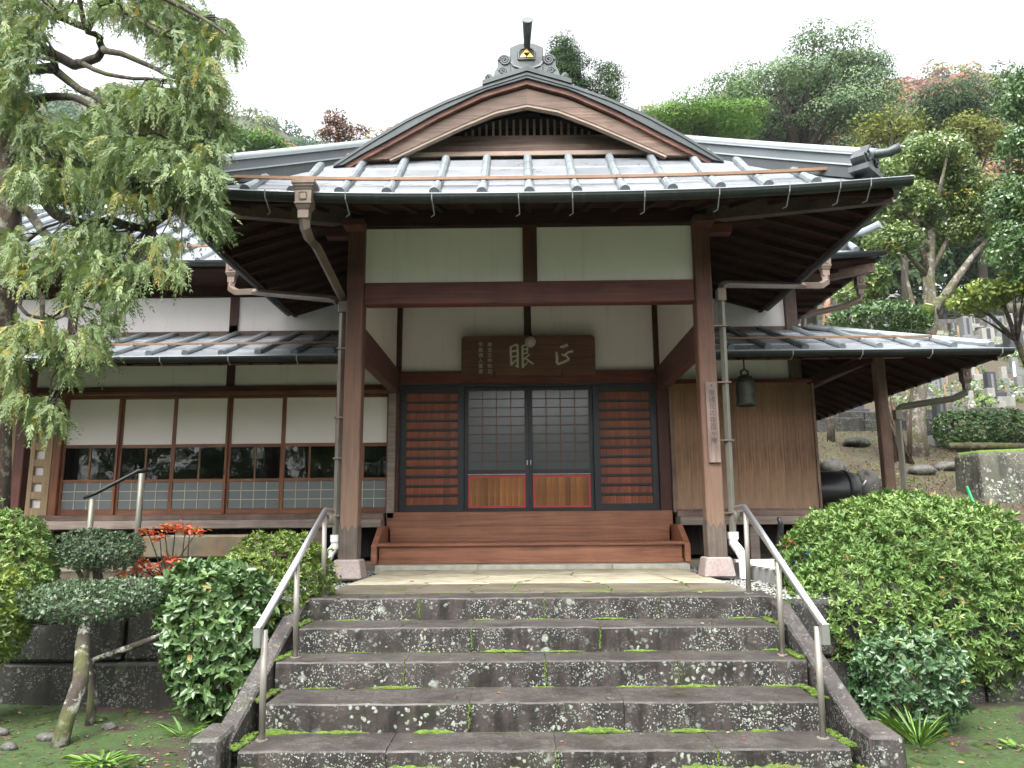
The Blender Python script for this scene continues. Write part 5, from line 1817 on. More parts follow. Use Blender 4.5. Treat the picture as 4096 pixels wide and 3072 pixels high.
def bark_mat(name, c, lich=(0.4, 0.42, 0.35), amt=.5, moss=None):
    m, nt, p = newmat(name)
    n = N(nt)
    v = n.coords((1, 1, .35))
    col = n.ramp(n.noise(v, 16, 6, 0.7), [(0.3, scl(c, .4)), (0.55, c), (0.75, scl(c, 1.7))])
    col = n.mix(n.math('MULTIPLY', n.ramp(n.noise(n.coords(), 9, 6, 0.7), [(0.52, 0.0), (0.6, 1.0)]), amt), col, lich)
    if moss:
        col = n.mix(n.math('MULTIPLY', n.ramp(n.noise(n.coords(), 3.5, 5, 0.6), [(0.5, 0.0), (0.62, 1.0)]), .8), col, moss)
    n.link(col, p.inputs['Base Color'])
    p.inputs['Roughness'].default_value = .9
    n.bump(p, n.noise(v, 30, 6, 0.75), .9, .02)
    return m


MAT['bark_cedar'] = bark_mat('lichened cypress bark', (0.085, 0.058, 0.045), (0.3, 0.31, 0.25), .75)
MAT['bark_moss'] = bark_mat('mossy branch bark', (0.05, 0.037, 0.028), (0.2, 0.21, 0.16), .4, (0.07, 0.085, 0.02))
MAT['bark_dark'] = bark_mat('dark twig bark', (0.04, 0.03, 0.024), (0.12, 0.11, 0.08), .3)
MAT['bark_pale'] = bark_mat('pale lichened bark', (0.16, 0.135, 0.11), (0.42, 0.42, 0.36), .7, (0.1, 0.11, 0.03))
MAT['bark_spot'] = bark_mat('dark bark spotted with lichen', (0.045, 0.034, 0.026), (0.42, 0.43, 0.36), .85, (0.06, 0.07, 0.015))
MAT['twig'] = plain('brown twig', (0.09, 0.06, 0.04), 0.85)

G_AZ = leaf_mat('azalea leaf', [(0, (0.055, 0.115, 0.025)), (.5, (0.12, 0.2, 0.05)), (.9, (0.22, 0.315, 0.1)), (.955, (0.22, 0.315, 0.1)), (1, (0.22, 0.13, 0.05))], .45, .25, .35)
G_CAM = leaf_mat('camellia leaf', [(0, (0.035, 0.078, 0.022)), (.5, (0.073, 0.135, 0.045)), (.95, (0.13, 0.205, 0.075)), (1, (0.3, 0.24, 0.06))], .3, .16)
G_CAM2 = leaf_mat('dark glossy leaf', [(0, (0.03, 0.07, 0.026)), (.5, (0.06, 0.118, 0.05)), (.95, (0.12, 0.19, 0.085)), (1, (0.3, 0.24, 0.06))], .3, .16)
G_YEL = leaf_mat('yellow green leaf', [(0, (0.055, 0.1, 0.014)), (.5, (0.12, 0.18, 0.026)), (1, (0.25, 0.28, 0.05))], .42, .25)
G_BOX = leaf_mat('grey green box leaf', [(0, (0.03, 0.058, 0.026)), (.5, (0.07, 0.115, 0.058)), (1, (0.13, 0.18, 0.1))], .42, .2)
G_RED = leaf_mat('red autumn leaf', [(0, (0.55, 0.06, 0.035)), (.5, (0.75, 0.16, 0.10)), (.8, (0.75, 0.3, 0.1)), (1, (0.35, 0.28, 0.06))], .5, .3)
G_CYP = leaf_mat('cypress spray', [(0, (0.065, 0.105, 0.042)), (.35, (0.14, 0.2, 0.082)), (.62, (0.2, 0.255, 0.1)), (.82, (0.23, 0.225, 0.05)), (1, (0.32, 0.22, 0.045))], .55, .25, .3)
G_HERB = leaf_mat('fresh herb leaf', [(0, (0.05, 0.12, 0.02)), (1, (0.18, 0.3, 0.06))], .5, .3)


def bush(name, ells, n_tip, k, L, W, mat, label, seed, base, group=None, amp=.05, depth=.3, zmin=-.76, spread=.9, stems=7, cat='bush', bark='twig', up=.25, lvar=.55, dead=.012):
    T_ = thing(name, base, label, cat, group)
    P, Nn = bush_points(ells, n_tip, seed, depth, amp, zmin)
    r = np.random.default_rng(seed)
    P = P + Nn * (np.clip(r.normal(size=len(P)) - 1.2, 0, 2) * L * 1.3)[:, None]      # a few shoots stand out
    hole = np.sin(P @ np.array([9., 4, 6]) + seed) * np.sin(P @ np.array([-5., 8, 7]) + 2 * seed) > .93
    P, Nn = P[~hole], Nn[~hole]
    a, d, u, l, w = rosettes(P, Nn, k, L, W, spread, up, seed, lvar)
    t0 = np.tile(np.clip(.45 + .2 * r.normal(size=len(P)) + .14 * np.sin(P @ np.array([3.1, 2.3, 4.0]) + seed), 0, .94), k) + r.normal(size=len(a)) * .08
    t0 = np.clip(t0, 0, .95)
    t0[r.random(len(a)) < (dead if mat is G_AZ else dead * .25)] = 1.0
    leaf_object('foliage', a, d, u, l, w, t0, mat, T_, True)
    rr = random.Random(seed)
    for s in range(stems):                       # stems from the ground up into the leaves
        i = rr.randrange(len(P))
        tip = Vector(P[i]) - Vector(Nn[i]) * .06
        b = Vector(base) + Vector((rr.uniform(-.12, .12), rr.uniform(-.1, .1), -.05))
        mid = b.lerp(tip, .5) + Vector((rr.uniform(-.06, .06), rr.uniform(-.06, .06), rr.uniform(.02, .1)))
        MB().tube([b, b.lerp(mid, .6), mid, tip], [.018, .015, .011, .004], 6).build('stem', bark, T_, smooth=True)
    return T_


# ------------------------------------------------------------------ bushes beside the stairs
bush('azalea_bush', [((3.08, -1.1, .04), (.98, .92, .735)), ((2.58, -1.58, -.22), (.60, .58, .56)), ((3.48, -.98, -.06), (.72, .75, .62)), ((3.12, -1.72, -.22), (.66, .48, .50))], 20000, 6, .047, .34, G_AZ, 'large rounded bright green azalea bush right of the stairs', 31, (3.0, -1.2, -.5), stems=16, depth=.42, amp=.05, spread=.8, up=.4, lvar=.7)
bush('camellia_bush', [((2.40, -2.55, -.47), (.33, .32, .31)), ((2.30, -2.62, -.62), (.27, .27, .2))], 1150, 5, .046, .5, G_CAM2, 'small glossy dark bush in front of the large azalea, beside the cheek wall', 32, (2.4, -2.5, -.77), stems=8, amp=.07, depth=.45)
bush('azalea_bush', [((-1.99, -1.72, .08), (.43, .42, .42)), ((-2.14, -1.95, -.06), (.44, .36, .40))], 3200, 6, .036, .38, G_YEL, 'yellow green azalea bush right beside the top of the stairs handrail', 33, (-2.0, -1.85, -.3), stems=8)
bush('camellia_bush', [((-2.24, -2.22, -.12), (.40, .34, .42)), ((-2.16, -2.32, -.42), (.34, .30, .30)), ((-2.42, -2.1, .05), (.26, .26, .22))], 1500, 5, .066, .46, G_CAM, 'leafy dark camellia bush with broad leaves left of the stairs', 34, (-2.2, -2.2, -.77), stems=10, amp=.08, depth=.5)
bush('azalea_bush', [((-4.45, -1.45, .16), (.56, .5, .50)), ((-4.2, -1.6, -.1), (.35, .35, .3))], 4200, 6, .038, .38, G_AZ, 'clipped green azalea bush under the cypress trunk', 35, (-4.4, -1.5, -.2), stems=8)
bush('azalea_bush', [((-3.72, -2.55, -.05), (.34, .3, .36))], 1000, 6, .042, .36, G_YEL, 'pale yellow green azalea next to the flat pruned tree', 36, (-3.8, -2.5, -.77), stems=6)


def pads(name, base, label, trunk, pad_ells, seed, n_tip, L):
    T_ = thing(name, base, label, 'tree')
    for pts, rs in trunk:
        MB().tube(pts, rs, 8).build('trunk', 'bark_spot', T_, smooth=True)
    P, Nn = bush_points(pad_ells, n_tip, seed, .5, .11)
    a, d, u, l, w = rosettes(P, Nn, 5, L, .5, .8, .5, seed)
    r = np.random.default_rng(seed)
    leaf_object('foliage', a, d, u, l, w, np.clip(.5 + .2 * r.normal(size=len(a)), 0, 1), G_BOX, T_, False)
    rr = random.Random(seed)
    for s in range(26):                          # dark inner twigs under the pad
        i = rr.randrange(len(P))
        tip = Vector(P[i])
        root = Vector(trunk[0][0][-1])
        mid = root.lerp(tip, .5) + Vector((0, 0, -.03))
        MB().tube([root, mid, tip], [.009, .006, .003], 5).build('twig', 'bark_dark', T_)
    return T_


pads('pruned_tree', (-2.85, -3.0, -.77), 'small pruned tree with a flat grey green crown on a lichened leaning trunk',
     [([(-2.86, -2.98, -.80), (-2.86, -2.9, -.6), (-2.88, -2.75, -.42), (-2.97, -2.6, -.22), (-3.05, -2.45, -.08)], [.055, .046, .05, .045, .03]), ([(-2.93, -2.5, -.8), (-2.93, -2.5, -.55), (-2.98, -2.45, -.35), (-2.75, -2.4, -.27), (-2.55, -2.38, -.2), (-2.5, -2.36, -.08), (-2.47, -2.34, .05)], [.035, .03, .024, .022, .02, .014, .008])],
     [((-3.2, -2.35, .02), (.46, .36, .135)), ((-2.85, -2.3, .07), (.28, .28, .11)), ((-3.5, -2.3, -.01), (.24, .25, .11))], 41, 3000, .026)
pads('pruned_tree', (-3.62, -1.3, -.05), 'small pruned tree with a rounded grey green cushion crown below the windows',
     [([(-3.62, -1.3, -.08), (-3.60, -1.3, .1), (-3.63, -1.3, .24)], [.045, .04, .03]), ([(-3.7, -1.25, -.08), (-3.75, -1.28, .12), (-3.82, -1.3, .25)], [.03, .022, .014])],
     [((-3.64, -1.3, .345), (.37, .34, .17)), ((-3.42, -1.35, .30), (.18, .2, .09))], 42, 2000, .024)

RS = thing('red_leaf_shrub', (-3.1, -1.0, -.05), 'thin shrub with sparse red autumn leaves behind the camellia bush', 'shrub')
rr = random.Random(77)
tips = []
for u, v in ((285, 1205), (300, 1230), (330, 1225), (355, 1140), (380, 1135), (400, 1145), (425, 1150), (345, 1160), (365, 1205), (385, 1215), (320, 1150), (340, 1245), (375, 1235), (300, 1215), (410, 1140), (270, 1240)):
    q = Vector(at(u, v, y=-1.0 + rr.uniform(-.15, .15)))
    b = Vector((-3.1 + rr.uniform(-.06, .06), -1.0, -.06))
    mid = b.lerp(q, .55) + Vector((rr.uniform(-.06, .06), 0, rr.uniform(0, .06)))
    MB().tube([b, mid, q], [.009, .006, .003], 5).build('stem', 'bark_dark', RS)
    tips.append(q)
PP, DD, UU, LL = [], [], [], []
for q in tips:
    for k in range(30):
        PP.append(q + Vector((rr.gauss(0, .035), rr.gauss(0, .035), rr.gauss(0, .02))))
        DD.append((rr.gauss(0, 1), rr.gauss(0, 1), rr.gauss(0, .35)))
        UU.append((rr.gauss(0, .3), rr.gauss(0, .3), 1))
        LL.append(rr.uniform(.038, .06))
leaf_object('foliage', np.array([tuple(p) for p in PP]), DD, UU, LL, np.array(LL) * .5, RNG.random(len(PP)), G_RED, RS, True)

# low plants on the moss
def herb(name, x, y, n, L, W, mat, label, seed, up=.5, cat='plant', spread=.04, group=None):
    r = np.random.default_rng(seed)
    z = gz(x, y)
    T_ = thing(name, (x, y, z), label, cat, group)
    a = r.uniform(0, 6.28, n)
    P = np.stack([x + np.cos(a) * spread * r.random(n), y + np.sin(a) * spread * r.random(n), z + r.random(n) * L * .25 - .01], 1)
    D = np.stack([np.cos(a), np.sin(a), up * (.4 + r.random(n))], 1)
    l = L * (.5 + .6 * r.random(n))
    leaf_object('leaves', P, D, np.tile((0, 0, 1.0), (n, 1)), l, l * W, r.random(n), mat, T_, True)
    return T_


herb('fern', -2.45, -3.25, 60, .13, .22, G_HERB, 'low bright green fern on the moss left of the stairs', 1, .35, spread=.12)
herb('ivy_plant', -2.27, -3.22, 45, .05, .7, G_CAM, 'low dark ivy leaves beside the bright fern', 2, .4, spread=.1)
herb('grass_tuft', 2.2, -3.0, 46, .26, .05, G_HERB, 'tuft of long drooping grass blades under the small glossy bush', 3, .95, 'grass')
herb('grass_tuft', -2.22, -2.72, 16, .2, .10, G_HERB, 'few broad grass blades below the camellia bush', 4, .5, 'grass')
herb('fern', -1.93, -3.0, 26, .09, .4, G_HERB, 'tiny fern growing against the left cheek wall', 5, .4)
herb('fern', 1.66, -3.42, 16, .07, .4, G_YEL, 'tiny yellowish fern at the foot of the right cheek wall', 6, .5)
herb('fern', 2.75, -3.05, 24, .07, .4, G_HERB, 'small weed on the bare soil right of the stairs', 7, .3, spread=.08)
# fallen leaves and branch on the ground
def litter(name, n, x0, x1, y0, y1, zf, label, seed):
    r = np.random.default_rng(seed)
    x, y = r.uniform(x0, x1, n), r.uniform(y0, y1, n)
    P = np.array([(a, b, zf(a, b) + .006) for a, b in zip(x, y)])
    D = np.concatenate([r.normal(size=(n, 2)), np.full((n, 1), .05)], 1)
    l = r.uniform(.018, .042, n)
    o = leaf_object(name, P, D, np.tile((0, 0, 1.0), (n, 1)) + r.normal(size=(n, 3)) * .25, l, l * .5, r.random(n), L_FALL, None, True)
    return tag(o, label, 'leaves', kind='stuff')


L_FALL = leaf_mat('fallen leaf', [(0, (0.14, 0.04, 0.02)), (.4, (0.17, 0.1, 0.045)), (.75, (0.28, 0.23, 0.13)), (1, (0.07, 0.045, 0.028))], .7, .1)
litter('fallen_leaves', 210, -4.6, -1.85, -3.9, -2.05, gz, 'scattered fallen leaves on the moss left of the stairs', 4)
litter('fallen_leaves', 200, 1.9, 4.2, -3.9, -2.05, gz, 'scattered fallen leaves on the soil right of the stairs', 5)


def zstair(x, y):
    for i in range(5):
        if y > YF[i]:
            return ZT[i]
    return gz(x, y)


litter('fallen_leaves', 46, -1.6, 1.6, -3.42, -1.7, zstair, 'few fallen leaves lying on the stone steps', 6)
for i, (x, y, rx) in enumerate(((-3.1, -3.05, .05), (-3.0, -2.85, .07), (-3.3, -3.2, .09), (-3.35, -2.75, .06), (-2.75, -2.6, .05))):
    tag(MB().rock((x, y, gz(x, y) + .012), (rx, rx * .6, .03), i, 10, 5, .15).build('garden_stone', 'rock', smooth=True, origin=(x, y, gz(x, y))), ['flat grey stone lying in the moss by the leaning trunk', 'flat grey stone lying in the moss by the leaning trunk', 'flat grey stone lying in the moss by the leaning trunk', 'flat grey stone lying in the moss by the leaning trunk', 'flat grey stone lying in the moss by the leaning trunk'][i], 'stone', 'flat stones in the moss')
tag(MB().tube([(2.83, -3.2, -.70), (3.0, -3.16, -.69), (3.5, -3.05, -.68)], [.03, .026, .02], 8).build('fallen_branch', 'bark_pale', smooth=True, origin=(3.1, -3.1, -.72)), 'pale cut branch lying on the moss at the right', 'branch')

# ------------------------------------------------------------------ the big cypress on the left
CY = thing('cypress_tree', (-4.45, -1.2, -.05), 'tall weeping cypress with a lichened trunk overhanging the left roofs', 'tree')


def W3(u, v, y):
    return tuple(float(c) for c in at(u, v, y=y))


trunk = [(-22, 1130, -1.15), (-18, 1000, -1.15), (-14, 850, -1.15), (-4, 700, -1.18), (2, 600, -1.2), (12, 500, -1.22), (12, 420, -1.25), (8, 330, -1.25), (0, 220, -1.25), (15, 100, -1.25), (10, -60, -1.25), (0, -200, -1.25)]
tp = [W3(*p) for p in trunk]
tp[0] = (tp[0][0], tp[0][1], -.1)
MB().tube(tp, [.19, .15, .14, .14, .135, .13, .125, .12, .11, .1, .08, .05], 14).build('trunk', 'bark_cedar', CY, smooth=True)
rr = random.Random(12)


def limb(pts, r0, r1, y0, y1, mat='bark_moss'):
    k = len(pts)
    out = []
    for i, (u, v) in enumerate(pts):
        t = i / (k - 1)
        out.append(W3(u, v, y0 + (y1 - y0) * t + rr.uniform(-.05, .05) * (0 if i == 0 else 1)))
    # round the corners
    sm = [out[0]]
    for a, b in zip(out[:-1], out[1:]):
        m_ = [(a[q] + b[q]) / 2 + rr.uniform(-.012, .012) for q in range(3)]
        sm += [tuple(m_), b]
    rs = [r0 + (r1 - r0) * i / (len(sm) - 1) for i in range(len(sm))]
    MB().tube(sm, rs, 8).build('limb', mat, CY, smooth=True)
    return sm


LIMBS = [
    limb([(20, 380), (75, 405), (105, 445), (140, 472), (190, 486), (240, 475), (290, 490), (322, 492), (360, 466), (386, 440)], .06, .022, -1.25, -1.9),
    limb([(30, 445), (60, 455), (80, 482), (105, 512), (125, 540), (160, 570), (158, 592), (150, 625), (152, 655), (140, 680), (118, 690)], .05, .015, -1.2, -1.6, 'bark_pale'),
    limb([(322, 490), (300, 460), (296, 430)], .018, .008, -1.75, -1.8),
    limb([(335, 485), (345, 450), (342, 418), (350, 400)], .02, .008, -1.8, -1.85),
    limb([(10, 320), (60, 330), (90, 345), (110, 400)], .05, .02, -1.25, -1.7),
    limb([(5, 120), (60, 150), (110, 145), (142, 170), (175, 195), (215, 215), (235, 235), (300, 250)], .055, .014, -1.25, -2.0),
    limb([(8, 60), (60, 90), (110, 115), (160, 141), (180, 137), (210, 125), (222, 107), (215, 80), (190, 70), (175, 20), (170, -20)], .055, .018, -1.25, -2.1),
    limb([(224, 106), (240, 112), (275, 121), (325, 143), (355, 160), (400, 172), (430, 190)], .03, .008, -2.0, -2.2),
    limb([(180, 138), (230, 160), (290, 170), (350, 172), (410, 185)], .022, .008, -2.0, -2.2),
    limb([(0, 10), (80, 15), (140, 40), (190, 62), (212, 8), (250, 20), (287, 35), (330, 60), (380, 85)], .045, .012, -1.25, -2.3),
    limb([(212, 8), (270, -10), (330, -15), (400, 20), (470, 60), (505, 90)], .03, .008, -2.1, -2.4),
    limb([(10, 230), (80, 215), (125, 208), (160, 210), (190, 225), (228, 240), (270, 270), (285, 290)], .045, .014, -1.25, -2.1),
    limb([(285, 290), (330, 285), (400, 300), (425, 310), (455, 300)], .016, .006, -2.1, -2.2),
    limb([(320, 330), (370, 340), (400, 335), (425, 310)], .015, .006, -2.1, -2.2),
    limb([(90, 345), (160, 360), (210, 380), (280, 400), (340, 395), (400, 410)], .03, .01, -1.7, -2.1),
    limb([(60, 520), (100, 490), (130, 480), (170, 465)], .016, .006, -1.4, -1.7),
    limb([(10, 630), (45, 622), (80, 630), (92, 640), (92, 690), (88, 740), (70, 760)], .035, .012, -1.2, -1.5, 'bark_pale'),
    limb([(45, 625), (42, 660), (60, 680), (95, 688), (125, 680), (138, 655), (132, 630)], .018, .01, -1.3, -1.5),
    limb([(20, 880), (60, 872), (110, 880)], .015, .005, -1.2, -1.6),
]
# masses of drooping sprays: centre, radii (in pixels of the photograph), share, yellowness
BL_ = [(45, 40, 65, 50, 9, .15), (120, 14, 50, 16, 3.5, .35), (72, 72, 28, 38, 4, .2), (215, 14, 50, 14, 2.5, .1), (300, 25, 60, 40, 8, .25), (360, 45, 55, 45, 9, .12), (395, 95, 48, 40, 7, .2), (440, 60, 40, 35, 5, .05), (480, 75, 26, 32, 3, .0),
       (500, 95, 12, 18, 1.2, 0), (340, 95, 26, 18, 1.6, .1), (430, 150, 46, 36, 6, .1), (455, 190, 34, 32, 5, .15), (395, 185, 30, 22, 2, .1), (395, 140, 26, 16, 1.6, .1), (28, 140, 40, 75, 10, .2), (66, 120, 22, 30, 2.5, .2), (30, 230, 55, 60, 10, .4), (66, 265, 36, 40, 5, .3),
       (150, 292, 40, 30, 5, .35), (200, 285, 52, 36, 7, .15), (240, 192, 34, 10, 1.6, .05), (305, 205, 52, 20, 5, .1), (345, 215, 48, 30, 5, .1), (250, 252, 60, 24, 6, .1), (330, 255, 60, 30, 6, .2),
       (420, 245, 45, 30, 5, .1), (470, 275, 26, 38, 4, .05), (400, 290, 46, 24, 4, .1), (455, 320, 30, 20, 3, .0), (200, 325, 70, 32, 10, .15), (100, 325, 60, 40, 8, .25), (290, 325, 80, 34, 10, .12), (380, 350, 75, 34, 10, .08), (440, 390, 36, 36, 6, .0),
       (60, 390, 50, 36, 5, .35), (130, 390, 60, 36, 7, .45), (210, 385, 70, 34, 9, .25), (310, 395, 80, 34, 10, .15), (180, 425, 60, 20, 4, .3), (280, 428, 60, 16, 4, .4), (380, 425, 60, 28, 6, .2), (445, 440, 28, 40, 5, .1), (465, 480, 12, 30, 2, .05), (425, 475, 20, 18, 1, .1),
       (150, 510, 55, 18, 3, .1), (210, 500, 40, 25, 4, .1), (250, 530, 50, 26, 5, .1), (320, 535, 45, 14, 2, .15), (360, 520, 40, 16, 2, .15), (315, 585, 14, 20, 1, .1), (345, 580, 9, 18, 1, .9), (385, 580, 14, 18, 1, .05), (290, 570, 24, 14, 1, .1), (200, 560, 55, 36, 6, .12),
       (235, 590, 45, 40, 6, .2), (260, 640, 30, 40, 3, .05), (225, 690, 25, 22, 1.2, .0), (245, 695, 8, 18, .6, 0), (80, 570, 35, 30, 3, .75), (120, 560, 25, 30, 2, .45), (60, 600, 25, 20, 1, .8), (150, 640, 22, 30, 1.4, .15), (170, 655, 10, 20, .5, .6),
       (40, 530, 20, 40, 2, .1), (25, 560, 16, 60, 2, .05), (55, 720, 48, 26, 4, .45), (110, 730, 36, 34, 4, .1), (190, 745, 40, 40, 4, .08), (130, 765, 34, 22, 2.4, .1), (215, 770, 16, 16, .8, 0), (20, 760, 28, 36, 3, .55), (30, 800, 30, 24, 2.4, .4), (140, 805, 14, 22, 1, .4), (40, 860, 26, 22, 1.6, .3), (95, 880, 36, 24, 2.6, .35), (120, 905, 22, 18, 1.4, .1), (75, 905, 14, 26, .8, .3),
       (-60, 100, 60, 120, 8, .2), (-70, 350, 60, 120, 7, .2), (-60, 600, 50, 90, 4, .2), (100, -60, 120, 50, 8, .2), (320, -50, 120, 45, 8, .1)]
allpts = [p for l in LIMBS for p in l] + tp
AP = np.array(allpts)
r = np.random.default_rng(5)
cA, cD, cU, cL, cT = [], [], [], [], []
for (u, v, ru, rv, share, yel) in BL_:
    n = int(share * 27)
    yb = -1.45 - .75 * min(1, max(0, u) / 480) + r.uniform(-.25, .15)
    ang, rad = r.uniform(0, 6.28, n), np.sqrt(r.random(n))
    uu, vv = u + ru * rad * np.cos(ang), v + rv * rad * np.sin(ang) - rv * .25
    yy = yb + r.normal(size=n) * .16
    P = np.array([at(a, b, y=c) for a, b, c in zip(uu, vv, yy)])
    c0 = np.array(at(u, v, y=yb))
    near = AP[np.argmin(((AP - c0) ** 2).sum(1))]
    hv = (c0 - near) * np.array([1, 1, .2])
    D = np.tile(hv / (np.linalg.norm(hv) + .15) * .5, (n, 1)) + r.normal(size=(n, 3)) * .42 + np.array([.12, -.1, -.62])
    cA.append(P); cD.append(nrm(D))
    cT.append(np.clip(np.where(np.sin(P @ np.array([5.1, 3.7, 4.3])) * np.sin(P @ np.array([-3.3, 4.9, 5.7]) + u) + .25 * r.normal(size=n) > .95 - 1.5 * yel, .72 + .13 * r.normal(size=n), .36 + .12 * r.normal(size=n) + r.normal() * .08), 0, 1))
    # a twig that ties the mass to the nearest limb, and a few finer ones
    for k in range(3 if share > 2 else 1):
        tip = P[r.integers(n)]
        mid = (near + tip) / 2 + np.array([0, 0, .04]) + r.normal(size=3) * .03
        MB().tube([tuple(near), tuple(mid), tuple(tip)], [.011, .007, .003], 5).build('twig', 'bark_dark', CY)
P, D, Tn = np.concatenate(cA), np.concatenate(cD), np.concatenate(cT)
n = len(P)
side = nrm(np.cross(D, nrm(r.normal(size=(n, 3)) + np.array([0, -.6, .2]))))
upv = np.cross(side, D)
Ls = .11 + .10 * r.random(n)
PP, DD, UU, LL, WW, TT = [], [], [], [], [], []
for k in range(8):
    t = (k + .3) / 8
    c = P + D * (Ls * t)[:, None] - np.array([0, 0, 1]) * (Ls * t * t * .35)[:, None]
    dd = nrm(D - np.array([0, 0, .6 * t]))
    for s in (-1, 1):
        PP.append(c)
        DD.append(nrm(dd * .9 + side * s * (.52 - .25 * t) + r.normal(size=(n, 3)) * .12))
        UU.append(upv)
        l = (.052 - .022 * t) * (.7 + .6 * r.random(n))
        LL.append(l); WW.append(l * .24); TT.append(Tn + r.normal(size=n) * .05)
PP.append(P); DD.append(D); UU.append(upv); LL.append(Ls * .95); WW.append(Ls * .045); TT.append(Tn - .1)
leaf_object('foliage', np.concatenate(PP), np.concatenate(DD), np.concatenate(UU), np.concatenate(LL), np.concatenate(WW), np.concatenate(TT), G_CYP, CY)
# ------------------------------------------------------------------ background trees, graveyard, hill
ZC = lambda p: float((np.asarray(p) - CAM) @ _fw)


def EL(u, v, y, ru, rv, dz=1.0):
    c = at(u, v, y=y)
    k = ZC(c) / (F_PX * PXS)
    return (tuple(c), (ru * k, max(ru, rv) * k * dz, rv * k))


def clumps(ells, n_clump, rc, per, seed, amp=.12, depth=.55, flat=.6, up=.35):
    """leaf clumps spread through a crown: positions, directions, normals, clump index"""
    r = np.random.default_rng(seed)
    C, Nn = bush_points(ells, n_clump, seed, depth, amp)
    m = len(C)
    idx = np.repeat(np.arange(m), per)
    d = nrm(r.normal(size=(m * per, 3)) + np.array([0, 0, up]))
    rad = rc * (.65 + .7 * r.random(m))[idx] * (.78 + .24 * r.random(m * per))
    P = C[idx] + d * rad[:, None] * np.array([1, 1, flat])
    D = r.normal(size=(m * per, 3))
    D = nrm(D - (D * d).sum(1, keepdims=True) * d + d * .15)
    U = nrm(d + np.array([0, 0, .25]) + r.normal(size=(m * per, 3)) * .2)
    return P, D, U, idx, C


def tree(name, base, ells, n_clump, rc, per, L, mat, label, seed, trunk_r=.3, bark='bark_dark', tvar=.16, amp=.12, flat=.6, limbs=10, group=None, depth=.55, W=.55, trunk=None, accent=0.0, full=False, up=.35):
    T_ = thing(name, base, label, 'tree', group)
    P, D, U, idx, C = clumps(ells, n_clump, rc, per, seed, amp, depth, flat, up)
    r = np.random.default_rng(seed + 1)
    t = np.clip(.45 + tvar * r.normal(size=len(C)), 0, .93)
    if accent:
        t[r.random(len(C)) < accent] = 1.0
    l = L * (.7 + .6 * r.random(len(P)))
    leaf_object('crown', P, D, U, l, l * W, np.clip(t[idx] + r.normal(size=len(P)) * (.06 if L < .13 else .025), 0, 1), mat, T_, full)
    top = Vector(np.mean([e[0] for e in ells], axis=0))
    b = Vector(base)
    pts = trunk or [tuple(b - Vector((0, 0, .2))), tuple(b.lerp(top, .35) + Vector((trunk_r * .6, 0, 0))), tuple(b.lerp(top, .7)), tuple(b.lerp(top, .98))]
    k = len(pts)
    MB().tube(pts, [trunk_r * (1 - .72 * i / (k - 1)) for i in range(k)], 10).build('trunk', bark, T_, smooth=True)
    rr_ = random.Random(seed)
    for s in range(limbs):
        q = Vector(C[rr_.randrange(len(C))])
        a = Vector(pts[rr_.randrange(max(1, k // 2), k)])
        m_ = a.lerp(q, .5) + Vector((0, 0, (q - a).length * rr_.uniform(-.05, .12)))
        MB().tube([a, m_, q], [trunk_r * .34, trunk_r * .22, trunk_r * .07], 6).build('limb', bark, T_, smooth=True)
    return T_


G_FOR1 = leaf_mat('evergreen oak leaf', [(0, (0.055, 0.095, 0.048)), (.5, (0.125, 0.185, 0.1)), (.93, (0.2, 0.26, 0.145)), (1, (0.34, 0.2, 0.03))], .8, .2, .12)
G_FOR2 = leaf_mat('bright crown leaf', [(0, (0.04, 0.09, 0.02)), (.5, (0.08, 0.16, 0.035)), (1, (0.16, 0.25, 0.06))], .8, .22, .12)
G_FOR3 = leaf_mat('dark crown leaf', [(0, (0.016, 0.035, 0.016)), (.5, (0.035, 0.065, 0.028)), (1, (0.07, 0.1, 0.045))], .8, .2, .12)
G_FOR4 = leaf_mat('yellowing crown leaf', [(0, (0.07, 0.09, 0.02)), (.5, (0.14, 0.16, 0.04)), (1, (0.26, 0.24, 0.07))], .8, .25, .12)
G_FOR5 = leaf_mat('russet crown leaf', [(0, (0.05, 0.045, 0.02)), (.5, (0.13, 0.06, 0.035)), (1, (0.2, 0.08, 0.05))], .6, .2, .3)
G_PINE = leaf_mat('pine needle tuft', [(0, (0.016, 0.035, 0.016)), (.5, (0.04, 0.075, 0.028)), (1, (0.085, 0.14, 0.045))], .8, .15, .12)
G_WAX = leaf_mat('waxy tree leaf', [(0, (0.05, 0.095, 0.026)), (.5, (0.12, 0.18, 0.055)), (.9, (0.22, 0.28, 0.09)), (1, (0.3, 0.24, 0.04))], .28, .22, .6)
G_HILL = leaf_mat('hillside crown', [(0, (0.025, 0.06, 0.035)), (.28, (0.055, 0.105, 0.045)), (.5, (0.095, 0.14, 0.05)), (.66, (0.17, 0.16, 0.05)), (.78, (0.2, 0.095, 0.055)), (.9, (0.21, 0.085, 0.08)), (1, (0.34, 0.15, 0.05))], .8, .15, .12)


def gbase(u, y, v=300):
    p = at(u, v, y=y)
    return (float(p[0]), y, gz(float(p[0]), min(y, 120)))


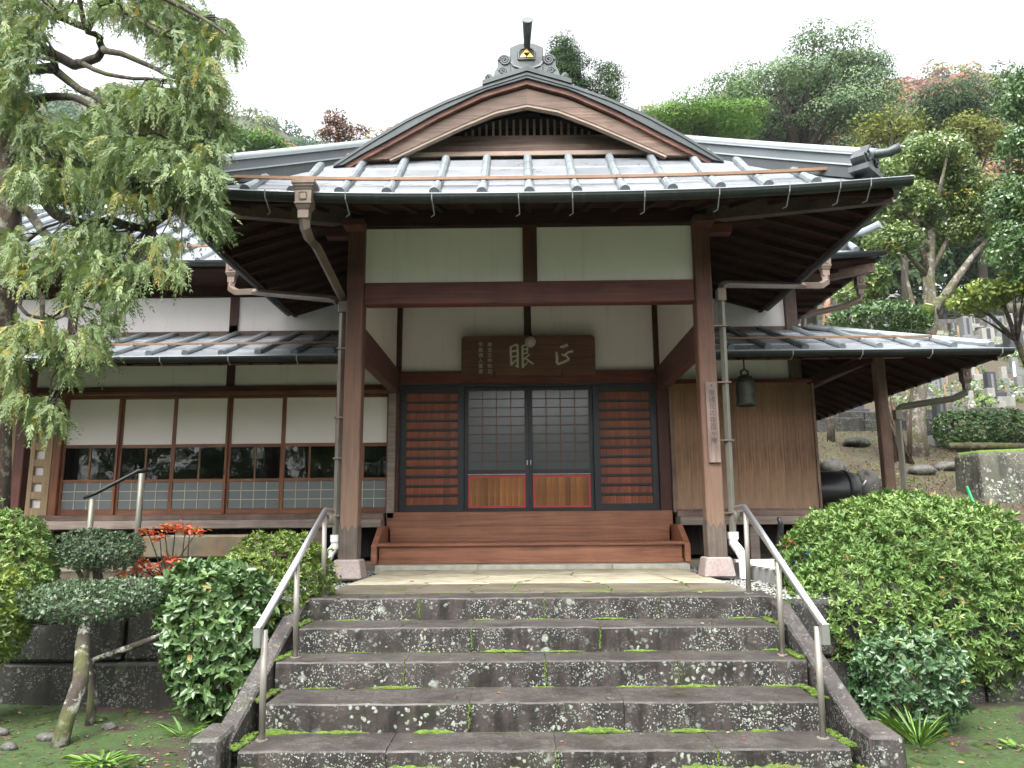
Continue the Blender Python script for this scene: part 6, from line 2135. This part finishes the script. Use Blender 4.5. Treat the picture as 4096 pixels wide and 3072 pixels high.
# trees standing beyond the roofs
tree('camphor_tree', gbase(1700, 46), [EL(1775, 160, 46, 100, 52), EL(1645, 208, 92, 60, 55) if False else EL(1640, 208, 46, 85, 52), EL(1720, 232, 46, 115, 52), EL(1872, 222, 46, 72, 72), EL(1800, 268, 46, 120, 44), EL(1600, 262, 46, 60, 40)], 150, 1.6, 430, .21, G_FOR1, 'huge spreading grey green camphor tree rising beyond the right roof', 61, 1.0, 'bark_dark', .2, .12, .62, 24, accent=.02, depth=.5, up=.45)
tree('broadleaf_tree', gbase(1530, 40), [EL(1525, 272, 40, 95, 40), EL(1470, 270, 40, 50, 28)], 80, 1.2, 260, .18, G_FOR2, 'bright green rounded tree left of the huge camphor tree', 62, .5, tvar=.2, up=.45, amp=.26)
tree('broadleaf_tree', gbase(2050, 62), [EL(2045, 252, 62, 60, 40), EL(2085, 262, 62, 45, 34)], 80, 1.8, 260, .25, G_FOR3, 'dark green domed tree on the slope below the far hill', 63, .6, tvar=.14)
tree('broadleaf_tree', gbase(2080, 48), [EL(2075, 292, 48, 42, 26), EL(2110, 310, 48, 50, 26)], 80, 1.1, 130, .25, G_FOR4, 'yellow green tree below the dark domed tree', 64, .4)
tree('thin_tree', gbase(1915, 40), [EL(1905, 285, 40, 45, 32), EL(1960, 290, 40, 40, 30)], 70, .9, 26, .26, G_FOR4, 'thin yellowing tree with bare dark limbs behind the ridge end', 65, .28, limbs=22, amp=.2)
tree('pine_tree', gbase(1225, 26), [EL(1212, 108, 26, 32, 34), EL(1228, 150, 26, 52, 34), EL(1200, 185, 26, 45, 34), EL(1255, 195, 26, 48, 30), EL(1308, 172, 26, 26, 34), EL(1318, 208, 26, 30, 26)], 170, .5, 150, .13, G_PINE, 'dark pine tree rising behind the porch gable', 66, .32, 'bark_dark', .2, .2, .55, 18, depth=.7, W=.3)
tree('thin_tree', gbase(738, 24), [EL(728, 262, 24, 26, 20), EL(755, 285, 24, 26, 24), EL(715, 300, 24, 30, 12)], 60, .32, 46, .11, G_FOR5, 'small open russet tree left of the porch gable', 67, .12, limbs=16, amp=.25)
tree('broadleaf_tree', gbase(500, 60), [EL(490, 322, 60, 90, 20), EL(580, 330, 60, 60, 12)], 170, .9, 60, .34, G_FOR2, 'low green trees line beyond the left roof', 68, .4)
# the waxy leaved tree behind the right lean-to, mossy and lichened
bx_, by_, bz_ = gbase(1985, 8.2, 990)
tr1 = [(bx_, by_, bz_ - .1), W3(1978, 900, 8.2), W3(1990, 800, 8.3), W3(2012, 700, 8.3), W3(2006, 600, 8.3), W3(2010, 500, 8.3), W3(2018, 430, 8.3), W3(2012, 360, 8.3)]
T1 = tree('waxy_leaf_tree', (bx_, by_, bz_), [EL(2010, 352, 8.3, 90, 42), EL(1945, 430, 8.0, 62, 45), EL(2085, 425, 8.4, 58, 45), EL(2000, 330, 8.6, 60, 30), EL(1935, 520, 7.9, 48, 42), EL(2060, 500, 8.4, 40, 22), EL(1905, 380, 8.0, 35, 25), EL(1965, 455, 8.2, 50, 35), EL(2100, 490, 8.4, 45, 30)], 680, .20, 55, .078, G_WAX, 'pale trunked tree with small waxy leaves behind the right lean-to roof', 71, .2, 'bark_pale', .2, .16, .7, 16, depth=.8, trunk=tr1, W=.5, accent=.02)
for pts, r0 in (([(2012, 680, 8.3), (2040, 640, 8.2), (2075, 590, 8.2), (2100, 555, 8.2), (2130, 520, 8.3)], .11), ([(2010, 560, 8.3), (1990, 500, 8.2), (1950, 470, 8.1), (1925, 440, 8.0)], .07), ([(2012, 450, 8.3), (2050, 420, 8.3), (2080, 405, 8.3)], .06), ([(1990, 745, 8.2), (1970, 650, 8.0), (1955, 590, 8.0), (1945, 560, 7.9)], .06)):
    MB().tube([W3(*p) for p in pts], [r0 * (1 - .6 * i / (len(pts) - 1)) for i in range(len(pts))], 8).build('limb', 'bark_pale', T1, smooth=True)
c_ = W3(1998, 668, 8.0)
MB().tube([(c_[0], 8.15, c_[2] - .28), (c_[0] + .03, 8.0, c_[2] - .1), (c_[0] + .06, 7.92, c_[2] + .08)], [.13, .15, .12], 12).build('cut_stump', moss_mat(.9), T1, smooth=True)
MB().tube([(c_[0] + .06, 7.92, c_[2] + .08), (c_[0] + .063, 7.915, c_[2] + .09)], [.1, .09], 12).build('cut_face', 'bare_wood', T1)
tree('waxy_leaf_tree', gbase(2300, 6.2, 950), [EL(2200, 215, 6.2, 40, 60), EL(2215, 320, 6.2, 55, 50), EL(2190, 440, 6.2, 48, 60), EL(2195, 530, 6.0, 55, 40), EL(2240, 580, 6.2, 50, 50), EL(2310, 350, 6.2, 80, 160)], 600, .19, 52, .078, G_CAM, 'dark glossy leaved tree at the edge of the graveyard slope', 72, .15, 'bark_pale', .22, .16, .7, 20, depth=.85, W=.5)
tree('waxy_leaf_tree', gbase(2290, 7.6, 1000), [EL(2130, 640, 6.8, 75, 22), EL(2185, 615, 6.8, 50, 20)], 110, .16, 26, .095, G_YEL, 'low mossy tree with yellow green leaves above the hedge', 73, .1, 'bark_moss', .2, .2, .6, 12, W=.5)
bush('broad_shrub', [EL(1900, 690, 7.4, 85, 28), EL(1840, 690, 7.4, 50, 24), EL(1960, 700, 7.4, 45, 22)], 1100, 5, .085, .5, G_CAM, 'dense glossy shrub seen above the right lean-to roof', 74, gbase(1900, 7.4), zmin=-9, cat='shrub', stems=10)
bush('broad_shrub', [EL(1870, 605, 7.6, 45, 40), EL(1840, 640, 7.6, 30, 30)], 600, 5, .085, .5, G_WAX, 'loose waxy shrub against the hall eave corner', 75, gbase(1870, 7.6), zmin=-9, cat='shrub', stems=10, depth=.6)


def ghit(u, v):
    for y in np.arange(2.0, 110, .1):
        p = at(u, v, y=y)
        if p[2] <= gz(p[0], y):
            return float(p[0]), float(y), gz(p[0], y)
    p = at(u, v, y=110)
    return float(p[0]), 110.0, float(p[2])


# hedge, rocks and edging on the slope
hy = 8.6
p0, p1 = at(2050, 925, y=hy), at(2330, 925, y=hy)
zt_, zb_ = at(2120, 884, y=hy)[2], at(2120, 962, y=hy)[2]
ells = [((p0[0] + .22 + i * .42, hy + .3, (zt_ + zb_) / 2), (.34, .42, (zt_ - zb_) / 2)) for i in range(8)]
bush('hedge', ells, 4200, 5, .06, .5, G_CAM, 'clipped dark camellia hedge with a few pink flowers in front of the graves', 76, (float(p0[0]) + 1.2, hy + .3, gz(float(p0[0]) + 1.2, hy)), zmin=-9, cat='hedge', stems=16, amp=.03, depth=.25)


def boulder(u, v, w, h, y, label, seed, mt='rock', name='boulder'):
    p = at(u, v, y=y)
    k = ZC(p) / (F_PX * PXS)
    x_, y, g_ = ghit(u, v + h / 2)
    k = ZC((x_, y, g_)) / (F_PX * PXS)
    p = (x_, y, g_ + h * k * .28)
    o = MB().rock((p[0], y, p[2]), (w * k / 2, w * k / 2.4, h * k / 2), seed, 18, 10, .14).build(name, mt, smooth=True, origin=(float(p[0]), y, g_))
    return tag(o, label, 'rock')


boulder(1875, 1045, 60, 70, 4.3, 'upright grey rock slab beside the black drum', 3)
boulder(1990, 1012, 56, 26, 5.4, 'rounded brown rock at the foot of the pale trunked tree', 4)
boulder(2045, 1006, 50, 22, 5.6, 'slanting flat rock beside the rounded brown rock', 5)
x_, y_, z_ = ghit(2180, 1085)
k = ZC((x_, y_, z_)) / (F_PX * PXS)
BK = thing('stone_block', (x_, y_, z_), 'large upright lichened stone block with a mossy top on the slope', 'rock')
MB().hexa([(x_ - 60 * k, y_ - .1, z_ - .2), (x_ + 90 * k, y_ - .05, z_ - .2), (x_ + 90 * k, y_ + .8, z_ - .2), (x_ - 55 * k, y_ + .8, z_ - .2), (x_ - 48 * k, y_ + .08, z_ + 108 * k), (x_ + 90 * k, y_ + .1, z_ + 112 * k), (x_ + 90 * k, y_ + .8, z_ + 114 * k), (x_ - 48 * k, y_ + .8, z_ + 110 * k)]).build('block', stone_mat('pale lichened block', (0.06, 0.058, 0.04), 0.95, 0.8, .5, .1, .6), BK, .05, seg=2)
MB().hexa([(x_ - 44 * k, y_ + .12, z_ + 106 * k), (x_ + 88 * k, y_ + .14, z_ + 110 * k), (x_ + 88 * k, y_ + .78, z_ + 112 * k), (x_ - 44 * k, y_ + .78, z_ + 108 * k), (x_ - 40 * k, y_ + .15, z_ + 114 * k), (x_ + 86 * k, y_ + .17, z_ + 118 * k), (x_ + 86 * k, y_ + .76, z_ + 120 * k), (x_ - 40 * k, y_ + .76, z_ + 115 * k)]).build('moss_cap', 'moss', BK, .02)
boulder(2010, 1090, 60, 36, 3.4, 'dark low rock just behind the big bush', 7)
boulder(2180, 1160, 70, 110, 2.0, 'grey weathered rock behind the end of the big bush', 8)
boulder(1850, 952, 60, 24, 7.2, 'dark mossy rock of the lower grave terrace', 9, 'wall_stone')
boulder(1800, 1005, 60, 40, 5.2, 'grey rock edge half hidden by the board wall', 10)
boulder(2120, 1150, 70, 60, 2.8, 'brown earthy rock near the green pole', 11)
a_, b_ = ghit(2035, 972), ghit(2200, 972)
tag(MB().tube([(a_[0], a_[1] - .3, a_[2] + .04), ((a_[0] + b_[0]) / 2, (a_[1] + b_[1]) / 2 - .3, (a_[2] + b_[2]) / 2 + .05), (b_[0], b_[1] - .3, b_[2] + .04)], .075, 10).build('mossy_log', bark_mat('mossy log', (0.06, 0.05, 0.03), (0.25, 0.25, 0.18), .4, (0.1, 0.12, 0.02)), smooth=True, origin=a_), 'long mossy log edging below the hedge', 'log')
x_, y_, z_ = ghit(1795, 955)
tag(MB().tube([(x_, y_, z_ - .1), (x_ + .02, y_, z_ + .35), (x_, y_, z_ + .62), (x_ - .03, y_, z_ + .75)], [.1, .085, .1, .05], 10).build('tree_stump', 'bark_moss', smooth=True, origin=(x_, y_, z_)), 'short mossy stump on the grassy bank', 'stump')
x_, y_, z_ = ghit(1787, 740)
tag(MB().tube([(x_, y_, z_ - .1), W3(1785, 700, y_), W3(1788, 675, y_), W3(1786, 660, y_), W3(1790, 645, y_)], [.2, .24, .26, .18, .1], 10).build('dead_trunk', bark_mat('red dead bark', (0.2, 0.1, 0.06), (0.3, 0.2, 0.15), .3), smooth=True, origin=(x_, y_, z_)), 'reddish dead tree trunk standing among the graves', 'stump')

# thin grass and leaf litter on the bank
r = np.random.default_rng(44)
n = 9000
x, y = r.uniform(4.3, 12, n), r.uniform(1.6, 13, n)
P = np.array([(a, b, gz(a, b) - .01) for a, b in zip(x, y)])
keep = (np.sin(x * 1.9 + 1) * np.sin(y * 1.4) + r.normal(size=n) * .5) > -.1
P = P[keep]
n = len(P)
D = np.concatenate([r.normal(size=(n, 2)) * .6, np.ones((n, 1))], 1)
o = leaf_object('bank_grass', P, D, r.normal(size=(n, 3)), r.uniform(.05, .13, n), r.uniform(.010, .018, n), r.random(n), leaf_mat('bank grass blade', [(0, (0.05, 0.06, 0.015)), (.5, (0.1, 0.12, 0.03)), (1, (0.17, 0.14, 0.05))], .6, .25))
tag(o, 'thin grass growing on the earth bank below the graves', 'grass', kind='stuff')
n = 3500
x, y = r.uniform(4.3, 12, n), r.uniform(1.6, 13, n)
P = np.array([(a, b, gz(a, b) + .012) for a, b in zip(x, y)])
l = r.uniform(.03, .075, n)
o = leaf_object('leaf_litter', P, np.concatenate([r.normal(size=(n, 2)), np.full((n, 1), .1)], 1), np.tile((0, 0, 1.0), (n, 1)) + r.normal(size=(n, 3)) * .3, l, l * .5, r.random(n), L_FALL, None, True)
tag(o, 'dry leaf litter on the earth bank below the graves', 'leaves', kind='stuff')

# gravestones: plinth, base and shaft
MAT['stupa'] = wood('pale grave tablet wood', (0.3, 0.2, 0.11), (0.52, 0.38, 0.24), 'z', .7)


def grave(u, v, w, h, mt, label, group=None, seed=0, kind=0):
    """a gravestone whose foot is seen at (u, v), w wide and h tall in pixels of the photograph"""
    x, y, z = ghit(u, v)
    k = ZC((x, y, z)) / (F_PX * PXS)
    w, h = w * k, h * k
    rg_ = random.Random(seed)
    G = thing('gravestone', (x, y, z), label, 'gravestone', group)
    a = .55 if kind == 0 else .8
    B(x - w * .9, x + w * .9, y - w * .9, y + w * .9, z - .25, z + h * .14).build('plinth', mt if kind else 'grave_pale', G, .01)
    B(x - w * .62, x + w * .62, y - w * .6, y + w * .6, z + h * .14, z + h * .3).build('base', mt, G, .01)
    top = h * (.96 if kind == 0 else .9)
    MB().hexa([(x - w * a / 2, y - w * a / 2, z + h * .3), (x + w * a / 2, y - w * a / 2, z + h * .3), (x + w * a / 2, y + w * a / 2, z + h * .3), (x - w * a / 2, y + w * a / 2, z + h * .3),
               (x - w * a * .48, y - w * a * .48, z + top), (x + w * a * .48, y - w * a * .48, z + top), (x + w * a * .48, y + w * a * .48, z + top), (x - w * a * .48, y + w * a * .48, z + top)]).build('shaft', mt, G, .012)
    if h > .9:
        B(x - w * a * .14, x + w * a * .14, y - w * a * .52, y - w * a * .485, z + h * .38, z + h * .88).build('inscription', 'ink_dark' if mt != 'grave_dark' else 'grave_grey', G)
    return G


grave(2036, 957, 40, 98, 'grave_dark', 'tall dark polished gravestone at the end of the hedge', seed=1)
grave(2144, 872, 34, 72, 'grave_dark', 'dark gravestone on a stepped base above the hedge', seed=2)
grave(2131, 752, 34, 46, 'grave_pale', 'broad pale upright gravestone among the upper graves', seed=3, kind=1)
grave(2091, 750, 34, 70, 'grave_grey', 'grey obelisk gravestone on a tall pedestal', seed=4)
grave(2162, 742, 30, 62, 'grave_grey', 'grey gravestone with bright flowers beside it', seed=5)
grave(2192, 768, 36, 62, 'grave_dark', 'black gravestone with broad shaft at the end of the upper row', seed=6, kind=1)
grave(2047, 672, 16, 42, 'grave_dark', 'slim dark gravestone on the top terrace', seed=7)
grave(1760, 905, 40, 40, 'grave_dark', 'low dark gravestone seen under the lean-to eave', seed=8, kind=1)
grave(1850, 900, 34, 46, 'grave_dark', 'dark gravestone behind the veranda post', seed=9, kind=1)
rg2 = random.Random(14)
spots = []
for k in range(95):
    v = rg2.choice((650, 668, 690, 712, 735, 790, 812, 835, 860, 880)) + rg2.uniform(-5, 5)
    u = rg2.uniform(1725, 2205)
    if any(abs(u - a) < 15 and abs(v - b) < 11 for a, b in spots):
        continue
    spots.append((u, v))
    mt = rg2.choice(('grave_dark', 'grave_grey', 'grave_grey', 'grave_pale', 'grave_pale'))
    row = 'on the top terrace of the graveyard' if v < 680 else 'above the upper stone terrace wall' if v < 722 else 'below the upper stone terrace wall' if v < 750 else 'on the bare middle slope of the graveyard' if v < 848 else 'on the lowest grave terrace above the hedge'
    kd = rg2.randrange(2)
    tone = {'grave_dark': 'dark', 'grave_grey': 'grey', 'grave_pale': 'pale'}[mt]
    lb = 'small %s %s gravestone %s' % (tone, 'squat' if kd else 'slender', row)
    grave(u, v, rg2.uniform(14, 24), rg2.uniform(26, 46), mt, lb, lb.replace('gravestone ', 'gravestones '), k, kd)
for k in range(26):
    u, v = rg2.uniform(1730, 2205), rg2.choice((660, 700, 745, 830, 870)) + rg2.uniform(-6, 6)
    x, y, z = ghit(u, v)
    kk = ZC((x, y, z)) / (F_PX * PXS)
    h, w = rg2.uniform(32, 50) * kk, 4.2 * kk
    tl = rg2.uniform(-.05, .05) * h
    m = MB().hexa([(x - w / 2, y - .02, z - .1), (x + w / 2, y - .02, z - .1), (x + w / 2, y + .02, z - .1), (x - w / 2, y + .02, z - .1), (x + tl - w / 2, y - .02, z + h), (x + tl + w / 2, y - .02, z + h), (x + tl + w / 2, y + .02, z + h), (x + tl - w / 2, y + .02, z + h)])
    row = 'on the top terrace of the graveyard' if v < 680 else 'by the upper stone terrace wall' if v < 725 else 'by the middle stone terrace wall' if v < 790 else 'on the lower graves above the hedge'
    lb = 'slim %s grave tablet standing %s' % ('pale wooden' if k % 3 else 'white', row)
    tag(m.build('grave_tablet', 'stupa' if k % 3 else 'pvc', origin=(x, y, z)), lb, 'tablet', lb.replace('tablet', 'tablets'))
# low walls of the grave terraces
for i, (u0, u1, v, h) in enumerate(((1700, 2330, 655, 12), (1700, 2330, 705, 16), (1700, 2330, 760, 16), (1700, 2330, 905, 18), (1760, 2010, 930, 22))):
    a_, b_ = ghit(u0, v), ghit(u1, v)
    ym = min((a_[1] + b_[1]) / 2, 80)
    xa, xb = at(u0, v, y=ym)[0], at(u1, v, y=ym)[0]
    k = ZC((xa, ym, 1)) / (F_PX * PXS)
    Wt = thing('terrace_wall', (float(xa + xb) / 2, ym, gz(float(xa + xb) / 2, ym)), ['mossy top terrace wall of the graveyard', 'upper stone terrace wall of the graveyard', 'middle stone terrace wall of the graveyard', 'lower stone terrace wall of the graveyard', 'rough rubble wall below the lower graves'][i], 'wall')
    x = float(xa)
    while x < xb:
        w_ = rg2.uniform(.5, .9) * (1 + ym / 30)
        g_ = gz(x + w_ / 2, ym)
        B(x, min(x + w_ - .02, float(xb)), ym - .2 + rg2.uniform(-.04, .04), ym + .3, g_ - .5, g_ + h * k + rg2.uniform(-.04, .04)).build('wall_stone', 'wall_stone' if i != 1 else 'rock', Wt, .02)
        x += w_
# flowers, cups
for i, (u, v, c, nm, lb) in enumerate(((2085, 962, (0.05, 0.35, 0.36), 'grave_cup', 'teal cup standing on the log edging'), (2160, 960, (0.05, 0.4, 0.42), 'grave_cup', 'wide turquoise cup on the terrace edge'), (2065, 958, (0.4, 0.4, 0.4), 'grave_cup', 'small grey cup next to the teal cup'))):
    p = np.array(ghit(u, v + 4))
    k = ZC(p) / (F_PX * PXS)
    MB_ = MB().lathe([(.001, -.0), (5 * k, 0), (6.5 * k, 14 * k), (6 * k, 14 * k), (4.5 * k, 1 * k)], tuple(p), 14)
    tag(MB_.build(nm, plain('cup %d' % i, c, .4), origin=tuple(float(q) for q in p), smooth=True), lb, 'cup')
FL = leaf_mat('grave flower petals', [(0, (0.75, 0.6, 0.1)), (.4, (0.8, 0.8, 0.75)), (.7, (0.7, 0.2, 0.3)), (1, (0.75, 0.4, 0.1))], .6, .3)
for i, (u, v, lb) in enumerate(((2178, 712, 'bunch of yellow and white flowers on the grey grave'), (2200, 735, 'white flower bunch beside the black gravestone'), (1810, 885, 'white and red flowers on the low dark grave under the eave'))):
    x, y, z = ghit(u, v + 12)
    p = at(u, v, y=y)
    n = 60
    o = leaf_object('flower_bunch', p + RNG.normal(size=(n, 3)) * .12, rand_dirs(n), rand_dirs(n), np.full(n, .11), np.full(n, .08), RNG.random(n), FL, None, origin=p)
    tag(o, lb, 'flowers')

# greenery between the graves
r = np.random.default_rng(19)
pts, rcs = [], []
for k in range(130):
    u, v = r.uniform(1700, 2330), r.uniform(640, 900)
    x, y, z = ghit(u, v)
    pts.append((x, y, z + .05)); rcs.append(r.uniform(.18, .5) * (1 + y / 60))


# dark wood behind the graveyard, and the wooded hill beyond
def forest(name, pts, rc, per, L, mat, tints, label, seed):
    r = np.random.default_rng(seed)
    C = np.array(pts)
    m = len(C)
    idx = np.repeat(np.arange(m), per)
    d = nrm(r.normal(size=(m * per, 3)) + np.array([0, -.25, .4]))
    rad = (np.asarray(rc) * (.75 + .5 * r.random(m)))[idx] * (.85 + .22 * r.random(m * per))
    P = C[idx] + d * rad[:, None] * np.array([1, 1, .85])
    l = np.asarray(L)[idx] * (.7 + .6 * r.random(m * per)) if hasattr(L, '__len__') else L * (.7 + .6 * r.random(m * per))
    D = r.normal(size=P.shape)
    D = nrm(D - (D * d).sum(1, keepdims=True) * d + d * .1)
    o = leaf_object(name, P, D, d + r.normal(size=P.shape) * .2, l, l * .6, np.clip(np.asarray(tints)[idx] + r.normal(size=len(P)) * .04, 0, 1), mat)
    return tag(o, label, 'forest', kind='stuff')


forest('grave_shrubs', pts, rcs, 130, .11, G_WAX, .4 + .2 * r.normal(size=len(pts)), 'low green shrubs and weeds growing between the graves', 20)
r = np.random.default_rng(8)
pts, rcs = [], []
for k in range(150):
    u, v = r.uniform(1840, 2420), r.uniform(430, 640)
    y = 52 + r.uniform(-6, 14)
    pts.append(at(u, v, y=y)); rcs.append(r.uniform(1.4, 2.6))
forest('dark_wood', pts, rcs, 150, .55, G_FOR3, .45 + .2 * r.normal(size=150), 'dark shaded wood behind the graveyard', 9)

pts, rcs = [], []
for k in range(210):
    u, v = r.uniform(-200, 1980), r.uniform(352, 520)
    pts.append(at(u, v, y=50 + r.uniform(-4, 20))); rcs.append(r.uniform(1.8, 3.2))
forest('wood_behind_hall', pts, rcs, 110, .6, G_FOR1, .4 + .2 * r.normal(size=210), 'mixed green wood behind the temple roofs', 12)

RU = [-500, 0, 300, 430, 500, 560, 610, 650, 690, 760, 800, 850, 1100, 1390, 1450, 1700, 1930, 1990, 2060, 2120, 2160, 2212, 2700]
RV = [170, 190, 205, 226, 240, 254, 272, 296, 314, 318, 300, 290, 262, 246, 238, 215, 180, 164, 154, 146, 156, 150, 120]


def hillp(u, t):
    """t = 0 foot, 1 ridge"""
    v1 = float(np.interp(u, RU, RV)) + 6
    v = 470 + (v1 - 470) * t
    return at(u, v, y=105 + 165 * t)


us = np.linspace(-500, 2700, 60)
ts = np.linspace(0, 1, 14)
hv = [tuple(hillp(u, t)) for t in ts for u in us]
hv += [(x, y + 60, z - 60) for x, y, z in hv[-60:]]
hf = [(j * 60 + i, j * 60 + i + 1, (j + 1) * 60 + i + 1, (j + 1) * 60 + i) for j in range(14) for i in range(59)]
hm = MB().add(hv, hf)
tag(hm.build('hill', plain('wooded hill ground', (0.05, 0.055, 0.03), .95), smooth=True), kind='structure')
pts, rcs, tn, ln = [], [], [], []
for k in range(1150):
    t = r.random() ** .8
    u = r.uniform(-300, 2500)
    if 800 < u < 1400 and t < .8 and r.random() < .7:
        continue
    p = hillp(u, t)
    pts.append(p + np.array([0, 0, 1.0])); rcs.append(r.uniform(3.0, 6.2))
    cl = math.sin(u * .021 + 3 * t) + math.sin(u * .0083 + 5 * t + 1) + r.normal() * .8
    tn.append(np.clip(.42 + .2 * cl + (.34 if u > 1880 and t > .72 else 0), 0, .93))
forest('hillside_forest', pts, rcs, 130, 1.2, G_HILL, tn, 'wooded hillside in green and russet fading into mist', 10)

# garden trees behind the photographer: they stand in the window reflections
for i, (x, y, h, rx) in enumerate(((-9.5, -17, 6.5, 3.6), (-4.5, -20, 7.5, 3.4), (1.0, -19, 5.5, 3.0), (5.5, -21, 7.0, 3.5), (-14, -14, 7.0, 3.6), (10.5, -18, 6.5, 3.4))):
    z = gz(x, y)
    tree('garden_tree', (x, y, z), [((x, y, z + h * .62), (rx, rx, h * .36)), ((x + 1, y, z + h * .35), (rx * .8, rx * .8, h * .22))], 130, .6, 60, .3, G_FOR3 if i % 2 else G_FOR1, 'rounded evergreen tree of the garden facing the temple porch', 90 + i, .25, group='trees facing the porch', limbs=6)

# ------------------------------------------------------------------ mist between here and the hill
hz_ = B(-700, 700, -60, 420, -4, 330)
mh = bpy.data.materials.new('thin mist')
mh.use_nodes = True
nt = mh.node_tree
nt.nodes.clear()
vo = nt.nodes.new('ShaderNodeVolumePrincipled')
vo.inputs['Color'].default_value = (.86, .92, 1, 1)
vo.inputs['Density'].default_value = .0002
vo.inputs['Anisotropy'].default_value = .2
ou = nt.nodes.new('ShaderNodeOutputMaterial')
nt.links.new(vo.outputs[0], ou.inputs['Volume'])
tag(hz_.build('haze', mh), 'thin white mist hanging over the hillside', 'mist', kind='stuff')
